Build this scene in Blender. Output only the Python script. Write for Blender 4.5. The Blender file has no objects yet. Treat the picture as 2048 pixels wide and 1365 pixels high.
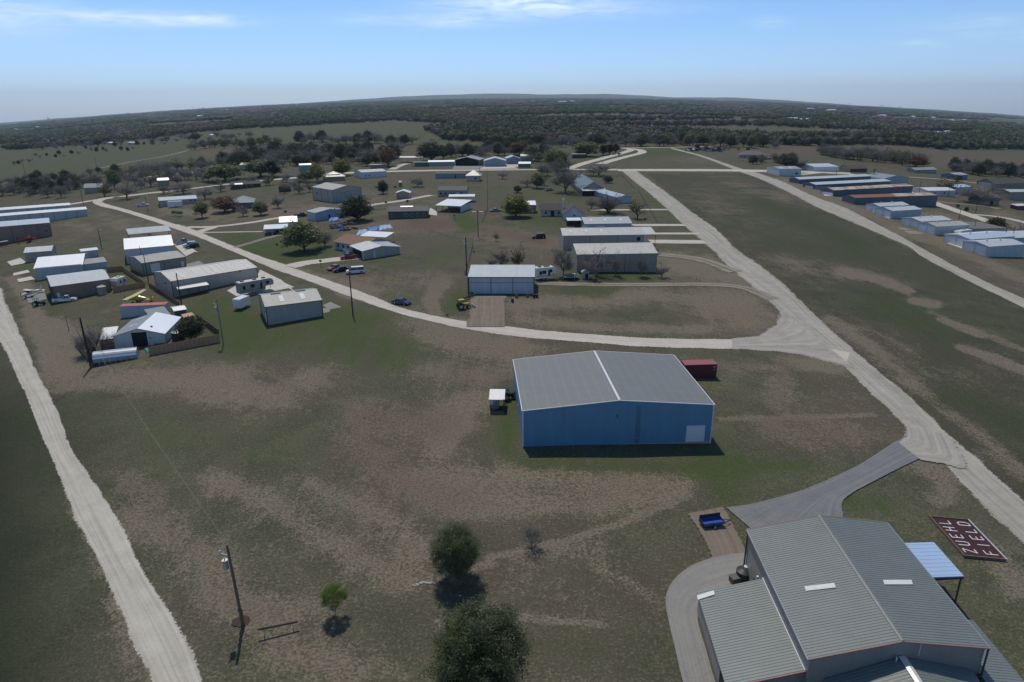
import bpy, math, random
import numpy as np
from mathutils import Matrix, Vector
R = math.radians
scene = bpy.context.scene
COL = scene.collection
rng = np.random.default_rng(7); random.seed(7)

# ------------------------------------------------------------------ camera
H = 48.0; F = 1365.0; CX, CY = 1024.0, 682.5          # photo is 2048 x 1365
roll = math.atan(8/1024.); pitch = math.atan((CY-211)/F)
cr, sr, cp, sp = math.cos(roll), math.sin(roll), math.cos(pitch), math.sin(pitch)
cd = bpy.data.cameras.new('camera'); cam = bpy.data.objects.new('camera', cd); COL.objects.link(cam)
cd.sensor_width = 36; cd.lens = 36*F/2048; cd.clip_start = .5; cd.clip_end = 80000
rt = Vector((cr, -sr*sp, -sr*cp)); upv = Vector((sr, cr*sp, cr*cp)); fw = Vector((0, cp, -sp))
mw = Matrix((rt, upv, -fw)).transposed().to_4x4(); mw.translation = (0, 0, H); cam.matrix_world = mw
scene.camera = cam
# ------------------------------------------------------------------ sky, sun, exposure
SUN_EL, SUN_AZ = 61.0, -17.0        # azimuth from +Y, negative = left of the view
w = bpy.data.worlds.new('World'); scene.world = w; w.use_nodes = True
nt = w.node_tree; nt.nodes.clear()
def wn(t, **k):
    n = nt.nodes.new(t)
    for a, b in k.items(): setattr(n, a, b)
    return n
sky = wn('ShaderNodeTexSky', sky_type='NISHITA', sun_disc=False, sun_elevation=R(SUN_EL), sun_rotation=R(SUN_AZ), altitude=300, air_density=1.0, dust_density=0.3, ozone_density=3.0)
tc = wn('ShaderNodeTexCoord'); sep = wn('ShaderNodeSeparateXYZ'); nt.links.new(tc.outputs['Generated'], sep.inputs[0])
def wm(op, a, b=None, c=None, clamp=False):
    n = wn('ShaderNodeMath', operation=op, use_clamp=clamp)
    for i, v in enumerate((a, b, c)):
        if v is None: continue
        if isinstance(v, (int, float)): n.inputs[i].default_value = v
        else: nt.links.new(v, n.inputs[i])
    return n.outputs[0]
azn = wm('ARCTAN2', sep.outputs[0], sep.outputs[1]); eln = wm('ARCSINE', sep.outputs[2])
def cray(px, py):
    x = (px-CX)/F; y = (CY-py)/F; xr = x*cr+y*sr; yr = -x*sr+y*cr
    d = Vector((xr, cp+yr*sp, -sp+yr*cp)).normalized(); return math.atan2(d.x, d.y), math.asin(d.z)
cmb = wn('ShaderNodeCombineXYZ'); nt.links.new(azn, cmb.inputs[0]); nt.links.new(eln, cmb.inputs[1])
mp = wn('ShaderNodeMapping'); mp.inputs['Scale'].default_value = (9, 60, 1); mp.inputs['Rotation'].default_value = (0, 0, .0); nt.links.new(cmb.outputs[0], mp.inputs[0])
nz = wn('ShaderNodeTexNoise'); nz.inputs['Scale'].default_value = 1.6; nz.inputs['Detail'].default_value = 9; nz.inputs['Roughness'].default_value = .62; nz.inputs['Distortion'].default_value = .9; nt.links.new(mp.outputs[0], nz.inputs['Vector'])
tot = None
# thin cirrus wisps: azimuth/elevation centre, half sizes, strength
for (px, py, rx, ry, a) in [(30, 30, 75, 26, .75), (235, 37, 85, 11, 1.15), (405, 40, 85, 9, 1.1), (1050, 8, 150, 22, 1.35), (900, 42, 90, 12, .6), (740, 40, 80, 10, .4), (1540, 45, 30, 9, .5), (1835, 90, 34, 8, .32), (2010, 70, 60, 10, .35), (1260, 20, 120, 12, .35), (1960, 45, 90, 12, .3)]:
    a0, e0 = cray(px, py)
    dx = wm('DIVIDE', wm('SUBTRACT', azn, a0), rx/F); dy = wm('DIVIDE', wm('SUBTRACT', eln, e0), ry/F)
    rr = wm('ADD', wm('MULTIPLY', dx, dx), wm('MULTIPLY', dy, dy))
    g = wm('MULTIPLY', wm('EXPONENT', wm('MULTIPLY', rr, -1.1)), a)
    tot = g if tot is None else wm('ADD', tot, g)
cl = wm('MULTIPLY', wm('SUBTRACT', wm('MULTIPLY', nz.outputs[0], 1.9), .52, clamp=True), tot, clamp=True)
hsv = wn('ShaderNodeHueSaturation'); hsv.inputs['Saturation'].default_value = 1.25; nt.links.new(sky.outputs[0], hsv.inputs['Color']); hsv.inputs['Saturation'].default_value = 1.1
tint = wn('ShaderNodeMix', data_type='RGBA', blend_type='MULTIPLY'); tint.inputs[0].default_value = 1; nt.links.new(hsv.outputs[0], tint.inputs[6]); tg = wn('ShaderNodeMix', data_type='RGBA'); tg.inputs[6].default_value = (.95, 1.14, 1.52, 1); tg.inputs[7].default_value = (1.12, 1.05, .92, 1); nt.links.new(wm('MULTIPLY', wm('SUBTRACT', eln, .2), 4.0, clamp=True), tg.inputs[0]); tl = wn('ShaderNodeMix', data_type='RGBA'); tl.inputs[7].default_value = (.90, 1.13, 1.85, 1); nt.links.new(tg.outputs[2], tl.inputs[6]); nt.links.new(wm('SUBTRACT', 1., wm('MULTIPLY', wm('MAXIMUM', eln, 0.), 11., clamp=True), clamp=True), tl.inputs[0]); nt.links.new(tl.outputs[2], tint.inputs[7])
mixc = wn('ShaderNodeMix', data_type='RGBA'); nt.links.new(cl, mixc.inputs[0]); nt.links.new(tint.outputs[2], mixc.inputs[6]); mixc.inputs[7].default_value = (10.5, 12., 13., 1)
bg = wn('ShaderNodeBackground'); bg.inputs['Strength'].default_value = 0.12; nt.links.new(mixc.outputs[2], bg.inputs[0])
wo = wn('ShaderNodeOutputWorld'); nt.links.new(bg.outputs[0], wo.inputs[0])
sl = bpy.data.lights.new('sun', 'SUN'); sl.energy = 3.5; sl.angle = R(.53); sl.color = (1, .915, .78)
so = bpy.data.objects.new('sun', sl); COL.objects.link(so)
sd = Vector((math.sin(R(SUN_AZ))*math.cos(R(SUN_EL)), math.cos(R(SUN_AZ))*math.cos(R(SUN_EL)), math.sin(R(SUN_EL))))
so.rotation_euler = sd.to_track_quat('Z', 'Y').to_euler(); so.location = (0, 0, 300)
scene.view_settings.view_transform = 'Standard'; scene.view_settings.look = 'None'; scene.view_settings.exposure = -0.45
scene.view_settings.gamma = 1
scene.cycles.max_bounces = 5; scene.cycles.volume_bounces = 0; scene.cycles.diffuse_bounces = 2; scene.cycles.transparent_max_bounces = 10
scene.cycles.use_denoising = True; HAZE = 5.2e-5

# ------------------------------------------------------------------ where things stand (photo point -> point on the gently rolling ground)
def ray(px, py):
    x = (np.asarray(px, float)-CX)/F; y = (CY-np.asarray(py, float))/F
    xr = x*cr+y*sr; yr = -x*sr+y*cr
    return np.stack([xr, cp+yr*sp, -sp+yr*cp], -1)
def proj(p):
    d = np.asarray(p, float)-np.array([0, 0, H])
    f = d[..., 1]*cp-d[..., 2]*sp; y = d[..., 1]*sp+d[..., 2]*cp
    x = d[..., 0]/f; y = y/f
    return np.stack([CX+(x*cr-y*sr)*F, CY-(x*sr+y*cr)*F], -1)
_u = np.linspace(-1.25, 1.25, 161)
_d = ray(CX+1024*_u, 191-8*_u+45*_u*_u)
AZT = np.arctan2(_d[:, 0], _d[:, 1]); ST = _d[:, 2]/np.hypot(_d[:, 0], _d[:, 1])
def gz(x, y):
    """ground height: a broad valley whose sides fall and rise by one or two per cent"""
    return np.interp(np.arctan2(x, y), AZT, ST)*np.hypot(x, y)
def P(px, py, h=0.):
    d = ray(px, py); hz = np.hypot(d[..., 0], d[..., 1])
    k = (H-h)/(np.interp(np.arctan2(d[..., 0], d[..., 1]), AZT, ST)*hz-d[..., 2])
    return np.stack([d[..., 0]*k, d[..., 1]*k, H+d[..., 2]*k], -1)
def Pz(px, py, z):
    d = ray(px, py); k = (z-H)/d[..., 2]
    return np.array([d[0]*k, d[1]*k, z])
def height(p, ytop):
    lo, hi = 0., 60.
    for _ in range(40):
        m = (lo+hi)/2
        if proj(p+np.array([0, 0, m]))[1] > ytop: lo = m
        else: hi = m
    return lo

# ------------------------------------------------------------------ materials
MATS = {}
def nodes(name):
    m = bpy.data.materials.new(name); m.use_nodes = True
    t = m.node_tree; return m, t, t.nodes['Principled BSDF']
def N(t, ty, ins=None, **k):
    n = t.nodes.new(ty)
    for a, b in k.items(): setattr(n, a, b)
    for a, v in (ins or {}).items():
        if isinstance(v, (int, float, tuple, list)): n.inputs[a].default_value = v
        else: t.links.new(v, n.inputs[a])
    return n
def mm(t, op, a, b=None, c=None, clamp=False):
    n = t.nodes.new('ShaderNodeMath'); n.operation = op; n.use_clamp = clamp
    for i, v in enumerate((a, b, c)):
        if v is None: continue
        if isinstance(v, (int, float)): n.inputs[i].default_value = v
        else: t.links.new(v, n.inputs[i])
    return n.outputs[0]
def mixrgb(t, f, a, b, blend='MIX'):
    n = t.nodes.new('ShaderNodeMix'); n.data_type = 'RGBA'; n.blend_type = blend
    for i, v in ((0, f), (6, a), (7, b)):
        if isinstance(v, (int, float)): n.inputs[i].default_value = v
        elif isinstance(v, tuple): n.inputs[i].default_value = (*v[:3], 1)
        else: t.links.new(v, n.inputs[i])
    return n.outputs[2]
def noise(t, vec, scale, detail=4, rough=.55, dist=0):
    return N(t, 'ShaderNodeTexNoise', {'Vector': vec, 'Scale': scale, 'Detail': detail, 'Roughness': rough, 'Distortion': dist}).outputs[0]
def sstep(t, v, a, b):
    n = t.nodes.new('ShaderNodeMapRange'); n.interpolation_type = 'SMOOTHSTEP'
    for i, x in ((0, v), (1, a), (2, b)):
        if isinstance(x, (int, float)): n.inputs[i].default_value = x
        else: t.links.new(x, n.inputs[i])
    return n.outputs[0]
def mat(name, col, rough=.7, metal=0., var=.12, scale=.6, spec=.5):
    """plain painted / mineral / plastic surface with a little wear"""
    if name in MATS: return MATS[name]
    m, t, b = nodes(name)
    tc = N(t, 'ShaderNodeTexCoord').outputs['Object']
    n1 = noise(t, tc, scale, 5, .6); n2 = noise(t, tc, scale*7, 3)
    f = mm(t, 'ADD', mm(t, 'MULTIPLY', n1, .6), mm(t, 'MULTIPLY', n2, .4))
    f = sstep(t, f, .3, .7)
    c = mixrgb(t, f, tuple(x*(1-var) for x in col), tuple(min(1, x*(1+var)) for x in col))
    t.links.new(c, b.inputs['Base Color']); b.inputs['Roughness'].default_value = rough; b.inputs['Metallic'].default_value = metal
    b.inputs['Specular IOR Level'].default_value = spec
    MATS[name] = m; return m
def sheet(name, col, rough=.45, metal=0., var=.1, rib=.9, lines=0., stain=None, stain_amt=.0, bump=.5, spec=.5, panel=.06):
    """ribbed sheet metal: UV x = metres across the ribs, UV y = metres along them"""
    if name in MATS: return MATS[name]
    m, t, b = nodes(name)
    uv = N(t, 'ShaderNodeUVMap').outputs[0]; s = N(t, 'ShaderNodeSeparateXYZ', {0: uv})
    U, V = s.outputs[0], s.outputs[1]
    pan = N(t, 'ShaderNodeTexWhiteNoise', {'W': mm(t, 'FLOOR', mm(t, 'DIVIDE', U, rib))}, noise_dimensions='1D').outputs[0]
    st = N(t, 'ShaderNodeMapping', {'Vector': uv, 'Scale': (1.0, .12, 1)}).outputs[0]
    n1 = noise(t, st, 1.3, 5, .62); n2 = noise(t, uv, .25, 4)
    f = mm(t, 'ADD', mm(t, 'MULTIPLY', n1, .55), mm(t, 'MULTIPLY', n2, .45)); f = sstep(t, f, .3, .7)
    c = mixrgb(t, f, tuple(x*(1-var) for x in col), tuple(min(1, x*(1+var)) for x in col))
    c = mixrgb(t, mm(t, 'MULTIPLY', pan, panel*2), c, tuple(x*.55 for x in col))
    if lines:
        ll = mm(t, 'ABSOLUTE', mm(t, 'SUBTRACT', mm(t, 'FRACT', mm(t, 'DIVIDE', V, lines)), .5))
        lf = sstep(t, ll, .07, .015)
        c = mixrgb(t, mm(t, 'MULTIPLY', lf, .35), c, tuple(min(1, x*1.5) for x in col))
    if stain:
        sn = noise(t, N(t, 'ShaderNodeMapping', {'Vector': uv, 'Scale': (.16, .35, 1)}).outputs[0], 1.2, 6, .65)
        c = mixrgb(t, sstep(t, sn, .62-stain_amt, .72-stain_amt), c, stain)
    t.links.new(c, b.inputs['Base Color']); b.inputs['Roughness'].default_value = rough; b.inputs['Metallic'].default_value = metal
    b.inputs['Specular IOR Level'].default_value = spec
    rb = mm(t, 'PINGPONG', mm(t, 'DIVIDE', U, rib/3), .5); rb = sstep(t, rb, .36, .47)
    bp = N(t, 'ShaderNodeBump', {'Height': rb, 'Distance': .03, 'Strength': bump}); t.links.new(bp.outputs[0], b.inputs['Normal'])
    MATS[name] = m; return m
def glassy(name, col=(.02, .025, .03)):
    return mat(name, col, .12, 0, .2)

# ------------------------------------------------------------------ mesh builder
class MB:
    def __init__(s): s.v = []; s.f = []; s.uv = []
    def face(s, pts, uv=None):
        i = len(s.v); s.v += [tuple(p) for p in pts]; s.f.append(tuple(range(i, i+len(pts))))
        if uv is None:
            a, b, c = (Vector(p) for p in (pts[0], pts[1], pts[-1])); e = (b-a); n = e.cross(c-a)
            e = e.normalized() if e.length > 1e-6 else Vector((1, 0, 0)); g = n.cross(e).normalized() if n.length > 1e-9 else Vector((0, 0, 1))
            uv = [((Vector(p)-a).dot(e), (Vector(p)-a).dot(g)) for p in pts]
        s.uv += list(uv)
    def box(s, x0, x1, y0, y1, z0, z1):
        A = [(x0, y0, z0), (x1, y0, z0), (x1, y1, z0), (x0, y1, z0), (x0, y0, z1), (x1, y0, z1), (x1, y1, z1), (x0, y1, z1)]
        for q in ((0, 1, 5, 4), (1, 2, 6, 5), (2, 3, 7, 6), (3, 0, 4, 7), (4, 5, 6, 7), (3, 2, 1, 0)): s.face([A[i] for i in q])
        return s
    def slab(s, q, th):
        """quad q (4 points, counter-clockwise seen from above) given thickness th downwards"""
        lo = [(p[0], p[1], p[2]-th) for p in q]
        s.face(q); s.face(lo[::-1])
        n = len(q)
        for i in range(n): s.face([lo[i], lo[(i+1) % n], q[(i+1) % n], q[i]])
        return s
    def tube(s, p, q, r0, r1=None, n=8, caps=True):
        r1 = r0 if r1 is None else r1
        p, q = Vector(p), Vector(q); d = (q-p); 
        if d.length < 1e-6: return s
        d.normalize(); a = d.orthogonal().normalized(); b = d.cross(a)
        A = [p+(a*math.cos(2*math.pi*i/n)+b*math.sin(2*math.pi*i/n))*r0 for i in range(n)]
        B_ = [q+(a*math.cos(2*math.pi*i/n)+b*math.sin(2*math.pi*i/n))*r1 for i in range(n)]
        for i in range(n): s.face([A[i], A[(i+1) % n], B_[(i+1) % n], B_[i]])
        if caps: s.face(A[::-1]); s.face(B_)
        return s
    def prism(s, prof, y0, y1):
        """profile of (x, z) points extruded along y"""
        n = len(prof)
        for i in range(n):
            (a, b), (c, d) = prof[i], prof[(i+1) % n]
            s.face([(a, y0, b), (c, y0, d), (c, y1, d), (a, y1, b)])
        s.face([(a, y0, b) for a, b in prof][::-1]); s.face([(a, y1, b) for a, b in prof])
        return s
    def loft(s, rings, close=True):
        n = len(rings[0])
        for r0, r1 in zip(rings[:-1], rings[1:]):
            for i in range(n): s.face([r0[i], r0[(i+1) % n], r1[(i+1) % n], r1[i]])
        if close: s.face(rings[0][::-1]); s.face(rings[-1])
        return s
    def build(s, name, m, parent=None, smooth=False, weld=False):
        me = bpy.data.meshes.new(name); me.from_pydata(s.v, [], s.f); me.update()
        l = me.uv_layers.new(name='UVMap'); l.data.foreach_set('uv', np.array(s.uv, dtype=np.float32).ravel())
        if weld:
            import bmesh
            bm = bmesh.new(); bm.from_mesh(me); bmesh.ops.remove_doubles(bm, verts=bm.verts, dist=.002); bmesh.ops.recalc_face_normals(bm, faces=bm.faces); bm.to_mesh(me); bm.free()
        if smooth: me.polygons.foreach_set('use_smooth', [True]*len(me.polygons))
        me.materials.append(m)
        o = bpy.data.objects.new(name, me); COL.objects.link(o)
        if parent is not None: o.parent = parent
        return o
def tag(o, label=None, cat=None, group=None, kind=None):
    if label: o['label'] = label
    if cat: o['category'] = cat
    if group: o['group'] = group
    if kind: o['kind'] = kind
    return o
def thing(name, label, cat, loc=(0, 0, 0), rz=0., group=None):
    o = bpy.data.objects.new(name, None); COL.objects.link(o); o.location = loc; o.rotation_euler = (0, 0, rz); o.empty_display_size = .5
    return tag(o, label, cat, group)
def copy_tree(o, parent=None):
    c = o.copy(); COL.objects.link(c)
    if parent is not None: c.parent = parent
    for ch in o.children: copy_tree(ch, c)
    return c
def arr_mesh(name, V, Fc, m, attr=None):
    """fast mesh from numpy arrays; Fc (n, k)"""
    me = bpy.data.meshes.new(name); n, k = Fc.shape
    me.vertices.add(len(V)); me.vertices.foreach_set('co', V.astype(np.float32).ravel())
    me.loops.add(n*k); me.loops.foreach_set('vertex_index', Fc.astype(np.int32).ravel())
    me.polygons.add(n); me.polygons.foreach_set('loop_start', (np.arange(n)*k).astype(np.int32)); me.polygons.foreach_set('loop_total', np.full(n, k, np.int32))
    me.update(calc_edges=True)
    if attr is not None:
        a = me.color_attributes.new(name='paint', type='FLOAT_COLOR', domain='POINT'); a.data.foreach_set('color', attr.astype(np.float32).ravel())
    if m: me.materials.append(m)
    return me
# ------------------------------------------------------------------ ground
def in_poly(x, y, poly):
    r = np.zeros(x.shape, bool); n = len(poly)
    for i in range(n):
        (x1, y1), (x2, y2) = poly[i], poly[(i+1) % n]
        c = ((y1 > y) != (y2 > y)) & (x < (x2-x1)*(y-y1)/((y2-y1) or 1e-9)+x1); r ^= c
    return r
GREEN_FIELDS = [
 [(385, 266), (512, 257), (640, 251), (790, 242), (850, 247), (930, 251), (848, 262), (860, 275), (890, 282), (985, 284), (950, 292), (850, 291), (700, 291), (600, 286), (512, 290), (400, 281)],
 [(-200, 318), (0, 303), (120, 293), (200, 288), (330, 274), (400, 266), (440, 268), (520, 280), (512, 292), (405, 296), (392, 300), (480, 318), (440, 330), (330, 338), (200, 350), (0, 358), (-200, 372)],
 [(1180, 258), (1320, 253), (1536, 253), (1640, 258), (1760, 262), (1790, 268), (1700, 274), (1560, 276), (1460, 272), (1330, 264), (1200, 263)],
 [(1140, 244), (1536, 239), (1600, 241), (1536, 248), (1200, 252)],
 [(1600, 310), (1650, 320), (1740, 332), (1830, 345), (1990, 362), (2200, 375), (2200, 362), (1900, 338), (1790, 330), (1680, 315)],
 [(1720, 268), (1840, 262), (1980, 266), (1900, 274)], [(1960, 235), (2100, 243), (2100, 252), (1990, 246)],
 [(1160, 285), (1240, 280), (1240, 300), (1170, 300)]]
BROWN_FIELDS = [
 [(400, 301), (512, 292), (530, 300), (480, 318), (400, 312)], [(512, 294), (620, 290), (680, 296), (640, 301), (512, 304)], [(795, 290), (905, 292), (905, 301), (795, 301)],
 [(925, 235), (1190, 228), (1500, 235), (1500, 239), (1190, 238), (1000, 241)], [(1536, 298), (1700, 290), (1800, 292), (1900, 302), (1830, 312), (1700, 302), (1620, 308), (1540, 316)],
 [(1830, 320), (1900, 314), (2200, 314), (2200, 336), (1930, 334), (1860, 328)], [(285, 250), (470, 239), (465, 247), (300, 259)],
 [(1250, 236), (1480, 234), (1480, 238), (1250, 239)], [(-200, 300), (0, 290), (170, 285), (0, 300), (-200, 312)]]
# (points in the photo, radius px, dirt, lush, red)   where bare earth and lush grass lie
PATCH = [
 ([(100, 765), (250, 762), (340, 760), (470, 748)], 60, .34, 0, 0), ([(430, 800), (560, 795), (640, 750)], 55, .2, 0, 0), ([(30, 560), (60, 600), (75, 660), (100, 720)], 22, .4, 0, 0),
 ([(100, 650), (160, 690), (130, 730)], 45, .35, 0, 0), ([(860, 660), (960, 690), (1020, 700)], 70, .34, 0, .1), ([(850, 745), (980, 770)], 60, .22, 0, .2), ([(740, 830), (850, 850)], 80, .22, 0, .4), ([(930, 800), (905, 870), (880, 905)], 26, .38, 0, 0),
 ([(925, 815), (960, 805)], 30, .45, 0, 0), ([(700, 900), (780, 960), (900, 1000)], 80, .12, 0, .3), ([(860, 960), (1080, 950), (1300, 960)], 60, .3, 0, 0), ([(950, 1010), (1200, 1010), (1350, 985)], 50, .3, 0, 0),
 ([(440, 960), (620, 1060), (720, 1120), (800, 1160)], 60, .26, 0, 0), ([(600, 960), (760, 1030), (850, 1110)], 40, .22, 0, 0), ([(250, 1040), (380, 1100), (480, 1200), (560, 1300), (700, 1345)], 75, .26, 0, .1), ([(240, 950), (300, 990)], 40, .25, 0, .3), ([(420, 1210), (560, 1225), (660, 1200)], 50, .2, 0, .1),
 ([(980, 1115), (1120, 1085), (1250, 1045), (1330, 1010)], 12, .4, 0, 0), ([(830, 1165), (980, 1130)], 14, .35, 0, 0), ([(880, 1245), (1050, 1235), (1200, 1250)], 14, .35, 0, 0), ([(1060, 1110), (1180, 1100), (1320, 1210)], 40, .15, 0, 0),
 ([(1440, 838), (1600, 836), (1745, 830)], 7, .4, 0, 0), ([(1560, 850), (1680, 880)], 60, .2, 0, .4), ([(1480, 740), (1560, 730), (1560, 800)], 40, .2, 0, .2), ([(1620, 728), (1670, 735)], 22, .6, 0, 0),
 ([(1690, 545), (1760, 560), (1815, 582)], 15, .6, 0, 0), ([(1830, 603), (1870, 610)], 16, .6, 0, 0), ([(1880, 640), (1960, 672)], 10, .5, 0, 0), ([(1920, 695), (2000, 722), (2060, 745)], 14, .6, 0, 0), ([(1860, 625), (2048, 700)], 12, .25, 0, 0), ([(1720, 660), (1820, 690)], 40, .08, 0, 0),
 ([(1660, 640), (1730, 690), (1830, 770), (1960, 870), (2048, 950)], 20, .22, 0, 0), ([(1880, 760), (2048, 830)], 40, .08, 0, 0), ([(1560, 520), (1660, 540)], 50, .12, 0, 0), ([(1840, 930), (1900, 960), (1880, 1000)], 34, .32, 0, 0), ([(1990, 1120), (2048, 1180)], 40, .35, 0, 0), ([(1400, 400), (1440, 420)], 50, .1, 0, .1),
 ([(1330, 312), (1400, 314)], 40, .25, 0, .1), ([(1440, 350), (1560, 400)], 34, .16, 0, .1), ([(1640, 470), (1820, 560)], 40, .08, 0, 0),
 ([(1040, 610), (1180, 600), (1300, 590), (1480, 600)], 36, .28, 0, 0), ([(1040, 640), (1200, 655), (1400, 660)], 20, .3, 0, 0), ([(1380, 540), (1480, 560)], 40, .32, 0, 0), ([(1440, 620), (1500, 640)], 50, .25, 0, 0), ([(1310, 510), (1360, 512)], 20, .3, 0, 0), ([(1330, 535), (1420, 520)], 24, .25, 0, 0),
 ([(800, 425), (870, 455), (960, 455), (1080, 480)], 24, .3, 0, .6), ([(700, 470), (760, 460), (900, 440)], 24, .25, 0, .5), ([(960, 480), (1100, 490)], 30, .25, 0, .3), ([(880, 570), (860, 600), (875, 625)], 14, .5, 0, .1), ([(720, 550), (860, 560)], 50, .2, 0, .2), ([(560, 515), (640, 560), (690, 590), (760, 605)], 14, .35, 0, 0), ([(660, 560), (740, 580)], 22, .25, 0, 0),
 ([(440, 430), (560, 425), (660, 420)], 30, .25, 0, .3), ([(330, 420), (420, 430)], 18, .25, 0, 0), ([(200, 430), (250, 450), (330, 460)], 26, .18, 0, 0), ([(110, 440), (170, 455)], 20, .16, 0, 0), ([(760, 400), (860, 400)], 30, .16, 0, .3),
 ([(1620, 400), (1740, 430), (1830, 470), (1960, 520), (2048, 560)], 18, .25, 0, .1), ([(1560, 362), (1680, 400)], 20, .4, 0, .1), ([(1840, 430), (1900, 440)], 20, .3, 0, 0), ([(1770, 460), (1850, 472), (1930, 490)], 14, .35, 0, 0), ([(1750, 385), (1850, 400)], 16, .4, 0, .3), ([(2000, 430), (2048, 470)], 26, .3, 0, 0),
 ([(480, 660), (620, 670), (760, 700)], 90, -.25, .55, 0), ([(350, 740), (520, 745)], 30, -.1, .25, 0), ([(560, 510), (620, 500)], 50, -.4, .8, 0), ([(480, 480), (520, 500)], 40, -.3, .6, 0), ([(640, 620), (720, 640)], 50, -.3, .5, 0), ([(925, 440), (935, 450)], 22, -.4, 1.2, 0), ([(1150, 575), (1200, 580)], 36, -.2, .5, 0), ([(930, 590), (900, 620)], 26, -.3, .5, 0),
 ([(1020, 780), (1010, 900)], 30, -.2, .5, 0), ([(1060, 925), (1400, 935), (1600, 930)], 34, -.25, .5, 0), ([(1430, 900), (1460, 990)], 50, -.2, .5, 0), ([(1690, 1000), (1760, 1010)], 40, -.2, .35, 0), ([(1760, 600), (1860, 650), (1900, 700)], 60, -.15, .35, 0), ([(1560, 490), (1760, 520), (1900, 560)], 40, -.15, .25, 0), ([(1900, 800), (2048, 850)], 60, -.15, .4, 0), ([(1520, 400), (1620, 450), (1720, 490)], 30, -.15, .45, 0), ([(1300, 400), (1400, 470), (1460, 500)], 18, -.1, .3, 0),
 ([(1260, 300), (1340, 302)], 40, -.1, .6, 0), ([(100, 620), (120, 580), (60, 540)], 30, -.15, .35, 0), ([(230, 540), (260, 560), (270, 520)], 26, -.2, .5, 0), ([(310, 620), (400, 640)], 40, -.2, .5, 0), ([(420, 600), (480, 640), (470, 700)], 40, -.25, .45, 0), ([(60, 830), (90, 950)], 40, 0, .35, 0), ([(230, 1200), (290, 1330), (330, 1400)], 40, .25, 0, 0), ([(130, 970), (200, 1150)], 22, .2, 0, 0),
 ([(1050, 1290), (1200, 1300), (1330, 1300)], 70, -.12, .2, 0), ([(200, 820), (330, 860)], 100, -.15, .15, 0), ([(350, 900), (560, 900)], 90, -.15, .15, 0), ([(760, 560), (900, 500)], 60, -.1, .25, 0), ([(1020, 400), (1100, 380), (1200, 400)], 50, -.1, .3, 0), ([(1080, 440), (1120, 445)], 30, -.2, .6, 0), ([(1150, 540), (1300, 555)], 20, -.3, .5, 0)]
def paint_at(X, Y):
    """bare earth, lush grass, red soil at ground positions"""
    Z = gz(X, Y); front = Y > 3
    q = proj(np.stack([X, np.where(front, Y, 3), Z], -1)); px, py = q[..., 0], q[..., 1]
    D = np.hypot(X, Y)
    dirt = np.full(X.shape, .36); lush = np.full(X.shape, .22); red = np.full(X.shape, .2)
    far = np.clip((D-380)/300, 0, 1); dirt -= .2*far; red += .2*far
    ok = front & (px > -400) & (px < 2450)
    for pts, r, a, b, c in PATCH:
        best = np.full(X.shape, 1e9)
        for (x0, y0), (x1, y1) in zip(pts[:-1], pts[1:]):
            k = 2.0; ax, ay, bx, by = x0, y0*k, x1, y1*k; vx, vy = bx-ax, by-ay; L = vx*vx+vy*vy
            t = np.clip(((px-ax)*vx+(py*k-ay)*vy)/L, 0, 1)
            best = np.minimum(best, np.hypot(px-ax-t*vx, py*k-ay-t*vy))
        g = np.exp(-(best/r)**2)*ok
        dirt += a*g; lush += b*g*.8; red += c*g
    kind = np.zeros(X.shape)
    wood = ok & (D > 560) & (py < 300)
    dk = np.clip(1-(px+20)/260, 0, 1)*np.clip((py-640)/200, 0, 1)*ok; dirt -= .28*dk; lush -= .1*dk  # vignette and grazing-angle darkening of the left corner, painted into the grass
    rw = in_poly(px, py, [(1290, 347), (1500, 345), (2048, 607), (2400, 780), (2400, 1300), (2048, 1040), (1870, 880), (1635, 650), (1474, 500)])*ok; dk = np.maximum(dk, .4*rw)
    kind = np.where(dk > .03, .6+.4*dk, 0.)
    kind[wood] = .5; dirt[wood] = .2; lush[wood] = .1; red[wood] = .3
    for p in GREEN_FIELDS:
        m_ = in_poly(px, py, p) & ok; dirt[m_] = .2; lush[m_] = .45; red[m_] = .1; kind[m_] = 0
    for p in BROWN_FIELDS:
        m_ = in_poly(px, py, p) & ok; dirt[m_] = .5; lush[m_] = 0; red[m_] = 1; kind[m_] = 0
    return np.stack([np.clip(dirt, 0, 1), np.clip(lush, 0, 1), np.clip(red, 0, 1), kind], -1)
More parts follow.
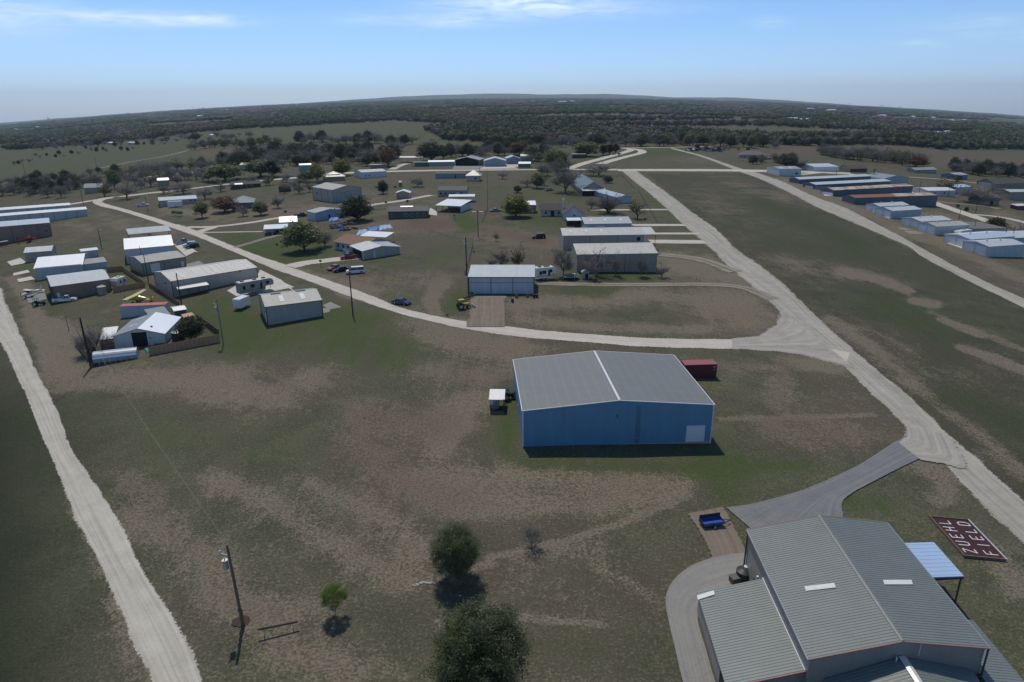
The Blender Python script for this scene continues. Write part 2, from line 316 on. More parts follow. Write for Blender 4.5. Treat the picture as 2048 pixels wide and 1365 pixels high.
def ground_colour(t, pos, att, alpha):
    s = N(t, 'ShaderNodeSeparateColor', {0: att}); dirt, lush, red = s.outputs[0], s.outputs[1], s.outputs[2]
    big = noise(t, pos, .022, 5, .6, .6); mid = noise(t, pos, .13, 5, .6, .5); fine = noise(t, pos, 1.1, 4, .7); grit = noise(t, pos, 3.4, 3, .8)
    stv = N(t, 'ShaderNodeMapping', {'Vector': pos, 'Rotation': (0, 0, R(90))}).outputs[0]; streak = noise(t, N(t, 'ShaderNodeMapping', {'Vector': stv, 'Scale': (.03, .55, 1)}).outputs[0], 1., 4, .6, .3)
    stv2 = N(t, 'ShaderNodeMapping', {'Vector': pos, 'Rotation': (0, 0, R(37))}).outputs[0]; streak2 = noise(t, N(t, 'ShaderNodeMapping', {'Vector': stv2, 'Scale': (.045, .32, 1)}).outputs[0], 1., 5, .62, .8)
    n = mm(t, 'ADD', mm(t, 'MULTIPLY', big, .13), mm(t, 'ADD', mm(t, 'MULTIPLY', mid, .14), mm(t, 'ADD', mm(t, 'MULTIPLY', fine, .18), mm(t, 'ADD', mm(t, 'MULTIPLY', grit, .27), mm(t, 'ADD', mm(t, 'MULTIPLY', streak, .14), mm(t, 'MULTIPLY', streak2, .14))))))
    th = mm(t, 'SUBTRACT', .705, mm(t, 'MULTIPLY', dirt, .40))
    df = sstep(t, n, mm(t, 'SUBTRACT', th, .05), mm(t, 'ADD', th, .05))
    dry = mixrgb(t, sstep(t, mm(t, 'ADD', mm(t, 'MULTIPLY', mid, .5), mm(t, 'MULTIPLY', grit, .5)), .36, .64), (.060, .068, .040), (.124, .124, .080))
    dry = mixrgb(t, sstep(t, big, .35, .68), dry, (.108, .090, .072))
    dry = mixrgb(t, mm(t, 'MULTIPLY', sstep(t, grit, .52, .66), .42), dry, (.235, .21, .16)); dry = mixrgb(t, mm(t, 'MULTIPLY', sstep(t, grit, .42, .33), .5), dry, (.04, .042, .026))
    lsh = mixrgb(t, grit, (.04, .066, .022), (.082, .108, .036))
    lf = sstep(t, mm(t, 'ADD', mm(t, 'MULTIPLY', lush, .9), mm(t, 'MULTIPLY', mm(t, 'SUBTRACT', mm(t, 'ADD', mm(t, 'MULTIPLY', mid, .6), mm(t, 'MULTIPLY', streak, .4)), .5), 1.5)), .15, .75)
    g = mixrgb(t, mm(t, 'MULTIPLY', lf, .85), dry, lsh)
    dc = mixrgb(t, red, (.27, .235, .18), (.165, .112, .088)); dc = mixrgb(t, sstep(t, grit, .40, .58), mixrgb(t, .62, dc, (.06, .055, .04)), dc)
    g = mixrgb(t, mm(t, 'MULTIPLY', mm(t, 'MULTIPLY', sstep(t, fine, .5, .72), sstep(t, grit, .5, .62)), .3), g, (.22, .20, .15))
    vignette_turf = mm(t, 'MULTIPLY', mm(t, 'SUBTRACT', alpha, .6, clamp=True), 2.5, clamp=True); g = mixrgb(t, mm(t, 'MULTIPLY', vignette_turf, .85), g, (.022, .030, .016))  # painted-in vignette at left, plus the runway's own darker grass
    return mixrgb(t, mm(t, 'MULTIPLY', df, .82), g, dc), grit, fine
def ground_mat():
    m, t, b = nodes('grass_ground')
    pos = N(t, 'ShaderNodeTexCoord').outputs['Object']; an = N(t, 'ShaderNodeAttribute', attribute_name='paint'); att = an.outputs['Color']
    c, grit, fine = ground_colour(t, pos, att, an.outputs['Alpha'])
    t.links.new(c, b.inputs['Base Color']); b.inputs['Roughness'].default_value = .95; b.inputs['Specular IOR Level'].default_value = .1
    bp = N(t, 'ShaderNodeBump', {'Height': mm(t, 'ADD', grit, mm(t, 'MULTIPLY', fine, 1.5)), 'Distance': .22, 'Strength': .55}); t.links.new(bp.outputs[0], b.inputs['Normal'])
    return m
az = np.concatenate([np.radians(np.arange(-48, 48.01, .24)), np.radians(np.arange(54, 311, 6))])
ys = np.concatenate([np.arange(2300, 270, -4.), np.arange(270, 197, -1.3)])
dd = np.hypot(*P(np.full(ys.shape, 1024.), ys)[:, :2].T); dd = np.concatenate([[.5, 4, 10], dd[dd > 14], np.array([6000, 7200, 8600, 10500, 12500])]); dd = np.unique(np.sort(dd))
A, Dg = np.meshgrid(az, dd, indexing='ij'); GX, GY = np.sin(A)*Dg, np.cos(A)*Dg; GZ = gz(GX, GY)
na, nd = A.shape
idx = np.arange(na*nd).reshape(na, nd); i0 = idx; i1 = np.roll(idx, -1, 0)
Fc = np.stack([i0[:, :-1], i0[:, 1:], i1[:, 1:], i1[:, :-1]], -1).reshape(-1, 4)[:, ::-1]
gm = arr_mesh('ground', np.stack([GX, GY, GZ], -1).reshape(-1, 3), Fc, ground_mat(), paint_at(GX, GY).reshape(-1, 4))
go = bpy.data.objects.new('ground', gm); COL.objects.link(go); tag(go, 'broad grass airfield and farmland with bare earth patches', kind='structure')
gm.polygons.foreach_set('use_smooth', [True]*len(gm.polygons))
# far hills
hx = np.linspace(-60, 60, 161); hv = []; hf = []
hp = [(-60, 20), (-40, 26), (-36, 34), (-30, 16), (-16, 10), (-8, 62), (-1, 80), (3, 58), (8, 70), (13, 30), (17, 52), (21, 36), (26, 10), (36, 25), (60, 10)]
for j, (dist, k) in enumerate([(11200, -.12), (11700, .55), (12200, 1.), (12450, -.15)]):
    a = np.radians(hx); x, y = np.sin(a)*dist, np.cos(a)*dist
    hh = np.interp(hx, [p[0] for p in hp], [p[1] for p in hp])+2*np.sin(hx*1.9)+1.5*np.sin(hx*4.3+1)
    z = np.interp(a, AZT, ST)*dist+hh*k; hv.append(np.stack([x, y, z], -1))
hv = np.concatenate(hv); n = len(hx)
hf = np.array([[r*n+i, r*n+i+1, (r+1)*n+i+1, (r+1)*n+i] for r in range(3) for i in range(n-1)])
ho = bpy.data.objects.new('hills', arr_mesh('hills', hv, hf, mat('far_hill', (.085, .095, .07), .95, 0, .3, .004))); COL.objects.link(ho); tag(ho, 'low wooded hills along the horizon', kind='structure')

# ------------------------------------------------------------------ roads, drives and pads
def road_mat(name, col, col2, edge=.16, grassy=0., tracks=0., cracks=False):
    m, t, b = nodes(name)
    pos = N(t, 'ShaderNodeTexCoord').outputs['Object']
    uv = N(t, 'ShaderNodeUVMap').outputs[0]; s = N(t, 'ShaderNodeSeparateXYZ', {0: uv}); U, V = s.outputs[0], s.outputs[1]      # U 0..1 across, V metres along
    n1 = noise(t, pos, .35, 5, .6); n2 = noise(t, N(t, 'ShaderNodeMapping', {'Vector': uv, 'Scale': (9, .02, 1)}).outputs[0], 1.6, 5, .65, .3)
    n3 = noise(t, pos, 2.5, 4, .7)
    f = sstep(t, mm(t, 'ADD', mm(t, 'MULTIPLY', n1, .25), mm(t, 'ADD', mm(t, 'MULTIPLY', n2, .55), mm(t, 'MULTIPLY', n3, .2))), .33, .66)
    c = mixrgb(t, f, col2, col)
    if cracks:
        vo = N(t, 'ShaderNodeTexVoronoi', {'Vector': pos, 'Scale': .28}, feature='DISTANCE_TO_EDGE').outputs[0]
        c = mixrgb(t, mm(t, 'MULTIPLY', sstep(t, vo, .012, .003), .25), c, tuple(x*.5 for x in col2))
    e = mm(t, 'MINIMUM', U, mm(t, 'SUBTRACT', 1., U))                                          # 0 at either edge
    en = mm(t, 'ADD', mm(t, 'MULTIPLY', noise(t, pos, .22, 3, .5), .4), mm(t, 'MULTIPLY', noise(t, pos, 2.6, 4, .8), .6))
    ef = sstep(t, mm(t, 'ADD', e, mm(t, 'MULTIPLY', mm(t, 'SUBTRACT', en, .5), edge*3.2)), edge*.25, edge*.7)
    if grassy:
        mid = mm(t, 'ABSOLUTE', mm(t, 'SUBTRACT', U, .5)); ef = mm(t, 'MULTIPLY', ef, mm(t, 'SUBTRACT', 1., mm(t, 'MULTIPLY', sstep(t, mm(t, 'ADD', mid, mm(t, 'MULTIPLY', en, .1)), .2, .08), grassy)))
    t.links.new(c, b.inputs['Base Color']); tr = N(t, 'ShaderNodeBsdfTransparent'); mx = N(t, 'ShaderNodeMixShader', {0: sstep(t, ef, .3, .7)}); t.links.new(tr.outputs[0], mx.inputs[1]); t.links.new(b.outputs[0], mx.inputs[2]); t.links.new(mx.outputs[0], t.nodes['Material Output'].inputs[0]); b.inputs['Roughness'].default_value = .92; b.inputs['Specular IOR Level'].default_value = .15
    bp = N(t, 'ShaderNodeBump', {'Height': n3, 'Distance': .06, 'Strength': .4}); t.links.new(bp.outputs[0], b.inputs['Normal'])
    return m
TAXI = road_mat('taxiway_gravel', (.45, .43, .385), (.28, .262, .232), .15)
GRAVEL = road_mat('pale_gravel', (.57, .54, .475), (.37, .345, .30), .15)
CALICHE = road_mat('caliche', (.60, .56, .50), (.44, .405, .355), .16)
TRACK = road_mat('dirt_track', (.33, .30, .245), (.20, .18, .145), .3, .5)
ASPH = road_mat('old_asphalt', (.15, .16, .18), (.25, .25, .25), .02, cracks=True)
CONC = road_mat('concrete', (.31, .305, .29), (.23, .228, .22), .01, cracks=True)
CONCW = road_mat('new_concrete', (.62, .60, .55), (.50, .48, .44), .004)
BARE = road_mat('packed_earth', (.25, .215, .175), (.165, .135, .105), .12)
def catmull(p, n):
    p = np.array(p, float); out = []
    for i in range(len(p)-1):
        a = p[max(i-1, 0)]; b_, c = p[i], p[i+1]; d = p[min(i+2, len(p)-1)]
        for k in range(n):
            t = k/n; out.append(.5*((2*b_)+(-a+c)*t+(2*a-5*b_+4*c-d)*t*t+(-a+3*b_-3*c+d)*t**3))
    out.append(p[-1]); return np.array(out)
LAYER = [0.012]
def strip(name, pairs, m, label, sub=6, across=6, smooth=True, widen=None):
    """a sheet between two edges given as pairs of photo points, laid on the ground"""
    pr = np.array([(a[0], a[1], b[0], b[1]) for a, b in pairs], float)
    if widen is None: widen = 1.13 if m in (GRAVEL, CALICHE, TAXI, TRACK) else 1.
    cc_ = (pr[:, :2]+pr[:, 2:])/2; pr = np.concatenate([cc_+(pr[:, :2]-cc_)*widen, cc_+(pr[:, 2:]-cc_)*widen], 1)
    c = catmull(pr, sub) if smooth else np.concatenate([[pr[i]*(1-k/sub)+pr[i+1]*k/sub for k in range(sub)] for i in range(len(pr)-1)]+[[pr[-1]]])
    L = P(c[:, 0], c[:, 1]); Rr = P(c[:, 2], c[:, 3])
    t = np.linspace(0, 1, across+1)[None, :, None]; G = L[:, None]*(1-t)+Rr[:, None]*t
    X, Y = G[..., 0], G[..., 1]; lift = LAYER[0]+np.hypot(X, Y)*1.2e-4; LAYER[0] += .004
    if LAYER[0] > .16: LAYER[0] = .012
    Zs = gz(X, Y)+lift; n, k = X.shape
    V = np.stack([X, Y, Zs], -1).reshape(-1, 3); ix = np.arange(n*k).reshape(n, k)
    Fq = np.stack([ix[:-1, :-1], ix[:-1, 1:], ix[1:, 1:], ix[1:, :-1]], -1).reshape(-1, 4)
    nrm = np.cross(V[Fq[0, 1]]-V[Fq[0, 0]], V[Fq[0, 2]]-V[Fq[0, 0]])
    if nrm[2] < 0: Fq = Fq[:, ::-1]
    me = arr_mesh(name, V, Fq, m, paint_at(X, Y).reshape(-1, 4))
    mid = G[:, k//2]; s = np.concatenate([[0], np.cumsum(np.linalg.norm(np.diff(mid, axis=0), axis=1))])
    uvv = np.stack([np.broadcast_to(np.linspace(0, 1, k)[None], (n, k)), np.broadcast_to(s[:, None], (n, k))], -1).reshape(-1, 2)
    l = me.uv_layers.new(name='UVMap'); l.data.foreach_set('uv', uvv[Fq.ravel()].astype(np.float32).ravel())
    o = bpy.data.objects.new(name, me); COL.objects.link(o); return tag(o, label, kind='structure')
def line(name, pts, wpx, m, label, **k):
    """narrow lane: centre line in photo points, width in metres"""
    w3 = P(np.array([p[0] for p in pts], float), np.array([p[1] for p in pts], float)); pr = []
    for i, p in enumerate(w3):
        d = w3[min(i+1, len(w3)-1)]-w3[max(i-1, 0)]; nn = np.array([-d[1], d[0], 0])/np.hypot(d[0], d[1])*wpx/2
        a = proj(p+nn); b = proj(p-nn); pr.append((tuple(a), tuple(b)))
    return strip(name, pr, m, label, **k)
strip('gravel_road', [((360, 1700), (560, 1700)), ((350, 1480), (465, 1480)), ((302, 1365), (407, 1365)), ((258, 1276), (372, 1276)), ((203, 1139), (286, 1139)), ((150, 1037), (236, 1037)), ((124, 968), (191, 968)), ((96, 900), (144, 900)), ((77, 861), (130, 861)), ((55, 800), (105, 800)), ((32, 751), (78, 751)), ((10, 702), (57, 702)), ((-24, 653), (34, 653)), ((-62, 604), (12, 604)), ((-110, 560), (-8, 562)), ((-190, 510), (-90, 510))], GRAVEL, 'pale gravel road down the left edge')
strip('taxiway', [((2600, 1700), (2700, 1420)), ((2200, 1240), (2200, 1130)), ((2048, 1090), (2048, 999)), ((1969, 1017), (1999, 958)), ((1917, 964), (1946, 911)), ((1868, 905), (1905, 876)), ((1811, 855), (1873, 846)), ((1779, 822), (1832, 806)), ((1741, 787), (1800, 778)), ((1691, 737), (1762, 748)), ((1624, 680), (1700, 693)), ((1561, 626), (1635, 635)), ((1530, 597), (1578, 578)), ((1480, 554), (1521, 532)), ((1448, 526), (1474, 500)), ((1431, 508), (1431, 457)), ((1396, 477), (1388, 428)), ((1361, 446), (1344, 394)), ((1331, 417), (1308, 368)), ((1300, 389), (1286, 352)), ((1271, 366), (1273, 343)), ((1244, 343), (1262, 341))], TAXI, 'wide pale taxiway running beside the grass runway')
strip('gravel_lane', [((2300, 700), (2300, 740)), ((2048, 597), (2048, 617)), ((1958, 557), (1946, 567)), ((1849, 500), (1849, 517)), ((1820, 483), (1820, 496)), ((1760, 452), (1769, 473)), ((1690, 416), (1696, 442)), ((1630, 394), (1637, 417)), ((1570, 366), (1578, 386)), ((1520, 348), (1520, 359)), ((1480, 337), (1476, 343)), ((1406, 312), (1404, 315)), ((1344, 296), (1341, 298))], TAXI, 'gravel lane on the far side of the runway')
strip('cross_road', [((1235, 339), (1235, 343)), ((1300, 338.5), (1300, 343)), ((1440, 339), (1440, 343.5)), ((1560, 341), (1560, 345.5)), ((1640, 343.5), (1640, 347)), ((1700, 346), (1700, 350))], CALICHE, 'pale cross road at the far runway end')
strip('main_lane', [((1700, 705), (1690, 735)), ((1610, 690), (1600, 704)), ((1560, 682), (1545, 701)), ((1464, 679), (1464, 699)), ((1308, 677), (1308, 695)), ((1151, 667), (1151, 684)), ((1034, 656), (1034, 674)), ((937, 644), (937, 660)), ((860, 630), (860, 643)), ((800, 615), (800, 628)), ((720, 583), (720, 602)), ((613, 546), (620, 564)), ((562, 527), (547, 539)), ((518, 512), (489, 514)), ((460, 490), (425, 487)), ((378, 456), (403, 478)), ((345, 447), (340, 455)), ((314, 437), (289, 438)), ((251, 419), (238, 422)), ((215, 409), (200, 413)), ((205, 403), (185, 404)), ((225, 396), (210, 395)), ((251, 391.5), (251, 394)), ((305, 385), (305, 387.5)), ((358, 380), (358, 382)), ((446, 369), (446, 371)), ((521, 361), (521, 363.5)), ((593, 354.5), (593, 357.5)), ((680, 346), (680, 349)), ((775, 342), (775, 345)), ((900, 340), (900, 342.5)), ((1060, 339), (1060, 341)), ((1140, 338.5), (1140, 341)), ((1240, 338.5), (1240, 341.5))], CALICHE, 'pale caliche lane curving past the hangars', sub=5)
strip('road_junction', [((1464, 678), (1464, 700)), ((1512, 672), (1540, 703)), ((1545, 655), (1620, 716)), ((1560, 634), (1690, 737)), ((1561, 620), (1720, 745))], TAXI, 'worn gravel junction of lane and taxiway', sub=8, across=10)
line('side_road', [(70, 420), (142, 409), (190, 401), (225, 396)], 6, CALICHE, 'short pale side road at the bend')
line('farm_lane', [(255, 360), (300, 354), (402, 344)], 4, CALICHE, 'thin pale farm lane beyond the bend')
line('hangar_drive', [(372, 455), (428, 454), (500, 446), (560, 436), (606, 431), (680, 424), (742, 411), (803, 402), (863, 391)], 4.2, CALICHE, 'pale drive past the blue shop')
line('link_drive', [(390, 467), (405, 462), (428, 455)], 4.5, CALICHE, 'short gravel link between lane and drive')
line('foot_track', [(395, 466), (460, 465), (525, 464)], 2, CALICHE, 'thin pale track over the grass')
line('carport_drive', [(470, 496), (500, 487), (530, 478), (562, 470)], 3.2, TRACK, 'grey drive to the white carport')
line('house_drive', [(580, 534), (610, 527), (650, 522), (700, 517), (732, 514)], 6.5, CALICHE, 'pale drive to the brown roofed house')
line('field_track', [(200, 337), (260, 325), (330, 313), (385, 299)], 5, TRACK, 'brown farm track across the green field')
line('loop_track', [(1075, 567), (1190, 570), (1300, 570), (1420, 570), (1490, 577), (1545, 600)], 4.5, TRACK, 'dirt track from the hangars to the taxiway')
line('north_drive', [(1180, 421), (1250, 420.5), (1335, 420)], 4, CALICHE, 'pale drive north of the grey hangars'); line('grey_hangar_drive', [(1264, 451), (1370, 451)], 5, CALICHE, 'pale drive from the first grey hangar')
line('middle_hangar_drive', [(1308, 468), (1400, 468)], 4, CALICHE, 'narrow drive from the second hangar'); line('canopy_drive', [(1300, 484), (1410, 485)], 7, CALICHE, 'wide drive from the canopied hangar')
line('gravel_edge', [(1320, 510), (1400, 520), (1470, 545)], 6, TRACK, 'worn strip beside the curved roof hangar')
line('village_road', [(1128, 342), (1160, 330), (1200, 319), (1240, 308), (1257, 303), (1262, 299), (1245, 297)], 8, CALICHE, 'pale village road')
line('loop_road', [(1200, 329), (1230, 320), (1262, 312), (1284, 306), (1280, 301), (1262, 298)], 8, CALICHE, 'pale loop road beside the village road')
line('far_road', [(1235, 297), (1300, 296), (1420, 294)], 7, CALICHE, 'far pale road at the end of the airfield')
line('yard_road', [(1600, 350), (1650, 346), (1700, 349), (1740, 360), (1800, 378), (1840, 397), (1872, 408), (1930, 428), (1985, 446)], 6, CALICHE, 'pale lane behind the hangar rows')
line('red_drive', [(1860, 402), (1900, 407), (1967, 413), (2000, 419)], 8, BARE, 'reddish drive to the round roofed barn'); line('outer_drive', [(1945, 430), (1990, 434), (2050, 446), (2120, 470)], 4, CALICHE, 'thin pale lane at the right edge')
line('house_lane', [(1818, 355), (1890, 360), (1960, 368)], 4, CALICHE, 'pale lane past the long ranch house'); line('row_drive', [(784, 340), (800, 332), (815, 328)], 6, CALICHE, 'short drive behind the mobile home')
line('front_drive', [(975, 596), (975, 625), (970, 655)], 9.5, BARE, 'packed earth apron before the white hangar')
strip('asphalt_spur', [((1800, 881), (1843, 917)), ((1785, 888), (1800, 938)), ((1726, 926), (1745, 966)), ((1668, 955), (1705, 988)), ((1594, 985), (1684, 1010)), ((1506, 1008), (1686, 1060)), ((1450, 1015), (1640, 1180))], ASPH, 'dark old asphalt spur to the striped hangar', sub=8)
strip('spur_mouth', [((1808, 850), (1905, 876)), ((1812, 872), (1930, 935)), ((1798, 884), (1885, 930)), ((1800, 890), (1842, 922))], TAXI, 'pale gravel mouth of the asphalt spur')
strip('packed_earth', [((1372, 1030), (1450, 1015)), ((1388, 1055), (1475, 1060)), ((1408, 1085), (1495, 1105)), ((1419, 1119), (1500, 1130))], BARE, 'packed earth parking patch')
strip('concrete_drive', [((1487, 1108), (1560, 1200)), ((1450, 1112), (1520, 1200)), ((1412, 1121), (1480, 1205)), ((1375, 1138), (1440, 1214)), ((1345, 1165), (1405, 1220)), ((1331, 1200), (1396, 1234)), ((1337, 1245), (1399, 1258)), ((1350, 1300), (1413, 1305)), ((1365, 1365), (1430, 1365)), ((1395, 1480), (1470, 1480))], CONC, 'curved grey concrete drive', sub=8)
def pad(q, label, m=None):
    a, b, c, d = q; return strip('concrete_pad', [(a, d), (b, c)], m or CONCW, label, 2, 2, False)
pad([(14, 525), (41, 517), (54, 527), (23, 533)], 'pale concrete pad left of the small grey hangar')
pad([(26, 548), (56, 541), (60, 546), (28, 553)], 'narrow concrete strip left of the bright white roof'); pad([(34, 560), (62, 554), (70, 560), (38, 566)], 'second narrow concrete strip by the bright roof')
pad([(50, 591), (89, 582), (94, 600), (58, 608)], 'concrete pad before the brown front hangar', CONC)
pad([(370, 497), (352, 484), (360, 480), (397, 506)], 'white concrete apron of the tan hangar'); pad([(346, 489), (352, 484), (392, 503), (372, 513)], 'white concrete corner slab')
pad([(372, 529), (398, 522), (412, 532), (376, 545)], 'grey concrete slab behind the long hangar', CONC)
pad([(520, 540), (516, 549), (590, 583), (562, 560)], 'white slab beside the camper'); pad([(454, 582), (520, 545), (589, 575), (478, 596)], 'wide white concrete slab under the camper')
pad([(645, 611), (661, 604.5), (684, 615), (657, 620)], 'pale concrete pad right of the grey hangar', CONC); pad([(646, 617), (661, 616), (659, 625), (647, 627)], 'small concrete step by the pad', CONC)
pad([(948, 591), (1012, 591), (1014, 598), (946, 598)], 'concrete apron strip of the white hangar', CONC)
pad([(1653, 388), (1644, 387), (1650, 392.5), (1667, 393)], 'pale apron of the rust striped row', CONCW); pad([(1909, 485), (1893, 487), (1926, 498.5), (1938, 498)], 'bright apron of the double hangar')
pad([(1739, 420), (1735, 421), (1754, 428), (1758, 427)], 'pale sill of the back hangar pair'); pad([(1760, 429), (1756, 430), (1778, 438), (1783, 437)], 'pale sill of the front hangar pair')
pad([(1800, 455), (1790, 453), (1820, 470), (1860, 470)], 'worn gravel before the middle hangar pair', TRACK)
pad([(909, 332), (960, 332), (975, 339), (905, 339)], 'grey apron of the open hangar', CONC); pad([(968, 334), (1020, 333), (1038, 338), (960, 338.5)], 'pale apron of the gabled hangar', CONCW)
pad([(1010, 329), (1036, 328), (1036, 335), (1014, 337)], 'pale yard beside the gabled hangar', CALICHE)
pad([(860, 416), (874, 424), (874, 432), (857, 430)], 'pale terrace beside the green house', CONCW)
# ------------------------------------------------------------------ sheet metals and paints
W_WHITE = sheet('white_wall', (.62, .64, .66)); W_BLUEW = sheet('pale_blue_wall', (.50, .545, .57)); W_GREY = sheet('grey_wall', (.40, .37, .325)); W_TAN = sheet('tan_wall', (.34, .31, .26)); W_BROWN = sheet('brown_wall', (.26, .19, .145))
W_SAGE = sheet('sage_wall', (.32, .31, .25)); W_BLUE = sheet('blue_wall', (.12, .28, .43), rib=.9, var=.10, panel=.08, bump=.7); W_SLATE = sheet('slate_wall', (.09, .13, .17)); W_GREEN = mat('green_siding', (.075, .10, .085)); W_TEAL = sheet('teal_wall', (.22, .36, .36))
W_CREAM = mat('cream_siding', (.5, .47, .4)); W_DARK = mat('dark_siding', (.05, .045, .045)); W_RED = mat('barn_red', (.18, .03, .025)); W_LBLUE = sheet('light_blue_wall', (.40, .49, .56)); W_STONE = mat('stone_wall', (.33, .27, .21), .9, 0, .3, 1.5)
R_WHITE = sheet('white_roof', (.82, .82, .81), .36, .3, .05, panel=.02, bump=.3); R_BRIGHT = sheet('bright_roof', (.92, .92, .90), .36, .75, .03, panel=.01, bump=.2); R_GALV = sheet('galvalume_roof', (.42, .43, .43), .42, .45, .1, lines=1.5); R_GREY = sheet('grey_roof', (.30, .305, .30), .5, .2, .1, lines=1.5)
R_OLD = sheet('weathered_roof', (.44, .435, .42), .5, .3, .12, stain=(.27, .2, .15), stain_amt=.02); R_RUST = sheet('rust_streaked_roof', (.55, .5, .42), .6, .1, .15, stain=(.30, .12, .06), stain_amt=.14, rib=3.2, panel=.25)
R_RED = sheet('rusted_roof', (.24, .085, .05), .7, 0, .2, stain=(.42, .36, .3), stain_amt=-.06); R_PALE = sheet('pale_roof', (.58, .60, .60), .36, .2, .06, lines=1.5); R_BLUEM = sheet('blue_grey_roof', (.20, .25, .29), .62, .0); R_SHING = mat('dark_shingle', (.075, .07, .07), .9, 0, .25, 3); R_SHGREY = mat('grey_shingle', (.15, .145, .14), .9, 0, .25, 3)
R_BROWN = mat('brown_shingle', (.24, .15, .11), .9, 0, .2, 2); R_BLUEMETAL = sheet('metal_blue_roof', (.12, .17, .215), .55, .05); R_CANOPY = sheet('canopy_blue_white', (.50, .62, .82), .35, .1, .04, rib=1.2)
DOOR_W = mat('white_door', (.72, .73, .74), .5); DOOR_G = sheet('grey_door', (.33, .36, .35)); DARK = mat('dark_opening', (.012, .012, .013), .9); TRIMW = mat('white_trim', (.66, .68, .72), .5); TRIMD = mat('dark_trim', (.06, .07, .075), .6); TRIMR = mat('salmon_trim', (.30, .165, .14), .7)
GLASS = glassy('window_glass'); SKYL = mat('translucent_panel', (.72, .76, .74), .3, 0, .08); WOOD = mat('weathered_wood', (.17, .125, .09), .9, 0, .25, 2); CEDAR = sheet('cedar_boards', (.50, .29, .17), .85, 0, .25, rib=.45, panel=.25, bump=.3); CREO = mat('creosote_wood', (.055, .042, .034), .9, 0, .25, 2)
STEEL = mat('galvanised_steel', (.45, .47, .5), .4, .7); BLACKP = mat('black_plastic', (.02, .02, .022), .5); RUBBER = mat('tyre_rubber', (.02, .02, .02), .9); CONCM = mat('cast_concrete', (.36, .34, .31), .9)
def W3(px, py): return np.array(P(px, py))
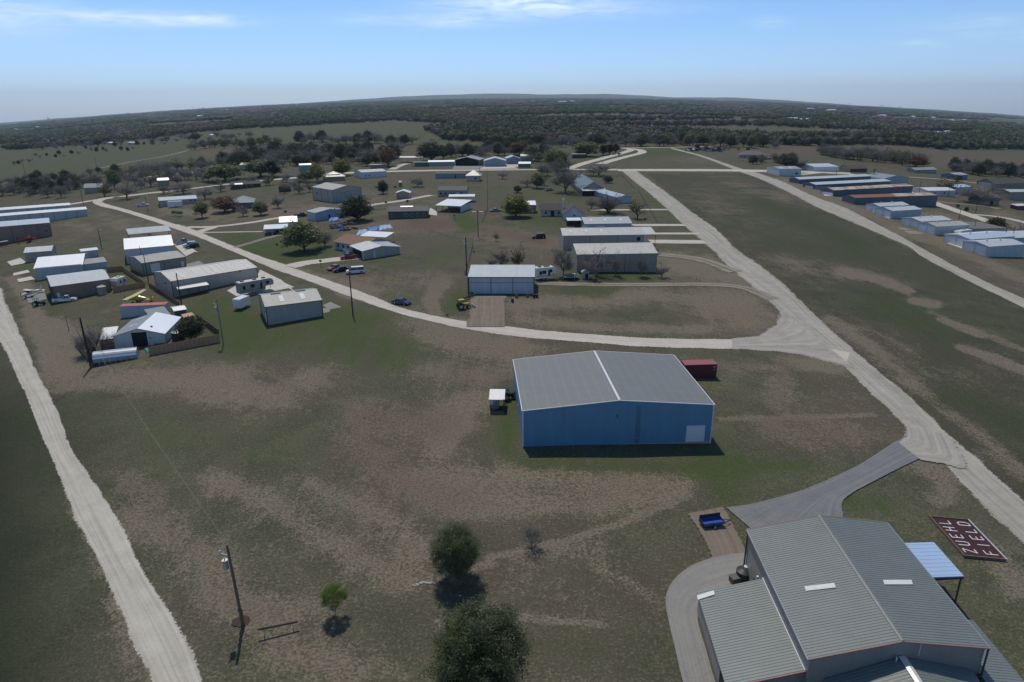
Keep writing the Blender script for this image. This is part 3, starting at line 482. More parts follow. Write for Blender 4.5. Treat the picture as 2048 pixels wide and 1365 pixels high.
# ------------------------------------------------------------------ buildings
class Bld:
    """origin at ground corner A, x along the wall A-B that faces the camera, y away from it"""
    def __init__(s, name, label, cat, a, b, eave, depth, kind='side', rise=1., wall=None, roof=None, over=.2, trim=None, group=None, wallname='wall', open_front=False, ridge=.5, parent=None, z0=None):
        A_ = W3(*a) if len(a) == 2 else np.array(a, float); B_ = W3(*b) if len(b) == 2 else np.array(b, float)
        s.A, s.B = A_, B_; s.W = float(np.hypot(*(B_-A_)[:2])); e = (B_-A_)[:2]/s.W; n = np.array([-e[1], e[0]]); s.rz = math.atan2(e[1], e[0])
        if not isinstance(eave, (int, float)): h = height(A_ if eave[0] == 'a' else B_, eave[1])
        else: h = eave
        s.slope = 0.
        z = (A_[2]+B_[2])/2 if z0 is None else z0
        if not isinstance(eave, (int, float)): h = (A_ if eave[0] == 'a' else B_)[2]+h-z
        s.h = h; s.slope = abs(A_[2]-B_[2])
        if isinstance(depth, (int, float)): s.D = depth
        else:
            c = Pz(depth[0], depth[1], z+(h if len(depth) < 3 else depth[2])); s.D = abs(float(np.dot((c-A_)[:2], n)))
        s.kind, s.rise, s.over = kind, rise, over; W_, D_ = s.W, s.D
        s.root = parent or thing(name, label, cat, (A_[0], A_[1], z), s.rz, group); s.rd = ridge
        pre = '' if parent is None else 'lean_to_'
        if wall is not None:
            m = MB(); b0 = -.7-s.slope; rf = .0
            P4 = [(0, 0), (W_, 0), (W_, D_), (0, D_)]
            def top(x, y): return s.rz_at(x, y)-.02
            for i in range(4):
                if i == 0 and open_front: continue
                (x0, y0), (x1, y1) = P4[i], P4[(i+1) % 4]; L = math.hypot(x1-x0, y1-y0); pts = [(x0, y0, b0), (x1, y1, b0), (x1, y1, top(x1, y1))]; uv = [(0, b0), (L, b0), (L, h)]
                if kind == 'front' and i in (0, 2): pts.append((W_*ridge, y0, top(W_*ridge, y0))); uv.append((L*.5, h+rise))
                if kind == 'side' and i in (1, 3): pts.append((x0, D_*ridge, top(x0, D_*ridge))); uv.append((L*.5, h+rise))
                pts.append((x0, y0, top(x0, y0))); uv.append((0, h)); m.face(pts, uv)
            m.build(pre+wallname, wall, s.root); 
        s.roofs = s.make_roof(roof, pre)
        if trim: s.make_trim(trim)
    def rz_at(s, x, y):
        h, r, W_, D_ = s.h, s.rise, s.W, s.D
        if s.kind == 'side': k = s.rd*D_; return h+r*(y/k if y < k else (D_-y)/(D_-k)) if D_ else h
        if s.kind == 'front': k = s.rd*W_; return h+r*(x/k if x < k else (W_-x)/(W_-k))
        if s.kind == 'shed': return h+r*y/D_
        if s.kind == 'shedx': return h+r*x/W_
        return h
    def make_roof(s, roof, pre=''):
        o, W_, D_, h, r, th = s.over, s.W, s.D, s.h, s.rise, .1; m = MB(); f = s.rz_at; k = s.rd
        def q(pts, uvs):
            n0 = len(m.f); m.slab([(x, y, z+.06) for x, y, z in pts], th)
            m.uv[sum(len(fc) for fc in m.f[:n0]):][:0]
            st = sum(len(fc) for fc in m.f[:n0]); m.uv[st:st+len(uvs)] = uvs
        if s.kind == 'side':
            e0 = -o*r/(k*D_); e1 = -o*r/((1-k)*D_)
            q([(-o, -o, h+e0), (W_+o, -o, h+e0), (W_+o, k*D_, h+r), (-o, k*D_, h+r)], [(0, 0), (W_, 0), (W_, k*D_), (0, k*D_)])
            q([(-o, k*D_, h+r), (W_+o, k*D_, h+r), (W_+o, D_+o, h+e1), (-o, D_+o, h+e1)], [(0, 0), (W_, 0), (W_, k*D_), (0, k*D_)])
        elif s.kind == 'front':
            e0 = -o*r/(k*W_); e1 = -o*r/((1-k)*W_)
            q([(-o, -o, h+e0), (k*W_, -o, h+r), (k*W_, D_+o, h+r), (-o, D_+o, h+e0)], [(0, 0), (0, k*W_), (D_, k*W_), (D_, 0)])
            q([(k*W_, -o, h+r), (W_+o, -o, h+e1), (W_+o, D_+o, h+e1), (k*W_, D_+o, h+r)], [(0, 0), (0, k*W_), (D_, k*W_), (D_, 0)])
        elif s.kind == 'hip':
            g = min(W_, D_)/2
            if W_ >= D_: r0, r1 = (g, D_/2, h+r), (W_-g, D_/2, h+r)
            else: r0, r1 = (W_/2, g, h+r), (W_/2, D_-g, h+r)
            c = [(-o, -o, h-.1), (W_+o, -o, h-.1), (W_+o, D_+o, h-.1), (-o, D_+o, h-.1)]
            if W_ >= D_: fs = [[c[0], c[1], r1, r0], [c[1], c[2], r1], [c[2], c[3], r0, r1], [c[3], c[0], r0]]
            else: fs = [[c[0], c[1], r0], [c[1], c[2], r1, r0], [c[2], c[3], r1], [c[3], c[0], r0, r1]]
            for ff in fs: m.face([(x, y, z+.06) for x, y, z in ff])
            m.face(c[::-1])
        elif s.kind in ('shed', 'flat', 'shedx'):
            q([(x, y, s.rz_at(x, y) if s.kind != 'flat' else h) for x, y in ((-o, -o), (W_+o, -o), (W_+o, D_+o), (-o, D_+o))], [(0, 0), (W_, 0), (W_, D_), (0, D_)] if s.kind != 'shedx' else [(0, 0), (0, W_), (D_, W_), (D_, 0)])
        elif s.kind == 'arch':
            n = 12; pr = []
            for i in range(n+1):
                a = math.pi*i/n; pr.append((D_/2-(D_/2+o)*math.cos(a), h+r*math.sin(a)))
            for i in range(n):
                (y0, z0), (y1, z1) = pr[i], pr[i+1]; m.face([(-o, y0, z0), (W_+o, y0, z0), (W_+o, y1, z1), (-o, y1, z1)], [(0, 0), (W_, 0), (W_, 1), (0, 1)])
            for x in (-o, W_+o): m.face([(x, y, z) for y, z in pr])
        m.uv = m.uv[:sum(len(fc) for fc in m.f)]
        return m.build(pre+'roof', roof, s.root)
    def make_trim(s, tm):
        o, W_, D_, h = s.over+.02, s.W, s.D, s.h; m = MB(); f = s.rz_at; t = .08
        def bar(p, q): m.tube(p, q, t, n=4)
        z = .02
        if s.kind == 'front':
            k = s.rd*W_; e = h-o*s.rise/k
            for y in (-o, D_+o): bar((-o, y, e+z), (k, y, h+s.rise+z)); bar((k, y, h+s.rise+z), (W_+o, y, e+z))
            bar((-o, -o, e+z), (-o, D_+o, e+z)); bar((W_+o, -o, e+z), (W_+o, D_+o, e+z))
        elif s.kind == 'side':
            k = s.rd*D_; e = h-o*s.rise/k
            for x in (-o, W_+o): bar((x, -o, e+z), (x, k, h+s.rise+z)); bar((x, k, h+s.rise+z), (x, D_+o, e+z))
            bar((-o, -o, e+z), (W_+o, -o, e+z)); bar((-o, D_+o, e+z), (W_+o, D_+o, e+z))
        else: bar((-o, -o, h+z), (W_+o, -o, h+z))
        for x, y in ((0, 0), (W_, 0), (0, D_)): m.box(x-.09, x+.09, y-.09, y+.09, -.4, f(x, y)-.1)
        return m.build('trim', tm, s.root)
    def on(s, wall, u0, u1, z0, z1, m, name='door', proud=.05, frame=None):
        W_, D_ = s.W, s.D; b = MB(); p = proud
        def bx(u0, u1, z0, z1, p, b):
            if wall == 'F': b.box(u0*W_, u1*W_, -p, .05, z0, z1)
            elif wall == 'B': b.box(u0*W_, u1*W_, D_-.05, D_+p, z0, z1)
            elif wall == 'L': b.box(-p, .05, u0*D_, u1*D_, z0, z1)
            elif wall == 'R': b.box(W_-.05, W_+p, u0*D_, u1*D_, z0, z1)
        bx(u0, u1, z0, z1, p, b); o = b.build(name, m, s.root)
        if frame:
            fb = MB(); L = W_ if wall in 'FB' else D_; w_ = .09/L
            bx(u0-w_, u0, z0, z1+.09, p+.03, fb); bx(u1, u1+w_, z0, z1+.09, p+.03, fb); bx(u0, u1, z1, z1+.09, p+.03, fb)
            if name == 'window': bx(u0, u1, z0-.09, z0, p+.03, fb)
            fb.build('frame', frame, o)
        return o
    def up(s, x0, x1, y0, y1, m, name='skylight', lift=.09, th=.05):
        b = MB(); q = [(x*s.W, y*s.D) for x, y in ((x0, y0), (x1, y0), (x1, y1), (x0, y1))]
        b.slab([(x, y, s.rz_at(x, y)+lift+.03) for x, y in q], th); return b.build(name, m, s.root)
    def vent(s, x0, x1, y=.5, w_=.5, hh=.35, m=None):
        b = MB(); z = s.rz_at(x0*s.W, y*s.D)
        pr = [(-w_, -.1), (-w_*.8, hh*.5), (0, hh), (w_*.8, hh*.5), (w_, -.1)]
        n = len(pr)
        for i in range(n-1): b.face([(x0*s.W, y*s.D+pr[i][0], z+pr[i][1]), (x1*s.W, y*s.D+pr[i][0], z+pr[i][1]), (x1*s.W, y*s.D+pr[i+1][0], z+pr[i+1][1]), (x0*s.W, y*s.D+pr[i+1][0], z+pr[i+1][1])])
        for x in (x0, x1): b.face([(x*s.W, y*s.D+a, z+c) for a, c in pr])
        return b.build('ridge_vent', m or R_BLUEM, s.root)
    def turbine(s, x, y):
        b = MB(); z = s.rz_at(x*s.W, y*s.D); c = (x*s.W, y*s.D)
        b.tube((*c, z-.1), (*c, z+.35), .16); b.tube((*c, z+.35), (*c, z+.5), .28, .34); b.tube((*c, z+.5), (*c, z+.72), .34, .12); return b.build('turbine_vent', STEEL, s.root)
    def seams(s, wall, us, m=None, z1=None, name='door_seam'):
        z1 = z1 or s.h-.3
        for u in us:
            b = MB()
            if wall == 'F': b.box(u*s.W-.07, u*s.W+.07, -.06, .05, -.2, z1)
            elif wall == 'L': b.box(-.06, .05, u*s.D-.07, u*s.D+.07, -.2, z1)
            b.build(name, m or TRIMD, s.root)
    def posts(s, xs, ys, m=None, r=.09):
        for x in xs:
            for y in ys:
                b = MB(); X, Y = x*s.W, y*s.D; b.box(X-r, X+r, Y-r, Y+r, -.5, s.rz_at(X, Y)); b.build('post', m or TRIMD, s.root)
    def windows(s, wall, spots, z0=1., z1=2.1, w_=.9, frame=None):
        L = s.W if wall in 'FB' else s.D
        for u in spots: s.on(wall, u-w_/2/L, u+w_/2/L, z0, z1, GLASS, 'window', .04, frame or TRIMW)
RG = 'long hangar rows left of the bend'
# --- far left cluster
b = Bld('hangar_row', 'farthest pale roofed hangar row at the left edge', 'hangar', (-24, 447), (142, 421), ('b', 410.5), 9., 'side', .7, W_BLUEW, R_WHITE, group=RG); b.seams('F', [.12, .24, .36, .48, .6, .72, .84]); b.turbine(.8, .4)
b = Bld('hangar_row', 'second pale hangar row behind the brown one, doors closed', 'hangar', (-24, 464.5), (176, 431.5), ('b', 418.7), 8.5, 'side', .7, W_BLUEW, R_WHITE, group=RG); b.seams('F', [.1, .2, .31, .42, .54, .66, .78, .89]); b.turbine(.7, .45)
b = Bld('brown_hangar_row', 'brown hangar row behind the parked red aeroplane', 'hangar', (-24, 494), (104.7, 472), ('b', 446), (94.6, 436.5), 'side', .5, W_BROWN, R_PALE, trim=TRIMD); b.seams('F', [.2, .4, .6, .8], TRIMD); b.on('F', .9, .95, 3.2, 3.6, DARK, 'vent_grille')
b = Bld('small_hangar', 'small grey hangar with curved pale roof, beyond the white one', 'hangar', (53, 526), (106, 517.5), ('a', 506), (40.6, 497.5), 'side', 1., W_GREY, R_PALE); b.on('L', .15, .85, 0, 2.6, W_TAN, 'hangar_door')
b = Bld('white_hangar', 'white hangar with bright ribbed roof and green trim line', 'hangar', (74, 562), (168, 546), ('a', 538), (53, 517), 'side', 1.5, W_BLUEW, R_BRIGHT, ridge=.55); b.on('L', .2, .8, 0, 3.6, DOOR_W, 'hangar_door'); b.on('F', .02, .98, 3.3, 3.5, W_SAGE, 'fascia')
b2 = Bld('white_hangar_annexe', 'low grey roofed annexe joined to the bright white hangar', 'shed', (168, 544), (214.6, 535), ('b', 524), 7., 'shed', .35, W_BLUEW, R_GREY)
b2 = Bld('white_shed', 'little white roofed shed behind the grey annexe', 'shed', (166, 519), (198, 513), 2.6, 3., 'shed', .3, W_BLUEW, R_WHITE)
b = Bld('brown_hangar', 'brown hangar with grey roof behind the white pickup', 'hangar', (110.5, 606.3), (223.4, 582), ('a', 573.8), (88.2, 553.6), 'side', 1.1, W_BROWN, R_PALE, trim=TRIMD); b.seams('L', [.1, .24, .38, .52, .66, .8, .92], TRIMD); b.on('F', .06, .11, 0, 2.1, DOOR_W, 'door'); b.on('F', .68, .70, 1.4, 2., GLASS, 'window', frame=TRIMW)
b = Bld('big_white_hangar', 'tall white hangar whose roof glares in the sun', 'hangar', (255.2, 528.5), (350, 513.5), ('a', 499.3), (224, 482.5), 'side', 1.7, W_WHITE, R_BRIGHT, ridge=.6); b.on('F', .30, .31, 0, 5.2, TRIMD, 'downspout')
b2 = Bld('lean_to', 'grey lean to roof on posts behind the glaring white hangar', 'shed', (262, 494), (344, 481), 4.2, 8., 'shed', .9, None, R_GALV); b2.posts([.0, .5, 1], [0., 1])
b = Bld('tan_hangar', 'tan hangar with dark corner trim and white roll door', 'hangar', (288.9, 551.4), (372.7, 533), ('a', 526.8), (264.7, 513.8), 'side', 1.0, W_SAGE, R_GREY, trim=TRIMD); b.on('F', .17, .39, 0, 2.9, DOOR_W, 'roll_door', frame=TRIMD); b.on('F', .89, .95, 0, 2.1, DOOR_W, 'door'); b.seams('F', [.49], TRIMD)
b = Bld('long_grey_hangar', 'long grey hangar with patched roof and small porch', 'hangar', (348, 595.5), (516, 557), ('a', 563), (313.6, 543.8), 'side', 1.2, W_GREY, R_OLD, trim=TRIMD)
for x in (.13, .3, .44, .52, .6, .72, .9): b.up(x, x+.02, .06, .46, SKYL)
b.on('L', .3, .4, 2., 2.8, GLASS, 'window', frame=TRIMW); b.on('F', .78, .80, 3.3, 3.6, DARK, 'vent_grille')
p = Bld('porch', 'white porch roof over brown boards beside the long hangar', 'porch', (360.5, 597.3), (418.5, 584.5), 2.3, 3.0, 'shed', .45, None, R_WHITE); p.posts([0, .33, .66, 1], [0.]); p.on('B', .2, .6, 0, 2.2, WOOD, 'back_wall')
b = Bld('grey_hangar', 'grey hangar standing alone on the grass with two ridge vents', 'hangar', (536.2, 651.2), (645.7, 632.1), ('a', 614), (490.8, 765*0+592.3), 'side', 1.25, W_WHITE if 0 else sheet('light_grey_wall', (.38, .37, .35)), R_GREY, trim=TRIMD)
b.up(.28, .36, .12, .38, SKYL); b.up(.66, .74, .12, .38, SKYL); b.vent(.16, .34); b.vent(.62, .80); b.on('L', .04, .22, 0, 2.4, DOOR_W, 'roll_door', frame=TRIMD); b.on('F', .16, .18, .4, .8, STEEL, 'utility_box'); b.on('F', .965, .975, 2.3, 2.6, STEEL, 'wall_lamp')
b = Bld('workshop', 'blue grey workshop with half white roof and dark open door', 'workshop', (230.8, 700), (332, 687.5), ('a', 673.6), (205, 643.3), 'front', 1.5, W_BLUEW, R_GREY, over=.25, trim=None)
b.up(.505, 1.02, -.01, 1.01, R_BRIGHT, 'white_roof_half', .05, .04); b.on('F', .36, .66, 0, 3.3, DARK, 'open_doorway', frame=TRIMW); b.on('F', .76, .80, 4.2, 4.6, STEEL, 'wall_vent'); b.on('F', .70, .725, 1.7, 2., DARK, 'electric_meter'); b.up(.18, .36, .35, .4, SKYL); b.up(.14, .34, .8, .84, SKYL)
for u in (.78, .83, .88, .93): b.on('F', u, u+.03, .1, .5, DARK, 'crate')
c = Bld('side_shed', 'low white roofed shed against the workshop', 'shed', (203, 701), (231, 696), 2.3, 6., 'shed', .8, W_BROWN, R_WHITE)
c = Bld('tin_shelter', 'slate blue tin shelter behind the workshop', 'shed', (307, 661), (343, 652), ('a', 636), 5., 'shed', .8, W_SLATE, R_BLUEM); c.on('F', .3, .95, 0, 2, CEDAR, 'board_wall')
c = Bld('garden_shed', 'dark blue shed with white roof by the tall pole', 'shed', (352, 641), (374.5, 636), ('a', 622.5), (344, 614.5), 'side', .35, W_SLATE, R_WHITE); c.on('L', .2, .6, .8, 1.8, DOOR_W, 'window')
c = Bld('garden_shed', 'tiny red roofed shed behind the dark tree', 'shed', (371, 650), (389, 645), 1.8, 2.5, 'side', .4, W_BROWN, sheet('red_roof', (.28, .07, .04)))
# polycarbonate greenhouse
a_, b_ = W3(188, 733.5), W3(275, 717.5); L_ = float(np.hypot(*(b_-a_)[:2])); g = thing('greenhouse', 'long silvery arched greenhouse behind the left board fence', 'greenhouse', a_, math.atan2(b_[1]-a_[1], b_[0]-a_[0]))
m = MB(); n = 10; W2 = 3.2; hw = 1.5
for i in range(n):
    a0, a1 = math.pi*i/n, math.pi*(i+1)/n; q = lambda a: (W2/2-W2/2*math.cos(a), hw+1.1*math.sin(a)); (y0, z0), (y1, z1) = q(a0), q(a1); m.face([(0, y0, z0), (L_, y0, z0), (L_, y1, z1), (0, y1, z1)])
m.build('curved_roof', mat('silver_film', (.62, .64, .66), .25, .5, .12, 1.5), g)
m = MB(); m.box(0, L_, 0, .04, .7, hw); m.box(0, L_, W2-.04, W2, .2, hw); m.box(0, .04, 0, W2, .2, hw+.5); m.box(L_-.04, L_, 0, W2, .2, hw+.5); m.build('side_wall', mat('clear_panel', (.28, .30, .31), .3, 0, .2), g)
m = MB()
for i in range(9): x = L_*i/8; m.box(x-.05, x+.05, -.05, .05, -.4, hw)
m.build('frame', STEEL, g); m = MB(); m.box(0, L_, .05, .1, -.3, .7); m.build('base_wall', mat('dark_mesh', (.06, .06, .065), .9), g)
# long red topped trailer body
b = Bld('storage_trailer', 'long pale trailer body with red roof edge behind the workshop', 'trailer', (243, 637), (333, 627), 2.6, 2.5, 'flat', 0, mat('trailer_white', (.5, .52, .55), .5), mat('red_top', (.42, .12, .09), .6), .06)
# --- centre, back rows
b = Bld('long_house', 'long low shop with pale roof behind the white box trailer', 'building', (320.4, 415.2), (395, 406), ('a', 402), (303.7, 396.5), 'side', .9, W_GREY, R_PALE); b.on('L', .0, 1., 0, 3., W_BROWN, 'end_wall'); b.windows('F', [.82, .94], 1.6, 2.4, .9)
b = Bld('slant_roof_barn', 'barn with long bluish sunlit roof slope left of the bend', 'barn', (170, 389), (206, 385), 3.6, 9., 'side', 2.2, W_SAGE, R_BLUEM)
b = Bld('cabin', 'small cabin with mottled white roof among the trees', 'cabin', (317, 374), (339, 371.5), ('a', 361.5), 7., 'side', 1.2, W_SAGE, R_WHITE)
b = Bld('dark_house', 'dark low house with long grey roof near the far lane', 'house', (465, 380), (522, 374), ('a', 370), 9., 'side', 1.2, W_DARK, R_SHING, over=.5); b.up(.1, .38, -.05, .2, R_WHITE, 'porch_roof'); b.windows('F', [.3, .5, .7], .9, 1.9)
b = Bld('hip_roof_house', 'blue grey hip roofed house beside three oaks', 'house', (466, 420), (508, 416), 3., 14., 'hip', 2.3, W_SLATE, R_BLUEM, over=.6); b.windows('F', [.3, .75]); b.on('F', .45, .6, 0, 2.1, DARK, 'door')
b = Bld('white_barn', 'pale tin roofed barn almost hidden behind green trees', 'barn', (480, 342), (520, 340), 4., 10, 'side', 1.2, W_TEAL, R_OLD)
b = Bld('grey_shop', 'large grey shop with two green framed hangar doors', 'workshop', (667.4, 406.3), (723.5, 398), ('a', 380.5), (617.3, 375), 'front', 1.6, W_GREY, R_GREY, trim=TRIMD)
b.on('F', .1, .40, 0, 4.3, DOOR_G, 'hangar_door', frame=mat('green_frame', (.04, .16, .13))); b.on('F', .45, .95, 0, 4.6, DOOR_G, 'hangar_door', frame=mat('green_frame', (.04, .16, .13))); b.on('L', .76, .82, 2.8, 3.6, GLASS, 'window'); b.seams('L', [.25, .58], TRIMD)
b = Bld('blue_shop', 'light blue shop with low gable left of the big oak', 'workshop', (632, 443.3), (689.4, 434.2), ('a', 426.4), (608.6, 423), 'front', 1.0, W_LBLUE, R_GREY, trim=None); b.on('F', .44, .5, 0, 2., DARK, 'door'); b.on('F', .84, .96, 0, 1.8, DARK, 'open_doorway')
b = Bld('carport', 'white roofed open carport left of the spreading green tree', 'carport', (529.5, 472), (576, 467.5), ('a', 459), 7., 'shed', .5, None, R_WHITE); b.posts([0, .33, .66, 1], [0, 1], TRIMW); b.on('B', 0, .9, 0, 2.2, W_CREAM, 'back_wall')
b = Bld('carport_house', 'bright gabled tin roof behind the white carport', 'house', (562, 458), (594, 455), 2.6, 8., 'side', 1.4, W_CREAM, R_WHITE, over=.4)
# brown roofed house with garage
b = Bld('brown_roof_house', 'brown shingled house joined to the grey garage', 'house', (671, 499), (727, 508), 2.7, 11., 'side', 1.7, W_LBLUE, R_BROWN, over=.5); b.windows('F', [.12, .3, .48, .66], .8, 2.); b.on('F', .36, .56, 0, 1., TRIMW, 'porch_rail', .9)
b = Bld('patio_roof', 'pale white patio roof behind the grey garage', 'porch', (722, 488), (772, 490), 2.7, 6., 'shed', .6, None, R_WHITE); b.posts([0, .5, 1], [0, 1], TRIMW)
b = Bld('grey_garage', 'grey low gabled garage with open left bay', 'garage', (727, 520), (800, 508.3), ('a', 502.5), 10.5, 'front', .9, W_GREY, R_GALV, trim=TRIMW, over=.3); b.on('L', .08, .85, 0, 2.5, DARK, 'open_doorway', frame=TRIMW); b.on('F', .28, .32, 0, 2., TRIMW, 'door')
b = Bld('green_house', 'dark green house with five white framed windows', 'house', (777, 439), (856.4, 436), ('a', 423.3), 8.5, 'side', 1.4, W_GREEN, R_SHGREY, over=.3); b.windows('F', [.10, .42, .47, .59, .73, .90], .8, 1.9, .7); b.on('F', .64, .95, 0, .6, WOOD, 'deck', 1.2); b.up(.30, .62, .35, .45, R_WHITE, 'dormer_roof', .35, .3)
b = Bld('tan_shed', 'small tan gabled shed with white trim on open grass', 'shed', (793, 398.5), (820, 397.6), ('a', 386.5), 6.5, 'front', 1.1, W_STONE, R_WHITE, trim=TRIMW)
b = Bld('mobile_home', 'pale grey mobile home with curved roof by the lane', 'mobile home', (724.6, 357.8), (773.5, 353.5), ('a', 345.3), (716, 341), 'side', .9, W_WHITE, R_OLD); b.windows('F', [.14, .3], 1.2, 1.9, .9)
b = Bld('solar_house', 'white hip roofed house with dark solar panels', 'house', (650, 364), (690, 361), 2.8, 13., 'hip', 2.6, W_STONE, R_OLD, over=.7); b.up(.2, .8, .1, .35, mat('solar_panel', (.03, .045, .08), .2), 'solar_panel', 1.1)
b = Bld('white_arch_barn', 'white round topped barn behind the yellow green tree', 'barn', (601, 343.5), (624, 341.5), 3.6, 6, 'arch', 1.6, W_TEAL, R_WHITE, .1)
b = Bld('teal_barn', 'small open teal barn at the end of the pale row', 'barn', (825, 333.7), (857, 333.4), 3., 6., 'flat', 0, None, R_TEAL if 0 else sheet('teal_roof', (.25, .42, .36))); b.posts([0, .25, .5, .75, 1], [0, 1]); b.on('B', 0, 1, 0, 2.8, W_TEAL, 'back_wall')
b = Bld('teal_row', 'long pale teal hangar row with bright white roof', 'hangar', (857, 333), (909, 331.5), ('a', 324.5), 9., 'side', .8, W_TEAL, R_BRIGHT)
b = Bld('open_hangar', 'open fronted hangar with broad grey roof', 'hangar', (911, 332), (958, 332), 4.2, 16., 'front', 2.0, W_SLATE, R_GREY, trim=TRIMW, open_front=True, over=.6)
b = Bld('gabled_hangar', 'blue grey gabled hangar with white roof edge', 'hangar', (969, 334), (1011, 333.5), ('a', 322), 14., 'front', 2.0, W_SLATE if 0 else sheet('bluegrey_wall', (.22, .28, .34)), R_PALE, trim=TRIMW, over=.3)
b = Bld('gabled_hangar', 'smaller blue grey hangar right of the gabled one', 'hangar', (1014, 329), (1040, 328.5), 4.2, 12., 'front', 1.6, sheet('bluegrey_wall', (.22, .28, .34)), R_PALE, trim=TRIMW, over=.3)
b = Bld('teal_shed', 'pale teal shed behind the bare village trees', 'shed', (1041, 324), (1058, 324), 4.2, 8., 'side', 1.2, W_TEAL, R_PALE)
b = Bld('flat_green_shed', 'low green shed with bright white slanted roof', 'shed', (1037, 335.5), (1061, 335.5), 2.6, 5., 'shed', .9, mat('green_wall', (.10, .2, .15)), R_BRIGHT)
b = Bld('grey_mobile_home', 'long pale grey mobile home beside the hut', 'mobile home', (871, 357.8), (931, 357), ('a', 347.5), 5., 'side', .9, sheet('bluegrey_wall', (.22, .28, .34)), R_SHGREY); b.on('F', .65, .69, 0, 2., DARK, 'door')
b = Bld('pyramid_roof_hut', 'square cream hut with pale pyramid roof', 'hut', (934, 363.3), (959.5, 363), 3.4, 8.3, 'hip', 2.9, W_CREAM, R_OLD, over=.9); b.windows('F', [.68], 1.2, 2.4, 1.)
b = Bld('manufactured_home', 'grey green manufactured home with porch gable', 'house', (876, 393.7), (933, 393.2), ('a', 381), 8., 'side', 1.5, W_SAGE, R_SHGREY, over=.3); b.windows('F', [.1, .27, .48, .54, .82], .9, 2.1, 1.1); b.on('F', .66, .72, 0, 2.1, DOOR_W, 'door')
b = Bld('white_flat_shelter', 'flat white shelter roof behind the patio building', 'shelter', (898, 406), (949, 405), 2.8, 6., 'shed', .3, None, R_WHITE); b.posts([0, .33, .66, 1], [0, 1], TRIMW)
b = Bld('patio_building', 'building with wide white patio roof on dark posts', 'building', (873, 424), (920.6, 426), 2.9, 12., 'shed', 1.1, None, R_WHITE, over=.4); b.posts([0, .25, .5, .75, 1], [0.]); b.on('B', 0, 1, 0, 3.2, W_CREAM, 'back_wall'); b.on('R', .0, 1., 0, 2.8, W_WHITE, 'side_wall')
b = Bld('blue_box_shed', 'blue grey box shed with bright white roof behind the yellow tree', 'shed', (1019, 427), (1072, 426.5), ('b', 410.5), 7., 'shed', .9, sheet('bluegrey_wall', (.22, .28, .34)), R_GREY); b.up(.48, 1., 0., 1., R_BRIGHT, 'white_roof_half', .05, .04)
b = Bld('dark_roof_house', 'cream house with long black roof and white chimney', 'house', (1083, 433), (1127, 433), 2.9, 8., 'side', 1.9, W_CREAM, R_SHING, over=.6); b.windows('F', [.2, .78], .9, 2.); b.on('F', .42, .58, 0, 2.2, DARK, 'door'); m = MB(); m.box(b.W*.95, b.W*1.0+.1, -.9, .1, -.3, 7.2); m.build('chimney', TRIMW, b.root)
b = Bld('gabled_wing', 'grey gabled wing with dark roof beside the chimney', 'house', (1128.3, 441.7), (1167, 441.7), ('a', 427.5), 9., 'front', 3.0, W_WHITE, R_SHING, over=.6); b.on('F', .48, .56, 1.6, 2.4, DARK, 'window', frame=TRIMW)
b = Bld('blue_farmhouse', 'blue metal roofed farmhouse with white porch edge', 'house', (1164, 391), (1208, 391), 3.4, (1152, 357), 'front', 3.4, W_SAGE, R_BLUEMETAL, over=.8); c = Bld('', '', '', (b.A+np.array([0, -3., 0])), (b.B+np.array([0, -3., 0])), 2.7, 3., 'shed', .7, None, R_WHITE, parent=b.root, over=.3)
for o in b.root.children:
    if o.name.startswith('lean_to_roof'): o.name = 'porch_roof'; o.location = (0, -3., 0)
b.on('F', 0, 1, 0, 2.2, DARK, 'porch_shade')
b = Bld('blue_roof_shed', 'pale blue roofed shed beside the blue farmhouse', 'shed', (1235, 407), (1263, 406), 2.8, (1212, 372), 'front', 1.0, W_LBLUE, sheet('pale_blue_roof', (.36, .46, .56), .4, .2), over=.4)
b = Bld('first_grey_hangar', 'blue walled hangar with three skylights, farthest of three', 'hangar', (1170, 463), (1262, 463), ('a', 448.3), 15., 'side', 1.3, W_LBLUE, R_GALV, trim=TRIMW)
for x in (.14, .44, .78): b.up(x, x+.05, .2, .34, SKYL); b.vent(x-.03, x+.10, .52)
c = Bld('tin_awning', 'pale tin awning left of the first grey hangar', 'awning', (1135, 455), (1166, 455), 2.6, 4., 'shed', .4, None, R_WHITE); c.posts([0, 1], [0, 1]); c.on('B', 0, 1, 0, 2.3, W_DARK, 'back_wall')
b = Bld('long_canopy_hangar', 'grey hangar with skylights and open canopy at its right end', 'hangar', (1126, 499), (1288, 499), ('a', 471.6), 12., 'side', 1.4, W_GREY, R_GALV, trim=TRIMW); b.seams('F', [.33, .67], TRIMD); b.on('F', .9, .95, 2.6, 4., GLASS, 'window', frame=TRIMW)
for x in (.09, .28, .47): b.up(x, x+.03, .2, .36, SKYL); b.vent(x-.03, x+.07, .52)
m = MB(); o_ = b; x0, x1 = b.W+.23, b.W+3.9; m.slab([(x0, -.2, b.h+.04), (x1, -.2, b.h+.04), (x1-.6, b.D/2, b.h+1.46), (x0, b.D/2, b.h+1.46)], .1); m.slab([(x0, b.D/2, b.h+1.46), (x1-.6, b.D/2, b.h+1.46), (x1, b.D, b.h), (x0, b.D, b.h)], .1); m.build('canopy', R_PALE, b.root); m = MB(); m.box(x1-.4, x1-.25, 0, .15, -.4, b.h); m.build('post', TRIMD, b.root)
b = Bld('curved_roof_hangar', 'grey hangar with curved roof end behind bare trees', 'hangar', (1153.7, 544.3), (1312.3, 544.3), ('a', 509.3), (1300, 488.5), 'side', 1.5, W_SAGE, R_OLD, trim=None, ridge=.6); b.seams('F', [.6], TRIMD); m = MB(); m.box(b.W+.0, b.W+.3, -.2, b.D*.7, b.h-.5, b.h+.0); m.build('barge_board', TRIMR, b.root)
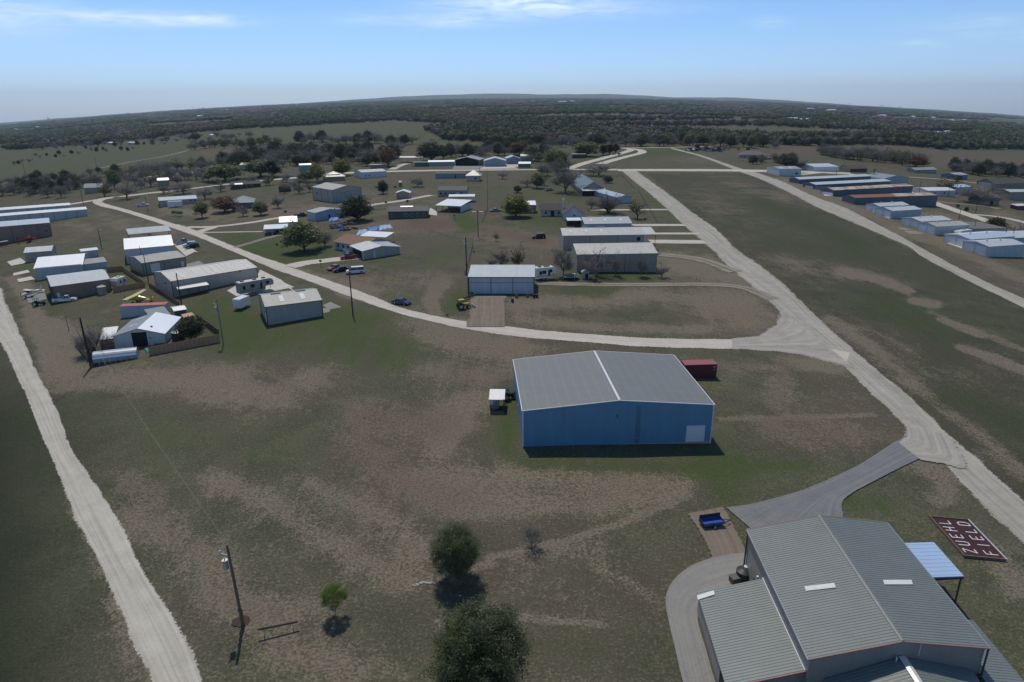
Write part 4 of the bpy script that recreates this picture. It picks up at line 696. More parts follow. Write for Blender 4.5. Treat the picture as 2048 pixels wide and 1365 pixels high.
b = Bld('white_door_hangar', 'white hangar with three closed doors and grey roof', 'hangar', (938, 588), (1068, 588), ('a', 554.5), (1069, 536), 'side', 1.0, W_BLUEW, R_PALE, ridge=.9); b.seams('F', [.34, .675], TRIMD); b.on('F', 0, 1, b.h-1.5, b.h-1.42, TRIMD, 'door_track')
m = MB(); m.box(-.3, .1, -.15, .1, -.4, b.h); m.box(b.W-.1, b.W+.12, -.15, .1, -.4, b.h); m.box(-.25, b.W+.25, -.3, -.2, b.h-.12, b.h+.08); m.build('trim', TRIMD, b.root)
# --- blue hangar in the middle distance
b = Bld('blue_hangar', 'large blue hangar with grey gable roof and white trim', 'hangar', (1046, 894), (1420, 887), ('a', 822), (1036, 720), 'front', 1.15, W_BLUE, sheet('hangar_roof', (.165, .18, .185), .6, .05, .06, rib=.9, lines=1.55, bump=.4, panel=.03), over=.1, trim=TRIMW); BH = b
b.on('F', .868, .962, .05, 2.65, DOOR_W, 'roll_door', frame=TRIMW); b.on('F', .592, .617, 0, 6.2, sheet('dark_blue_panel', (.085, .20, .30)), 'wall_panel', .02); b.up(.494, .506, 0, 1., TRIMW, 'ridge_cap', .10, .04)
b.on('F', 0, 1, -.4, .14, CONCM, 'foundation', .07); b.on('F', .60, .608, .9, 1.2, STEEL, 'electric_meter'); b.on('L', .5, .53, 1.5, 2.1, STEEL, 'wall_lamp'); b.on('F', .49, .496, 4.4, 4.9, TRIMD, 'wall_lamp')
b = Bld('shipping_container', 'dark red shipping container behind the blue hangar', 'container', (1368, 757), (1432, 757), 2.6, 2.45, 'flat', 0, sheet('container_red', (.13, .018, .03), .5, rib=.6, bump=1.), mat('container_top', (.30, .075, .08), .55), .0); b.on('F', .89, .95, 2.1, 2.25, TRIMW, 'marking', .01); b.on('F', .92, .94, 1.5, 1.7, TRIMW, 'marking', .01)
# --- right side rows
RR = 'hangar rows across the runway'
b = Bld('white_shop', 'white shop with two bright skylights beside the lane', 'hangar', (1557.8, 352.3), (1601, 353.5), ('a', 338.8), (1545.6, 334), 'side', 1., W_WHITE, R_GREY); b.on('F', .74, .86, 1.3, 2.3, DARK, 'window'); b.up(.18, .26, .1, .4, R_BRIGHT); b.up(.6, .68, .1, .4, R_BRIGHT)
b = Bld('white_workshop', 'white workshop with pale roof beside the far cross road', 'hangar', (1628.4, 343.2), (1676, 344.6), ('a', 334.5), (1615, 328), 'side', 1.2, W_WHITE, R_PALE)
b = Bld('slate_hangar_row', 'farthest slate hangar row with pale roof across the runway', 'hangar', (1598.4, 368.1), (1740, 368.7), ('a', 359.3), (1593, 355.8), 'side', .8, W_SLATE, R_PALE, group=RR); b.seams('F', [.2, .4, .6, .8])
b = Bld('slate_hangar_row', 'second slate hangar row with pale roof and white end door', 'hangar', (1630.6, 379.1), (1778.5, 379.8), ('a', 370), (1620.5, 365.6), 'side', .8, W_SLATE, R_PALE, group=RR); b.on('L', .2, .8, 0, 2.6, DOOR_W, 'hangar_door'); b.on('F', 0, .2, 0, 2.8, W_GREY, 'wall_panel'); b.seams('F', [.35, .5, .65, .8])
b = Bld('slate_hangar_row', 'slate hangar row with rust striped roof and white end door', 'hangar', (1666.5, 393), (1822.7, 393.2), ('a', 381), (1653, 376.5), 'side', .8, W_SLATE, R_RUST, group=RR); b.on('L', .05, .95, 0, 3, DOOR_W, 'hangar_door'); b.seams('F', [.2, .37, .55, .72, .88])
b = Bld('slate_hangar_row', 'slate hangar row with rusty red roof, nearest of the long rows', 'hangar', (1708.2, 409.1), (1871.5, 414.3), ('a', 396.3), (1695, 391), 'side', .8, W_SLATE, R_RED, group=RR); b.up(.5, .98, .02, .5, R_RUST, 'patched_sheet', .06, .04); b.seams('F', [.2, .35, .5, .64, .78])
RP = 'pale double hangars across the runway'
for (lab, a, bb, ey, c) in [('pale blue hangar, back one of the farthest pair', (1757.3, 427.4), (1815, 428), ('a', 413.3), (1739.7, 408)), ('pale blue hangar, front one of the farthest pair', (1782.2, 437.7), (1840.4, 438.2), ('a', 422.3), (1763.5, 415.5)),
    ('pale hangar, back one of the middle pair across the runway', (1839.9, 458.4), (1899.7, 459), ('a', 443.6), (1817, 435.3)), ('pale hangar with weathered roof, front one of the middle pair', (1870.2, 471), (1934.3, 472), ('a', 453.8), (1847.4, 446)),
    ('white hangar with bright roof, back one of the nearest pair', (1937.6, 498), (2023.6, 498.5), ('a', 479.3), (1909.8, 467.4)), ('pale hangar with grey roof, front one of the nearest pair', (1973.9, 514), (2044.6, 515), ('a', 493.8), (1942.7, 481.8))]:
    b = Bld('double_hangar', lab, 'hangar', a, bb, ey, c, 'side', .9, W_LBLUE if 'blue' in lab else W_BLUEW, R_OLD if 'weathered' in lab else (R_BRIGHT if 'bright' in lab else R_PALE), group=RP)
    b.on('L', .08, .48, 0, b.h-.5, DOOR_W, 'hangar_door', frame=TRIMW); b.on('L', .54, .94, 0, b.h-.5, DOOR_W, 'hangar_door', frame=TRIMW); b.turbine(.25, .45); b.turbine(.62, .45)
b = Bld('white_gable_hangar', 'white hangar with small dark windows left of the bare tree', 'hangar', (1855, 391.2), (1909, 394.4), ('a', 382), (1839, 375.5), 'side', .9, W_WHITE, R_WHITE); b.windows('F', [.12, .24, .6], 1.3, 2.2, 1.)
b = Bld('bright_roof_hangar', 'hangar with bright white roof behind the bare tree', 'hangar', (1909, 386), (1940, 387), 3.6, 12, 'side', .9, W_LBLUE, R_BRIGHT)
b = Bld('ranch_house', 'long ranch house with pale roof below the brown field', 'house', (1829, 346), (1872, 348), 2.7, 9., 'side', 1.4, W_SAGE, R_GREY, over=.4); b.windows('F', [.2, .5])
b = Bld('blue_barn', 'small blue barn with pale roof behind a bush', 'barn', (1913, 359.5), (1934, 359.5), 3.2, 12., 'side', 1.2, sheet('strong_blue_wall', (.08, .2, .38)), R_OLD)
b = Bld('black_roof_house', 'large house with black shingle roof at the right edge', 'house', (1988, 375), (2052, 378), 3.2, 14., 'side', 2.8, W_STONE, R_SHING, over=.5); b.on('L', .1, .9, 0, 3.4, W_WHITE, 'side_wall'); b.windows('F', [.3, .5, .7], .9, 2.)
b = Bld('sage_shed', 'sage green shed with pale roof cut by the right edge', 'shed', (2017, 400), (2075, 404), ('a', 384.5), 9., 'side', .9, W_SAGE, R_PALE)
b = Bld('round_roof_barn', 'dark round roofed stone barn near the reddish drive', 'barn', (1966, 410.5), (1997, 411), 2.2, 9, 'arch', 3.0, W_STONE, R_SHGREY, .3); b.on('F', .44, .62, 0, 2.2, DARK, 'open_doorway')
b = Bld('red_shed', 'small red shed with white roof at the right edge', 'shed', (2033, 420), (2055, 421), 2.3, 4, 'shed', .4, W_RED, R_WHITE)
b = Bld('slate_roof_hangar', 'broad slate blue roofed house complex near the palm', 'house', (1765, 366), (1815, 368), 3.2, 20., 'front', 1.8, W_LBLUE, R_BLUEM, over=.4); c = Bld('front_gable_house', 'pale blue gabled annexe before the broad slate roof', 'house', (1780, 366.5), (1800, 367.5), 2.8, 6., 'front', 1., W_LBLUE, R_BLUEM, over=.3)
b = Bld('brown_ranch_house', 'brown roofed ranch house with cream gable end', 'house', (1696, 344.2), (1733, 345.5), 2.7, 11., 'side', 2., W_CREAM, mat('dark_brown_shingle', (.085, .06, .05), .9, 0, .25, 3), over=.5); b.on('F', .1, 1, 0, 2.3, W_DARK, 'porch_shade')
b = Bld('grey_flat_building', 'grey flat roofed building behind the middle hangar pair', 'building', (1945, 470), (2010, 474), 3., 16., 'flat', 0, W_GREY, R_SHGREY)
b = Bld('pale_flat_building', 'low pale roofed building behind the nearest hangar pair', 'building', (2025, 488), (2100, 492), 3., 11., 'shed', .5, W_LBLUE, R_PALE)
b = Bld('roadside_house', 'grey roofed house past the end of the runway', 'house', (1478, 316), (1530, 319), 3., 12., 'hip', 3., W_GREY, R_SHGREY, over=.6); b.windows('F', [.2, .4, .6])
b = Bld('dark_trailer_home', 'dark trailer home with pale roof among yellow green trees', 'mobile home', (1145, 317), (1172, 317), 3.2, 5., 'flat', 0, W_DARK, R_PALE)
b = Bld('dark_shelter', 'small dark open shelter left of the big grey shop', 'shelter', (558, 385), (580, 383.5), 3., 5., 'side', .6, W_DARK, R_SHING)
b = Bld('brown_open_barn', 'low brown open barn behind the mobile home', 'barn', (742, 338), (775, 336), 2.5, 6., 'flat', 0, W_BROWN, R_OLD); b = Bld('arch_canopy', 'long curved white canopy left of the dark oak', 'canopy', (800, 326), (845, 325), 3.4, 7., 'arch', 1.2, None, R_OLD); b.posts([0, .33, .66, 1], [0, 1])
# --- the far houses
FH = 'tiny white roofed buildings in the far woods'
far = [(1120+6, 207, 16), (1146, 206, 9), (1622, 222, 14), (1590, 243, 24), (1612, 245, 20), (1676, 254, 20), (1766, 234, 14), (1828, 236, 7), (1868, 238, 7), (1873, 268, 20), (1895, 266, 9), (1970, 289, 16), (2001, 287, 20), (1755, 283, 14), (1575, 281, 20), (1660, 275, 22), (60, 247, 10), (30, 249, 6), (75, 257, 12), (90, 260, 9), (118, 252, 12), (30, 262, 8), (214, 237, 6), (256, 277, 22), (279, 277, 20), (222, 290, 12), (262, 290, 14), (300, 277, 5), (308, 232, 9), (256, 226, 6), (322, 223, 7), (398, 235, 9), (455, 222, 8), (424, 274, 9), (1455-12, 201, 6), (1000, 276, 20), (1008, 284, 12), (1044, 276, 22), (780, 288, 8), (1312, 280, 12), (1664, 225, 18), (98, 236, 7), (384, 214, 5), (406, 215, 5), (520, 214, 4), (556, 213, 4), (594, 213, 5), (870, 192, 4), (910, 194, 5), (992, 193, 4), (1310, 200, 4), (1765, 211, 5), (1700, 207, 4), (1800, 215, 5), (1440, 204, 5), (1905, 244, 8), (1930, 243, 6), (2035, 297, 14)]
for i, (x, y, wpx) in enumerate(far):
    a = (x-wpx/2, y+.5); bb = (x+wpx/2, y+.5+random.uniform(-.3, .3)); big = wpx > 13
    lab = 'tiny pale roofed building far off in the woods' if not big else ['long pale barn in the distant trees', 'white roofed barn in the distant trees'][i % 2]
    b = Bld('distant_building', lab, 'building', a, bb, 3.2 if y > 262 else (6. if y > 225 else 11.), 9. if y > 262 else 16., 'side', 1.2 if y > 262 else 3., [W_WHITE, W_CREAM, W_GREY][i % 3], [R_BRIGHT, R_WHITE, R_PALE][i % 3], group=FH if not big else 'long pale barns in the distant trees')
# ------------------------------------------------------------------ the striped foreground hangar (real ribs)
W_HB = sheet('beige_grey_wall', (.30, .275, .25), rib=.9); R_RIB = mat('ribbed_galvalume', (.185, .21, .208), .55, .12, .07, .5)
def ribbed(x0, x1, y0, z0, y1, z1, pitch=.43, hh=.05, along='x', th=.12):
    """roof plane running from (x0,y0,z0) to (x1,y1,z1); ribs run up the slope, repeated along the eave"""
    pass
def rib_roof(q, pitch, name, m, parent, hh=.045):
    """q = eave start, eave end, ridge end, ridge start; ribs run from eave to ridge"""
    e0, e1, r1, r0 = (Vector(p) for p in q); n = max(2, int(round((e1-e0).length/pitch))); b = MB(); nn = (e1-e0).cross(r0-e0).normalized(); hh = .028; prof = [(0, 0), (.34, 0), (.42, 1), (.58, 1), (.66, 0)]
    us = [((i+p)/n, h_) for i in range(n) for p, h_ in prof]+[(1., 0)]
    for (u0, h0), (u1, h1) in zip(us[:-1], us[1:]):
        b.face([e0.lerp(e1, u0)+nn*h0*hh, e0.lerp(e1, u1)+nn*h1*hh, r0.lerp(r1, u1)+nn*h1*hh, r0.lerp(r1, u0)+nn*h0*hh])
    b.slab([tuple(p-nn*.03) for p in (e0, e1, r1, r0)], .12); return b.build(name, m, parent)
gA = W3(1490.6, 1149); hE = height(gA, 1057.5); zr = gA[2]-.25; hE += .25
NL = Pz(1615, 1323, zr+hE); NR = Pz(1968.8, 1294.6, zr+hE); FL = Pz(1496, 1057, zr+hE); FR = Pz(1782, 1047, zr+hE)
ex = ((NR-NL)+(FR-FL))[:2]; ex /= np.hypot(*ex); ey = np.array([-ex[1], ex[0]]); c0 = (NL+NR+FL+FR)/4
Wd = (abs(np.dot((NR-NL)[:2], ex))+abs(np.dot((FR-FL)[:2], ex)))/2; Dp = (abs(np.dot((FL-NL)[:2], ey))+abs(np.dot((FR-NR)[:2], ey)))/2
O = c0[:2]-ex*Wd/2-ey*Dp/2; print('striped hangar', hE, Wd, Dp, 'sides', [float(np.hypot(*(a-b)[:2])) for a, b in ((NR, NL), (FR, FL), (FL, NL), (FR, NR))])
sh = thing('striped_hangar', 'large striped metal roofed hangar filling the near right corner', 'hangar', (O[0], O[1], zr), math.atan2(ex[1], ex[0])); rs = 1.25
_s = ((FL-NL)+(FR-NR))[:2]/2; SK = .8*float(np.dot(_s, ex)/np.dot(_s, ey))
def loc(p): v = np.array(p[:2])-O; y_ = float(np.dot(v, ey)); return float(np.dot(v, ex))-SK*(y_-Dp/2), y_
o = .22
m = MB(); hw = hE-.05
m.face([(o, o, -.5), (Wd-o, o, -.5), (Wd-o, o, hw), (Wd/2, o, hw+rs), (o, o, hw)]); m.face([(Wd-o, o, -.5), (Wd-o, Dp-o, -.5), (Wd-o, Dp-o, hw), (Wd-o, o, hw)]); m.face([(Wd-o, Dp-o, -.5), (o, Dp-o, -.5), (o, Dp-o, hw), (Wd/2, Dp-o, hw+rs), (Wd-o, Dp-o, hw)]); m.face([(o, Dp-o, -.5), (o, o, -.5), (o, o, hw), (o, Dp-o, hw)])
m.build('wall', W_HB, sh)
rib_roof([(0, Dp, hE+.02), (0, 0, hE+.02), (Wd/2, 0, hE+rs+.02), (Wd/2, Dp, hE+rs+.02)], .31, 'roof_slope', R_RIB, sh); rib_roof([(Wd, 0, hE+.02), (Wd, Dp, hE+.02), (Wd/2, Dp, hE+rs+.02), (Wd/2, 0, hE+rs+.02)], .31, 'roof_slope', R_RIB, sh)
m = MB(); m.slab([(Wd/2-.16, 0, hE+rs+.06), (Wd/2, 0, hE+rs+.12), (Wd/2, Dp, hE+rs+.12), (Wd/2-.16, Dp, hE+rs+.06)], .02); m.slab([(Wd/2, 0, hE+rs+.12), (Wd/2+.16, 0, hE+rs+.06), (Wd/2+.16, Dp, hE+rs+.06), (Wd/2, Dp, hE+rs+.12)], .02); m.build('ridge_cap', mat('dull_flashing', (.22, .24, .235), .6, .05), sh)
for y in (-.03, Dp+.03): m = MB(); m.tube((0, y, hE), (Wd/2, y, hE+rs), .07, n=4); m.tube((Wd/2, y, hE+rs), (Wd, y, hE), .07, n=4); m.build('rake_trim', TRIMR, sh)
[MB().tube((x, y, -.4), (x, y, hE-.1), .09, n=6).build('downspout', TRIMD, sh) for x, y in ((o-.1, Dp-.1), (Wd-.1, 0.))]; [MB().box(a, b, 0, Dp, hE-.14, hE).build('gutter', STEEL, sh) for a, b in ((-.1, .04), (Wd-.04, Wd+.1))]
for px in ([(1608.8, 1173), (1668, 1166), (1672, 1175), (1612, 1182)], [(1766, 1160), (1823, 1160), (1826, 1169), (1769, 1169)]):
    pts = []
    for x, y in px:
        z = zr+hE+rs*.6
        for _ in range(4):
            q = Pz(x, y, z); lx, ly = loc(q); z = zr+hE+rs*(1-abs(lx-Wd/2)/(Wd/2))+.1
        pts.append((lx, ly, z-zr))
    m = MB(); m.slab(pts[::-1], .04); m.build('skylight', SKYL, sh)
m = MB(); m.box(o-.06, o+.05, Dp*.52, Dp*.60, 0, 2.2); m.build('door', mat('dark_red_door', (.10, .03, .03)), sh); m = MB(); m.box(o-.06, o+.05, Dp*.72, Dp*.82, 1., 2.4); m.build('window', GLASS, sh); m = MB(); m.tube((o-.15, Dp*.72, .0), (o-.35, Dp*.72, 4.), .12); m.build('vent_pipe', TRIMW, sh)
# left lean-to: joins the left wall
def planeP(px, z): return loc(Pz(px[0], px[1], zr+z))
la = planeP((1392.9, 1182.6), 3.0); lb = planeP((1529.7, 1157), 4.2); lc = planeP((1615, 1342.6), 4.2); print('leanto', la, lb, lc)
x_l = la[0]; y_f = lb[1]; y_n = min(lc[1], -.5)-.0; y_n2 = lc[1]
yn = lc[1]; m = MB(); m.face([(x_l+.2, y_f-.1, -.5), (x_l+.2, yn+.1, -.5), (x_l+.2, yn+.1, 2.95), (x_l+.2, y_f-.1, 2.95)]); m.face([(x_l+.2, y_f-.15, -.5), (o, y_f-.15, -.5), (o, y_f-.15, 4.1), (x_l+.2, y_f-.15, 2.95)]); m.face([(x_l+.2, yn+.15, -.5), (o, yn+.15, -.5), (o, yn+.15, 4.1), (x_l+.2, yn+.15, 2.95)]); m.build('side_wall', W_HB, sh)
rib_roof([(x_l, y_f, 3.), (x_l, yn, 3.), (o+.02, yn, 4.2), (o+.02, y_f, 4.2)], .31, 'lower_roof', R_RIB, sh)
m = MB(); m.box(o-.12, o+.1, yn, y_f, 4.15, 4.32); m.build('flashing', mat('bright_flashing', (.8, .8, .78), .35, .3), sh); m = MB(); m.tube((x_l, yn-.03, 3.), (o, yn-.03, 4.2), .1, n=4); m.build('rake_trim', TRIMR, sh)
m = MB(); m.box(x_l+.16, x_l+.26, yn+.3, yn+(y_f-yn)*.22, 0, 2.6); m.build('open_doorway', DARK, sh)
m = MB(); q = [planeP(p, 3.15) for p in ((1394, 1190), (1427, 1185), (1429, 1193), (1396, 1198.5))]; sl_ = 1.2/(o-x_l); m.slab([(x, y, 3.+(x-x_l)*sl_+.1) for x, y in q][::-1], .04); m.build('skylight', SKYL, sh)
# right lean-to
ra = planeP((1928, 1235), 3.0); rb = planeP((1947.5, 1235), 2.9); xr1 = Wd-o; 
rc = planeP((2048, 1362), 2.6); xr2 = max(rb[0], xr1+2.); print('rl', ra, rb, rc)
rib_roof([(xr2, -9, 2.6), (xr2, ra[1], 2.6), (xr1, ra[1], 3.3), (xr1, -9, 3.3)], .31, 'lower_roof', R_RIB, sh); m = MB(); m.face([(xr2-.2, -9, -.5), (xr2-.2, ra[1], -.5), (xr2-.2, ra[1], 2.55), (xr2-.2, -9, 2.55)]); m.face([(xr1, ra[1]-.1, -.5), (xr2-.2, ra[1]-.1, -.5), (xr2-.2, ra[1]-.1, 2.6), (xr1, ra[1]-.1, 3.2)]); m.build('side_wall', W_HB, sh)
# near gabled wing, ridge towards the camera
pa = planeP((1800, 1306), hE-.4); xw = pa[0]; print('wing', pa); ww = 6.3; zc, ze = hE-.45, hE-2.3; yo = -9.
rib_roof([(xw-ww, .18, ze), (xw-ww, yo, ze), (xw, yo, zc), (xw, .18, zc)], .31, 'wing_roof', R_RIB, sh); rib_roof([(xw+ww, yo, ze), (xw+ww, .18, ze), (xw, .18, zc), (xw, yo, zc)], .31, 'wing_roof', R_RIB, sh)
m = MB(); m.slab([(xw-.3, yo, zc+.05), (xw, yo, zc+.13), (xw, .15, zc+.13), (xw-.3, .15, zc+.05)], .02); m.slab([(xw, yo, zc+.13), (xw+.3, yo, zc+.05), (xw+.3, .15, zc+.05), (xw, .15, zc+.13)], .02); m.build('ridge_cap', mat('bright_flashing', (.8, .8, .78), .35, .3), sh)
m = MB(); m.box(xw-ww+.2, xw+ww-.2, yo+.2, .2, -.5, ze-.1); m.build('wing_wall', W_HB, sh); m = MB(); m.tube((xw-.6, -.1, hE-.9), (xw-.6, -.1, hE-.2), .07); m.build('flue_pipe', TRIMW, sh); m = MB(); m.tube((Wd*.6, -.12, hE-.2), (Wd*.6, -.12, hE+1.6), .025); m.build('aerial', TRIMW, sh)
# pale blue canopy on posts
cz = 2.9; q = [Pz(x, y, zr+cz) for x, y in ((1812, 1086), (1871.7, 1086), (1926, 1154), (1865.7, 1155))]; lq = [loc(p) for p in q]; x0 = Wd-.1; x1 = (lq[1][0]+lq[2][0])/2; y1 = (lq[0][1]+lq[1][1])/2; y0 = (lq[2][1]+lq[3][1])/2
print('canopy', lq); cn = thing('canopy', 'pale blue canopy roof on dark posts beside the striped hangar', 'canopy', (*(O+ex*(x0+SK*(y0-Dp/2))+ey*y0), zr), math.atan2(ex[1], ex[0]))
rib_roof([(x1-x0, 0, cz), (x1-x0, y1-y0, cz), (0, y1-y0, cz+.15), (0, 0, cz+.15)], .6, 'roof', mat('canopy_blue', (.42, .56, .80), .35, .1, .05), cn)
m = MB(); m.box(0, x1-x0, -.08, .04, cz-.28, cz-.08); m.build('front_beam', mat('navy_steel', (.02, .03, .08)), cn)
for y in (.1, y1-y0-.1): m = MB(); m.box(x1-x0-.25, x1-x0-.12, y-.07, y+.07, -.6, cz-.1); m.build('post', TRIMD, cn)
for o in sh.children:
    for v in o.data.vertices: v.co.x += SK*(v.co.y-Dp/2)
for o in cn.children:
    for v in o.data.vertices: v.co.x += SK*v.co.y
# ------------------------------------------------------------------ trees
def leaf_mat(name, c0, c1, rough=.65, trans=.25):
    m, t, b = nodes(name); g = N(t, 'ShaderNodeNewGeometry').outputs['Random Per Island']; pos = N(t, 'ShaderNodeTexCoord').outputs['Object']
    oi = N(t, 'ShaderNodeObjectInfo').outputs['Random']
    f = mm(t, 'ADD', mm(t, 'MULTIPLY', g, .5), mm(t, 'ADD', mm(t, 'MULTIPLY', noise(t, pos, .9, 3), .45), mm(t, 'MULTIPLY', mm(t, 'SUBTRACT', oi, .5), .35)), clamp=True)
    c = mixrgb(t, f, c0, c1); t.links.new(c, b.inputs['Base Color']); b.inputs['Roughness'].default_value = rough; b.inputs['Specular IOR Level'].default_value = .25
    if trans:
        tr = N(t, 'ShaderNodeBsdfTranslucent', {'Color': c}); mx = N(t, 'ShaderNodeMixShader', {0: trans}); t.links.new(b.outputs[0], mx.inputs[1]); t.links.new(tr.outputs[0], mx.inputs[2]); t.links.new(mx.outputs[0], t.nodes['Material Output'].inputs[0])
    return m
L_OAK = leaf_mat('oak_leaves', (.10, .118, .06), (.27, .295, .155), trans=.5); L_OAKD = leaf_mat('dark_oak_leaves', (.04, .05, .03), (.105, .12, .07)); L_GREEN = leaf_mat('spring_leaves', (.10, .125, .05), (.23, .26, .12)); L_YEL = leaf_mat('yellow_green_leaves', (.14, .15, .03), (.32, .30, .09))
L_OLIVE = leaf_mat('olive_buds', (.09, .09, .045), (.19, .18, .10)); L_RUST = leaf_mat('rust_leaves', (.10, .06, .035), (.22, .12, .07)); TWIG = leaf_mat('bare_twigs', (.18, .165, .15), (.32, .30, .275), .9, 0)
L_FRESH = leaf_mat('fresh_leaves', (.13, .19, .045), (.28, .36, .11), trans=.4); BARK = mat('tree_bark', (.075, .062, .05), .95, 0, .3, 3); BARKP = mat('pale_bark', (.15, .135, .12), .95, 0, .3, 3); L_CEDAR = leaf_mat('cedar_needles', (.012, .024, .014), (.035, .052, .028))
def branchy(r, H_, spread, levels, first, n0=5, trunk_r=.2, lean=0., ntrunk=1):
    """recursive limbs; returns list of (p, q, r0, r1, level)"""
    out = []; tips = []
    def grow(p, d, L, rad, lv):
        q = p+d*L; out.append((p, q, rad, rad*.72, lv))
        if lv >= levels: tips.append((q, d)); return
        k = n0 if lv == 0 else r.randint(2, 4)
        for i in range(k):
            a = 2*math.pi*(i+r.random()*.7)/k+lv; side = d.orthogonal().normalized(); side.rotate(Matrix.Rotation(a, 3, d))
            sp = spread*(.12 if i == 0 else r.uniform(.7, 1.5)); nd = (d+side*sp+Vector((0, 0, .12))).normalized()
            back = 0 if i == 0 else r.uniform(0, .45); f = (1.05 if i == 0 else r.uniform(.55, .95))
            grow(q-d*L*back, nd, (L*.78 if lv else H_*.21)*f, rad*(.72 if i == 0 else .56), lv+1)
    for k in range(ntrunk):
        a = 2*math.pi*k/max(1, ntrunk)+.4; d = Vector((math.cos(a)*(.35 if ntrunk > 1 else lean), math.sin(a)*(.35 if ntrunk > 1 else 0), 1)).normalized(); grow(Vector((0, 0, -.25)), d, first*H_, trunk_r, 0)
    return out, tips
def quads(C, size, rg, elong=1.6):
    n = len(C); a = rg.normal(size=(n, 3)); a /= np.linalg.norm(a, axis=1)[:, None]; b = rg.normal(size=(n, 3)); b -= a*(a*b).sum(1)[:, None]; b /= np.linalg.norm(b, axis=1)[:, None]
    s = size*rg.uniform(.6, 1.3, (n, 1)); a = a*s*elong; b = b*s
    V = np.stack([C-a, C-b*.8, C+a, C+b*.8], 1).reshape(-1, 3); return V, np.arange(n*4).reshape(n, 4)
TREES = {}
def make_tree(kind, seed, hero=False):
    key = (kind, seed, hero)
    if key in TREES: return TREES[key]
    r = random.Random(seed*77+3); rg = np.random.default_rng(seed+11); H_ = 8.
    cfg = dict(oak=(.7, 4, .18, L_OAK, .28, 6., 1), darkoak=(.7, 4, .16, L_OAKD, .28, 6., 1), green=(.85, 4, .22, L_GREEN, .2, 5.4, 1), yellow=(.85, 4, .2, L_YEL, .2, 5.4, 1), olive=(.85, 4, .2, L_OLIVE, .18, 5.2, 1), rust=(.8, 4, .18, L_RUST, .2, 5.4, 1), bare=(.75, 5, .2, TWIG, .17, 5., 1), multibare=(.6, 4, .16, TWIG, .12, 5., 5), sapling=(1.0, 4, .34, L_FRESH, .07, 5.6, 1), cedar=(.3, 3, .1, L_CEDAR, .2, 3., 1), bush=(.6, 3, .12, L_OAKD, .1, 6., 4))[kind]
    spread, lv, first, lm, tr, wid, nt_ = cfg
    if kind == 'bare' and hero and seed == 4: first = .33; spread = .55
    segs, tips = branchy(r, H_, spread*(1.25 if kind in ('oak', 'darkoak') else 1.), lv, first, 6 if not hero else 7, tr, .05, nt_)
    S = np.array([[*p, *q] for p, q, *_ in segs]); zmax = S[:, [2, 5]].max(); rad = np.percentile(np.abs(S[:, [0, 1, 3, 4]]), 97)
    kx, kz = wid/2/rad*.9, H_*.93/zmax
    tb = MB(); lim = 3 if kind in ('bare', 'multibare') else 2
    for p, q, r0, r1, l in segs:
        p = Vector((p.x*kx, p.y*kx, p.z*kz)); q = Vector((q.x*kx, q.y*kx, q.z*kz))
        if l <= lim: tb.tube(p, q, r0, r1, 6 if l < 2 else 4, caps=False)
    tm_o = tb.build('trunk', BARK if kind not in ('sapling', 'bare') else BARKP); tm = tm_o.data; bpy.data.objects.remove(tm_o)
    T = np.array([[t_.x*kx, t_.y*kx, t_.z*kz] for t_, d in tips]); D_ = np.array([[*d] for t_, d in tips])
    if kind in ('bare', 'multibare'):
        n = 5 if not hero else 6; V = []; F_ = []
        fine = [(p, q, r0, r1) for p, q, r0, r1, l in segs if l > lim]
        A_ = []; B_ = []; Rr = []
        for p, q, r0, r1 in fine: A_.append((p.x*kx, p.y*kx, p.z*kz)); B_.append((q.x*kx, q.y*kx, q.z*kz)); Rr.append(max(r0*.6, .014))
        for (tp, dp) in zip(T, D_):
            for i in range(n):
                d = dp+rg.normal(size=3)*.55+np.array([0, 0, .15]); d /= np.linalg.norm(d); L_ = rg.uniform(.4, 1.15); s0 = tp-dp*rg.uniform(0, .6); A_.append(s0); B_.append(s0+d*L_); Rr.append(.009 if hero else .017)
        A_, B_, Rr = np.array(A_), np.array(B_), np.array(Rr)[:, None]; d = B_-A_; s = np.cross(d, rg.normal(size=d.shape)); s /= np.linalg.norm(s, axis=1)[:, None]
        V = np.stack([A_-s*Rr, A_+s*Rr, B_+s*Rr*.4, B_-s*Rr*.4], 1).reshape(-1, 3); F_ = np.arange(len(V)).reshape(-1, 4)
    else:
        per = {'oak': 16, 'darkoak': 16, 'green': 14, 'yellow': 14, 'olive': 4, 'rust': 9, 'sapling': 16, 'cedar': 14, 'bush': 14}[kind]; leaf = .16 if not hero else .045
        if hero: per *= 9
        tot_ = max(len(T), 1)*per; cap = 130000 if hero else 5200
        if tot_ > cap: T = T[rg.choice(len(T), cap//per, replace=False)]
        if kind in ('oak', 'darkoak', 'bush', 'cedar', 'sapling', 'green', 'yellow', 'rust'):
            nc = 190 if kind == 'sapling' else (110 if kind in ('green', 'yellow', 'rust') else (130 if not hero else 330)); u = rg.normal(size=(nc, 3)); u /= np.linalg.norm(u, axis=1)[:, None]; rr = rg.uniform(.5, 1, (nc, 1))**.5*(1 if not (hero and seed == 2) else rg.uniform(.72, 1.16, (nc, 1)))
            u[:, 2] = np.where(u[:, 2] < -.6, -u[:, 2]*.5, u[:, 2]); z0, z1 = (H_*.10, H_*.97) if kind in ('bush', 'cedar', 'darkoak') else (H_*(.34 if kind == 'sapling' else .17), H_*.97)
            c = u*rr*np.array([wid/2, wid/2, (z1-z0)/2])+np.array([0, 0, (z0+z1)/2]); c += rg.normal(size=c.shape)*.22
            if kind == 'cedar': c[:, :2] *= np.clip(1.25-(c[:, 2:]/H_), .1, 1.2)
            T = np.concatenate([T*np.array([1, 1, .97]), c]) if kind != 'sapling' else c
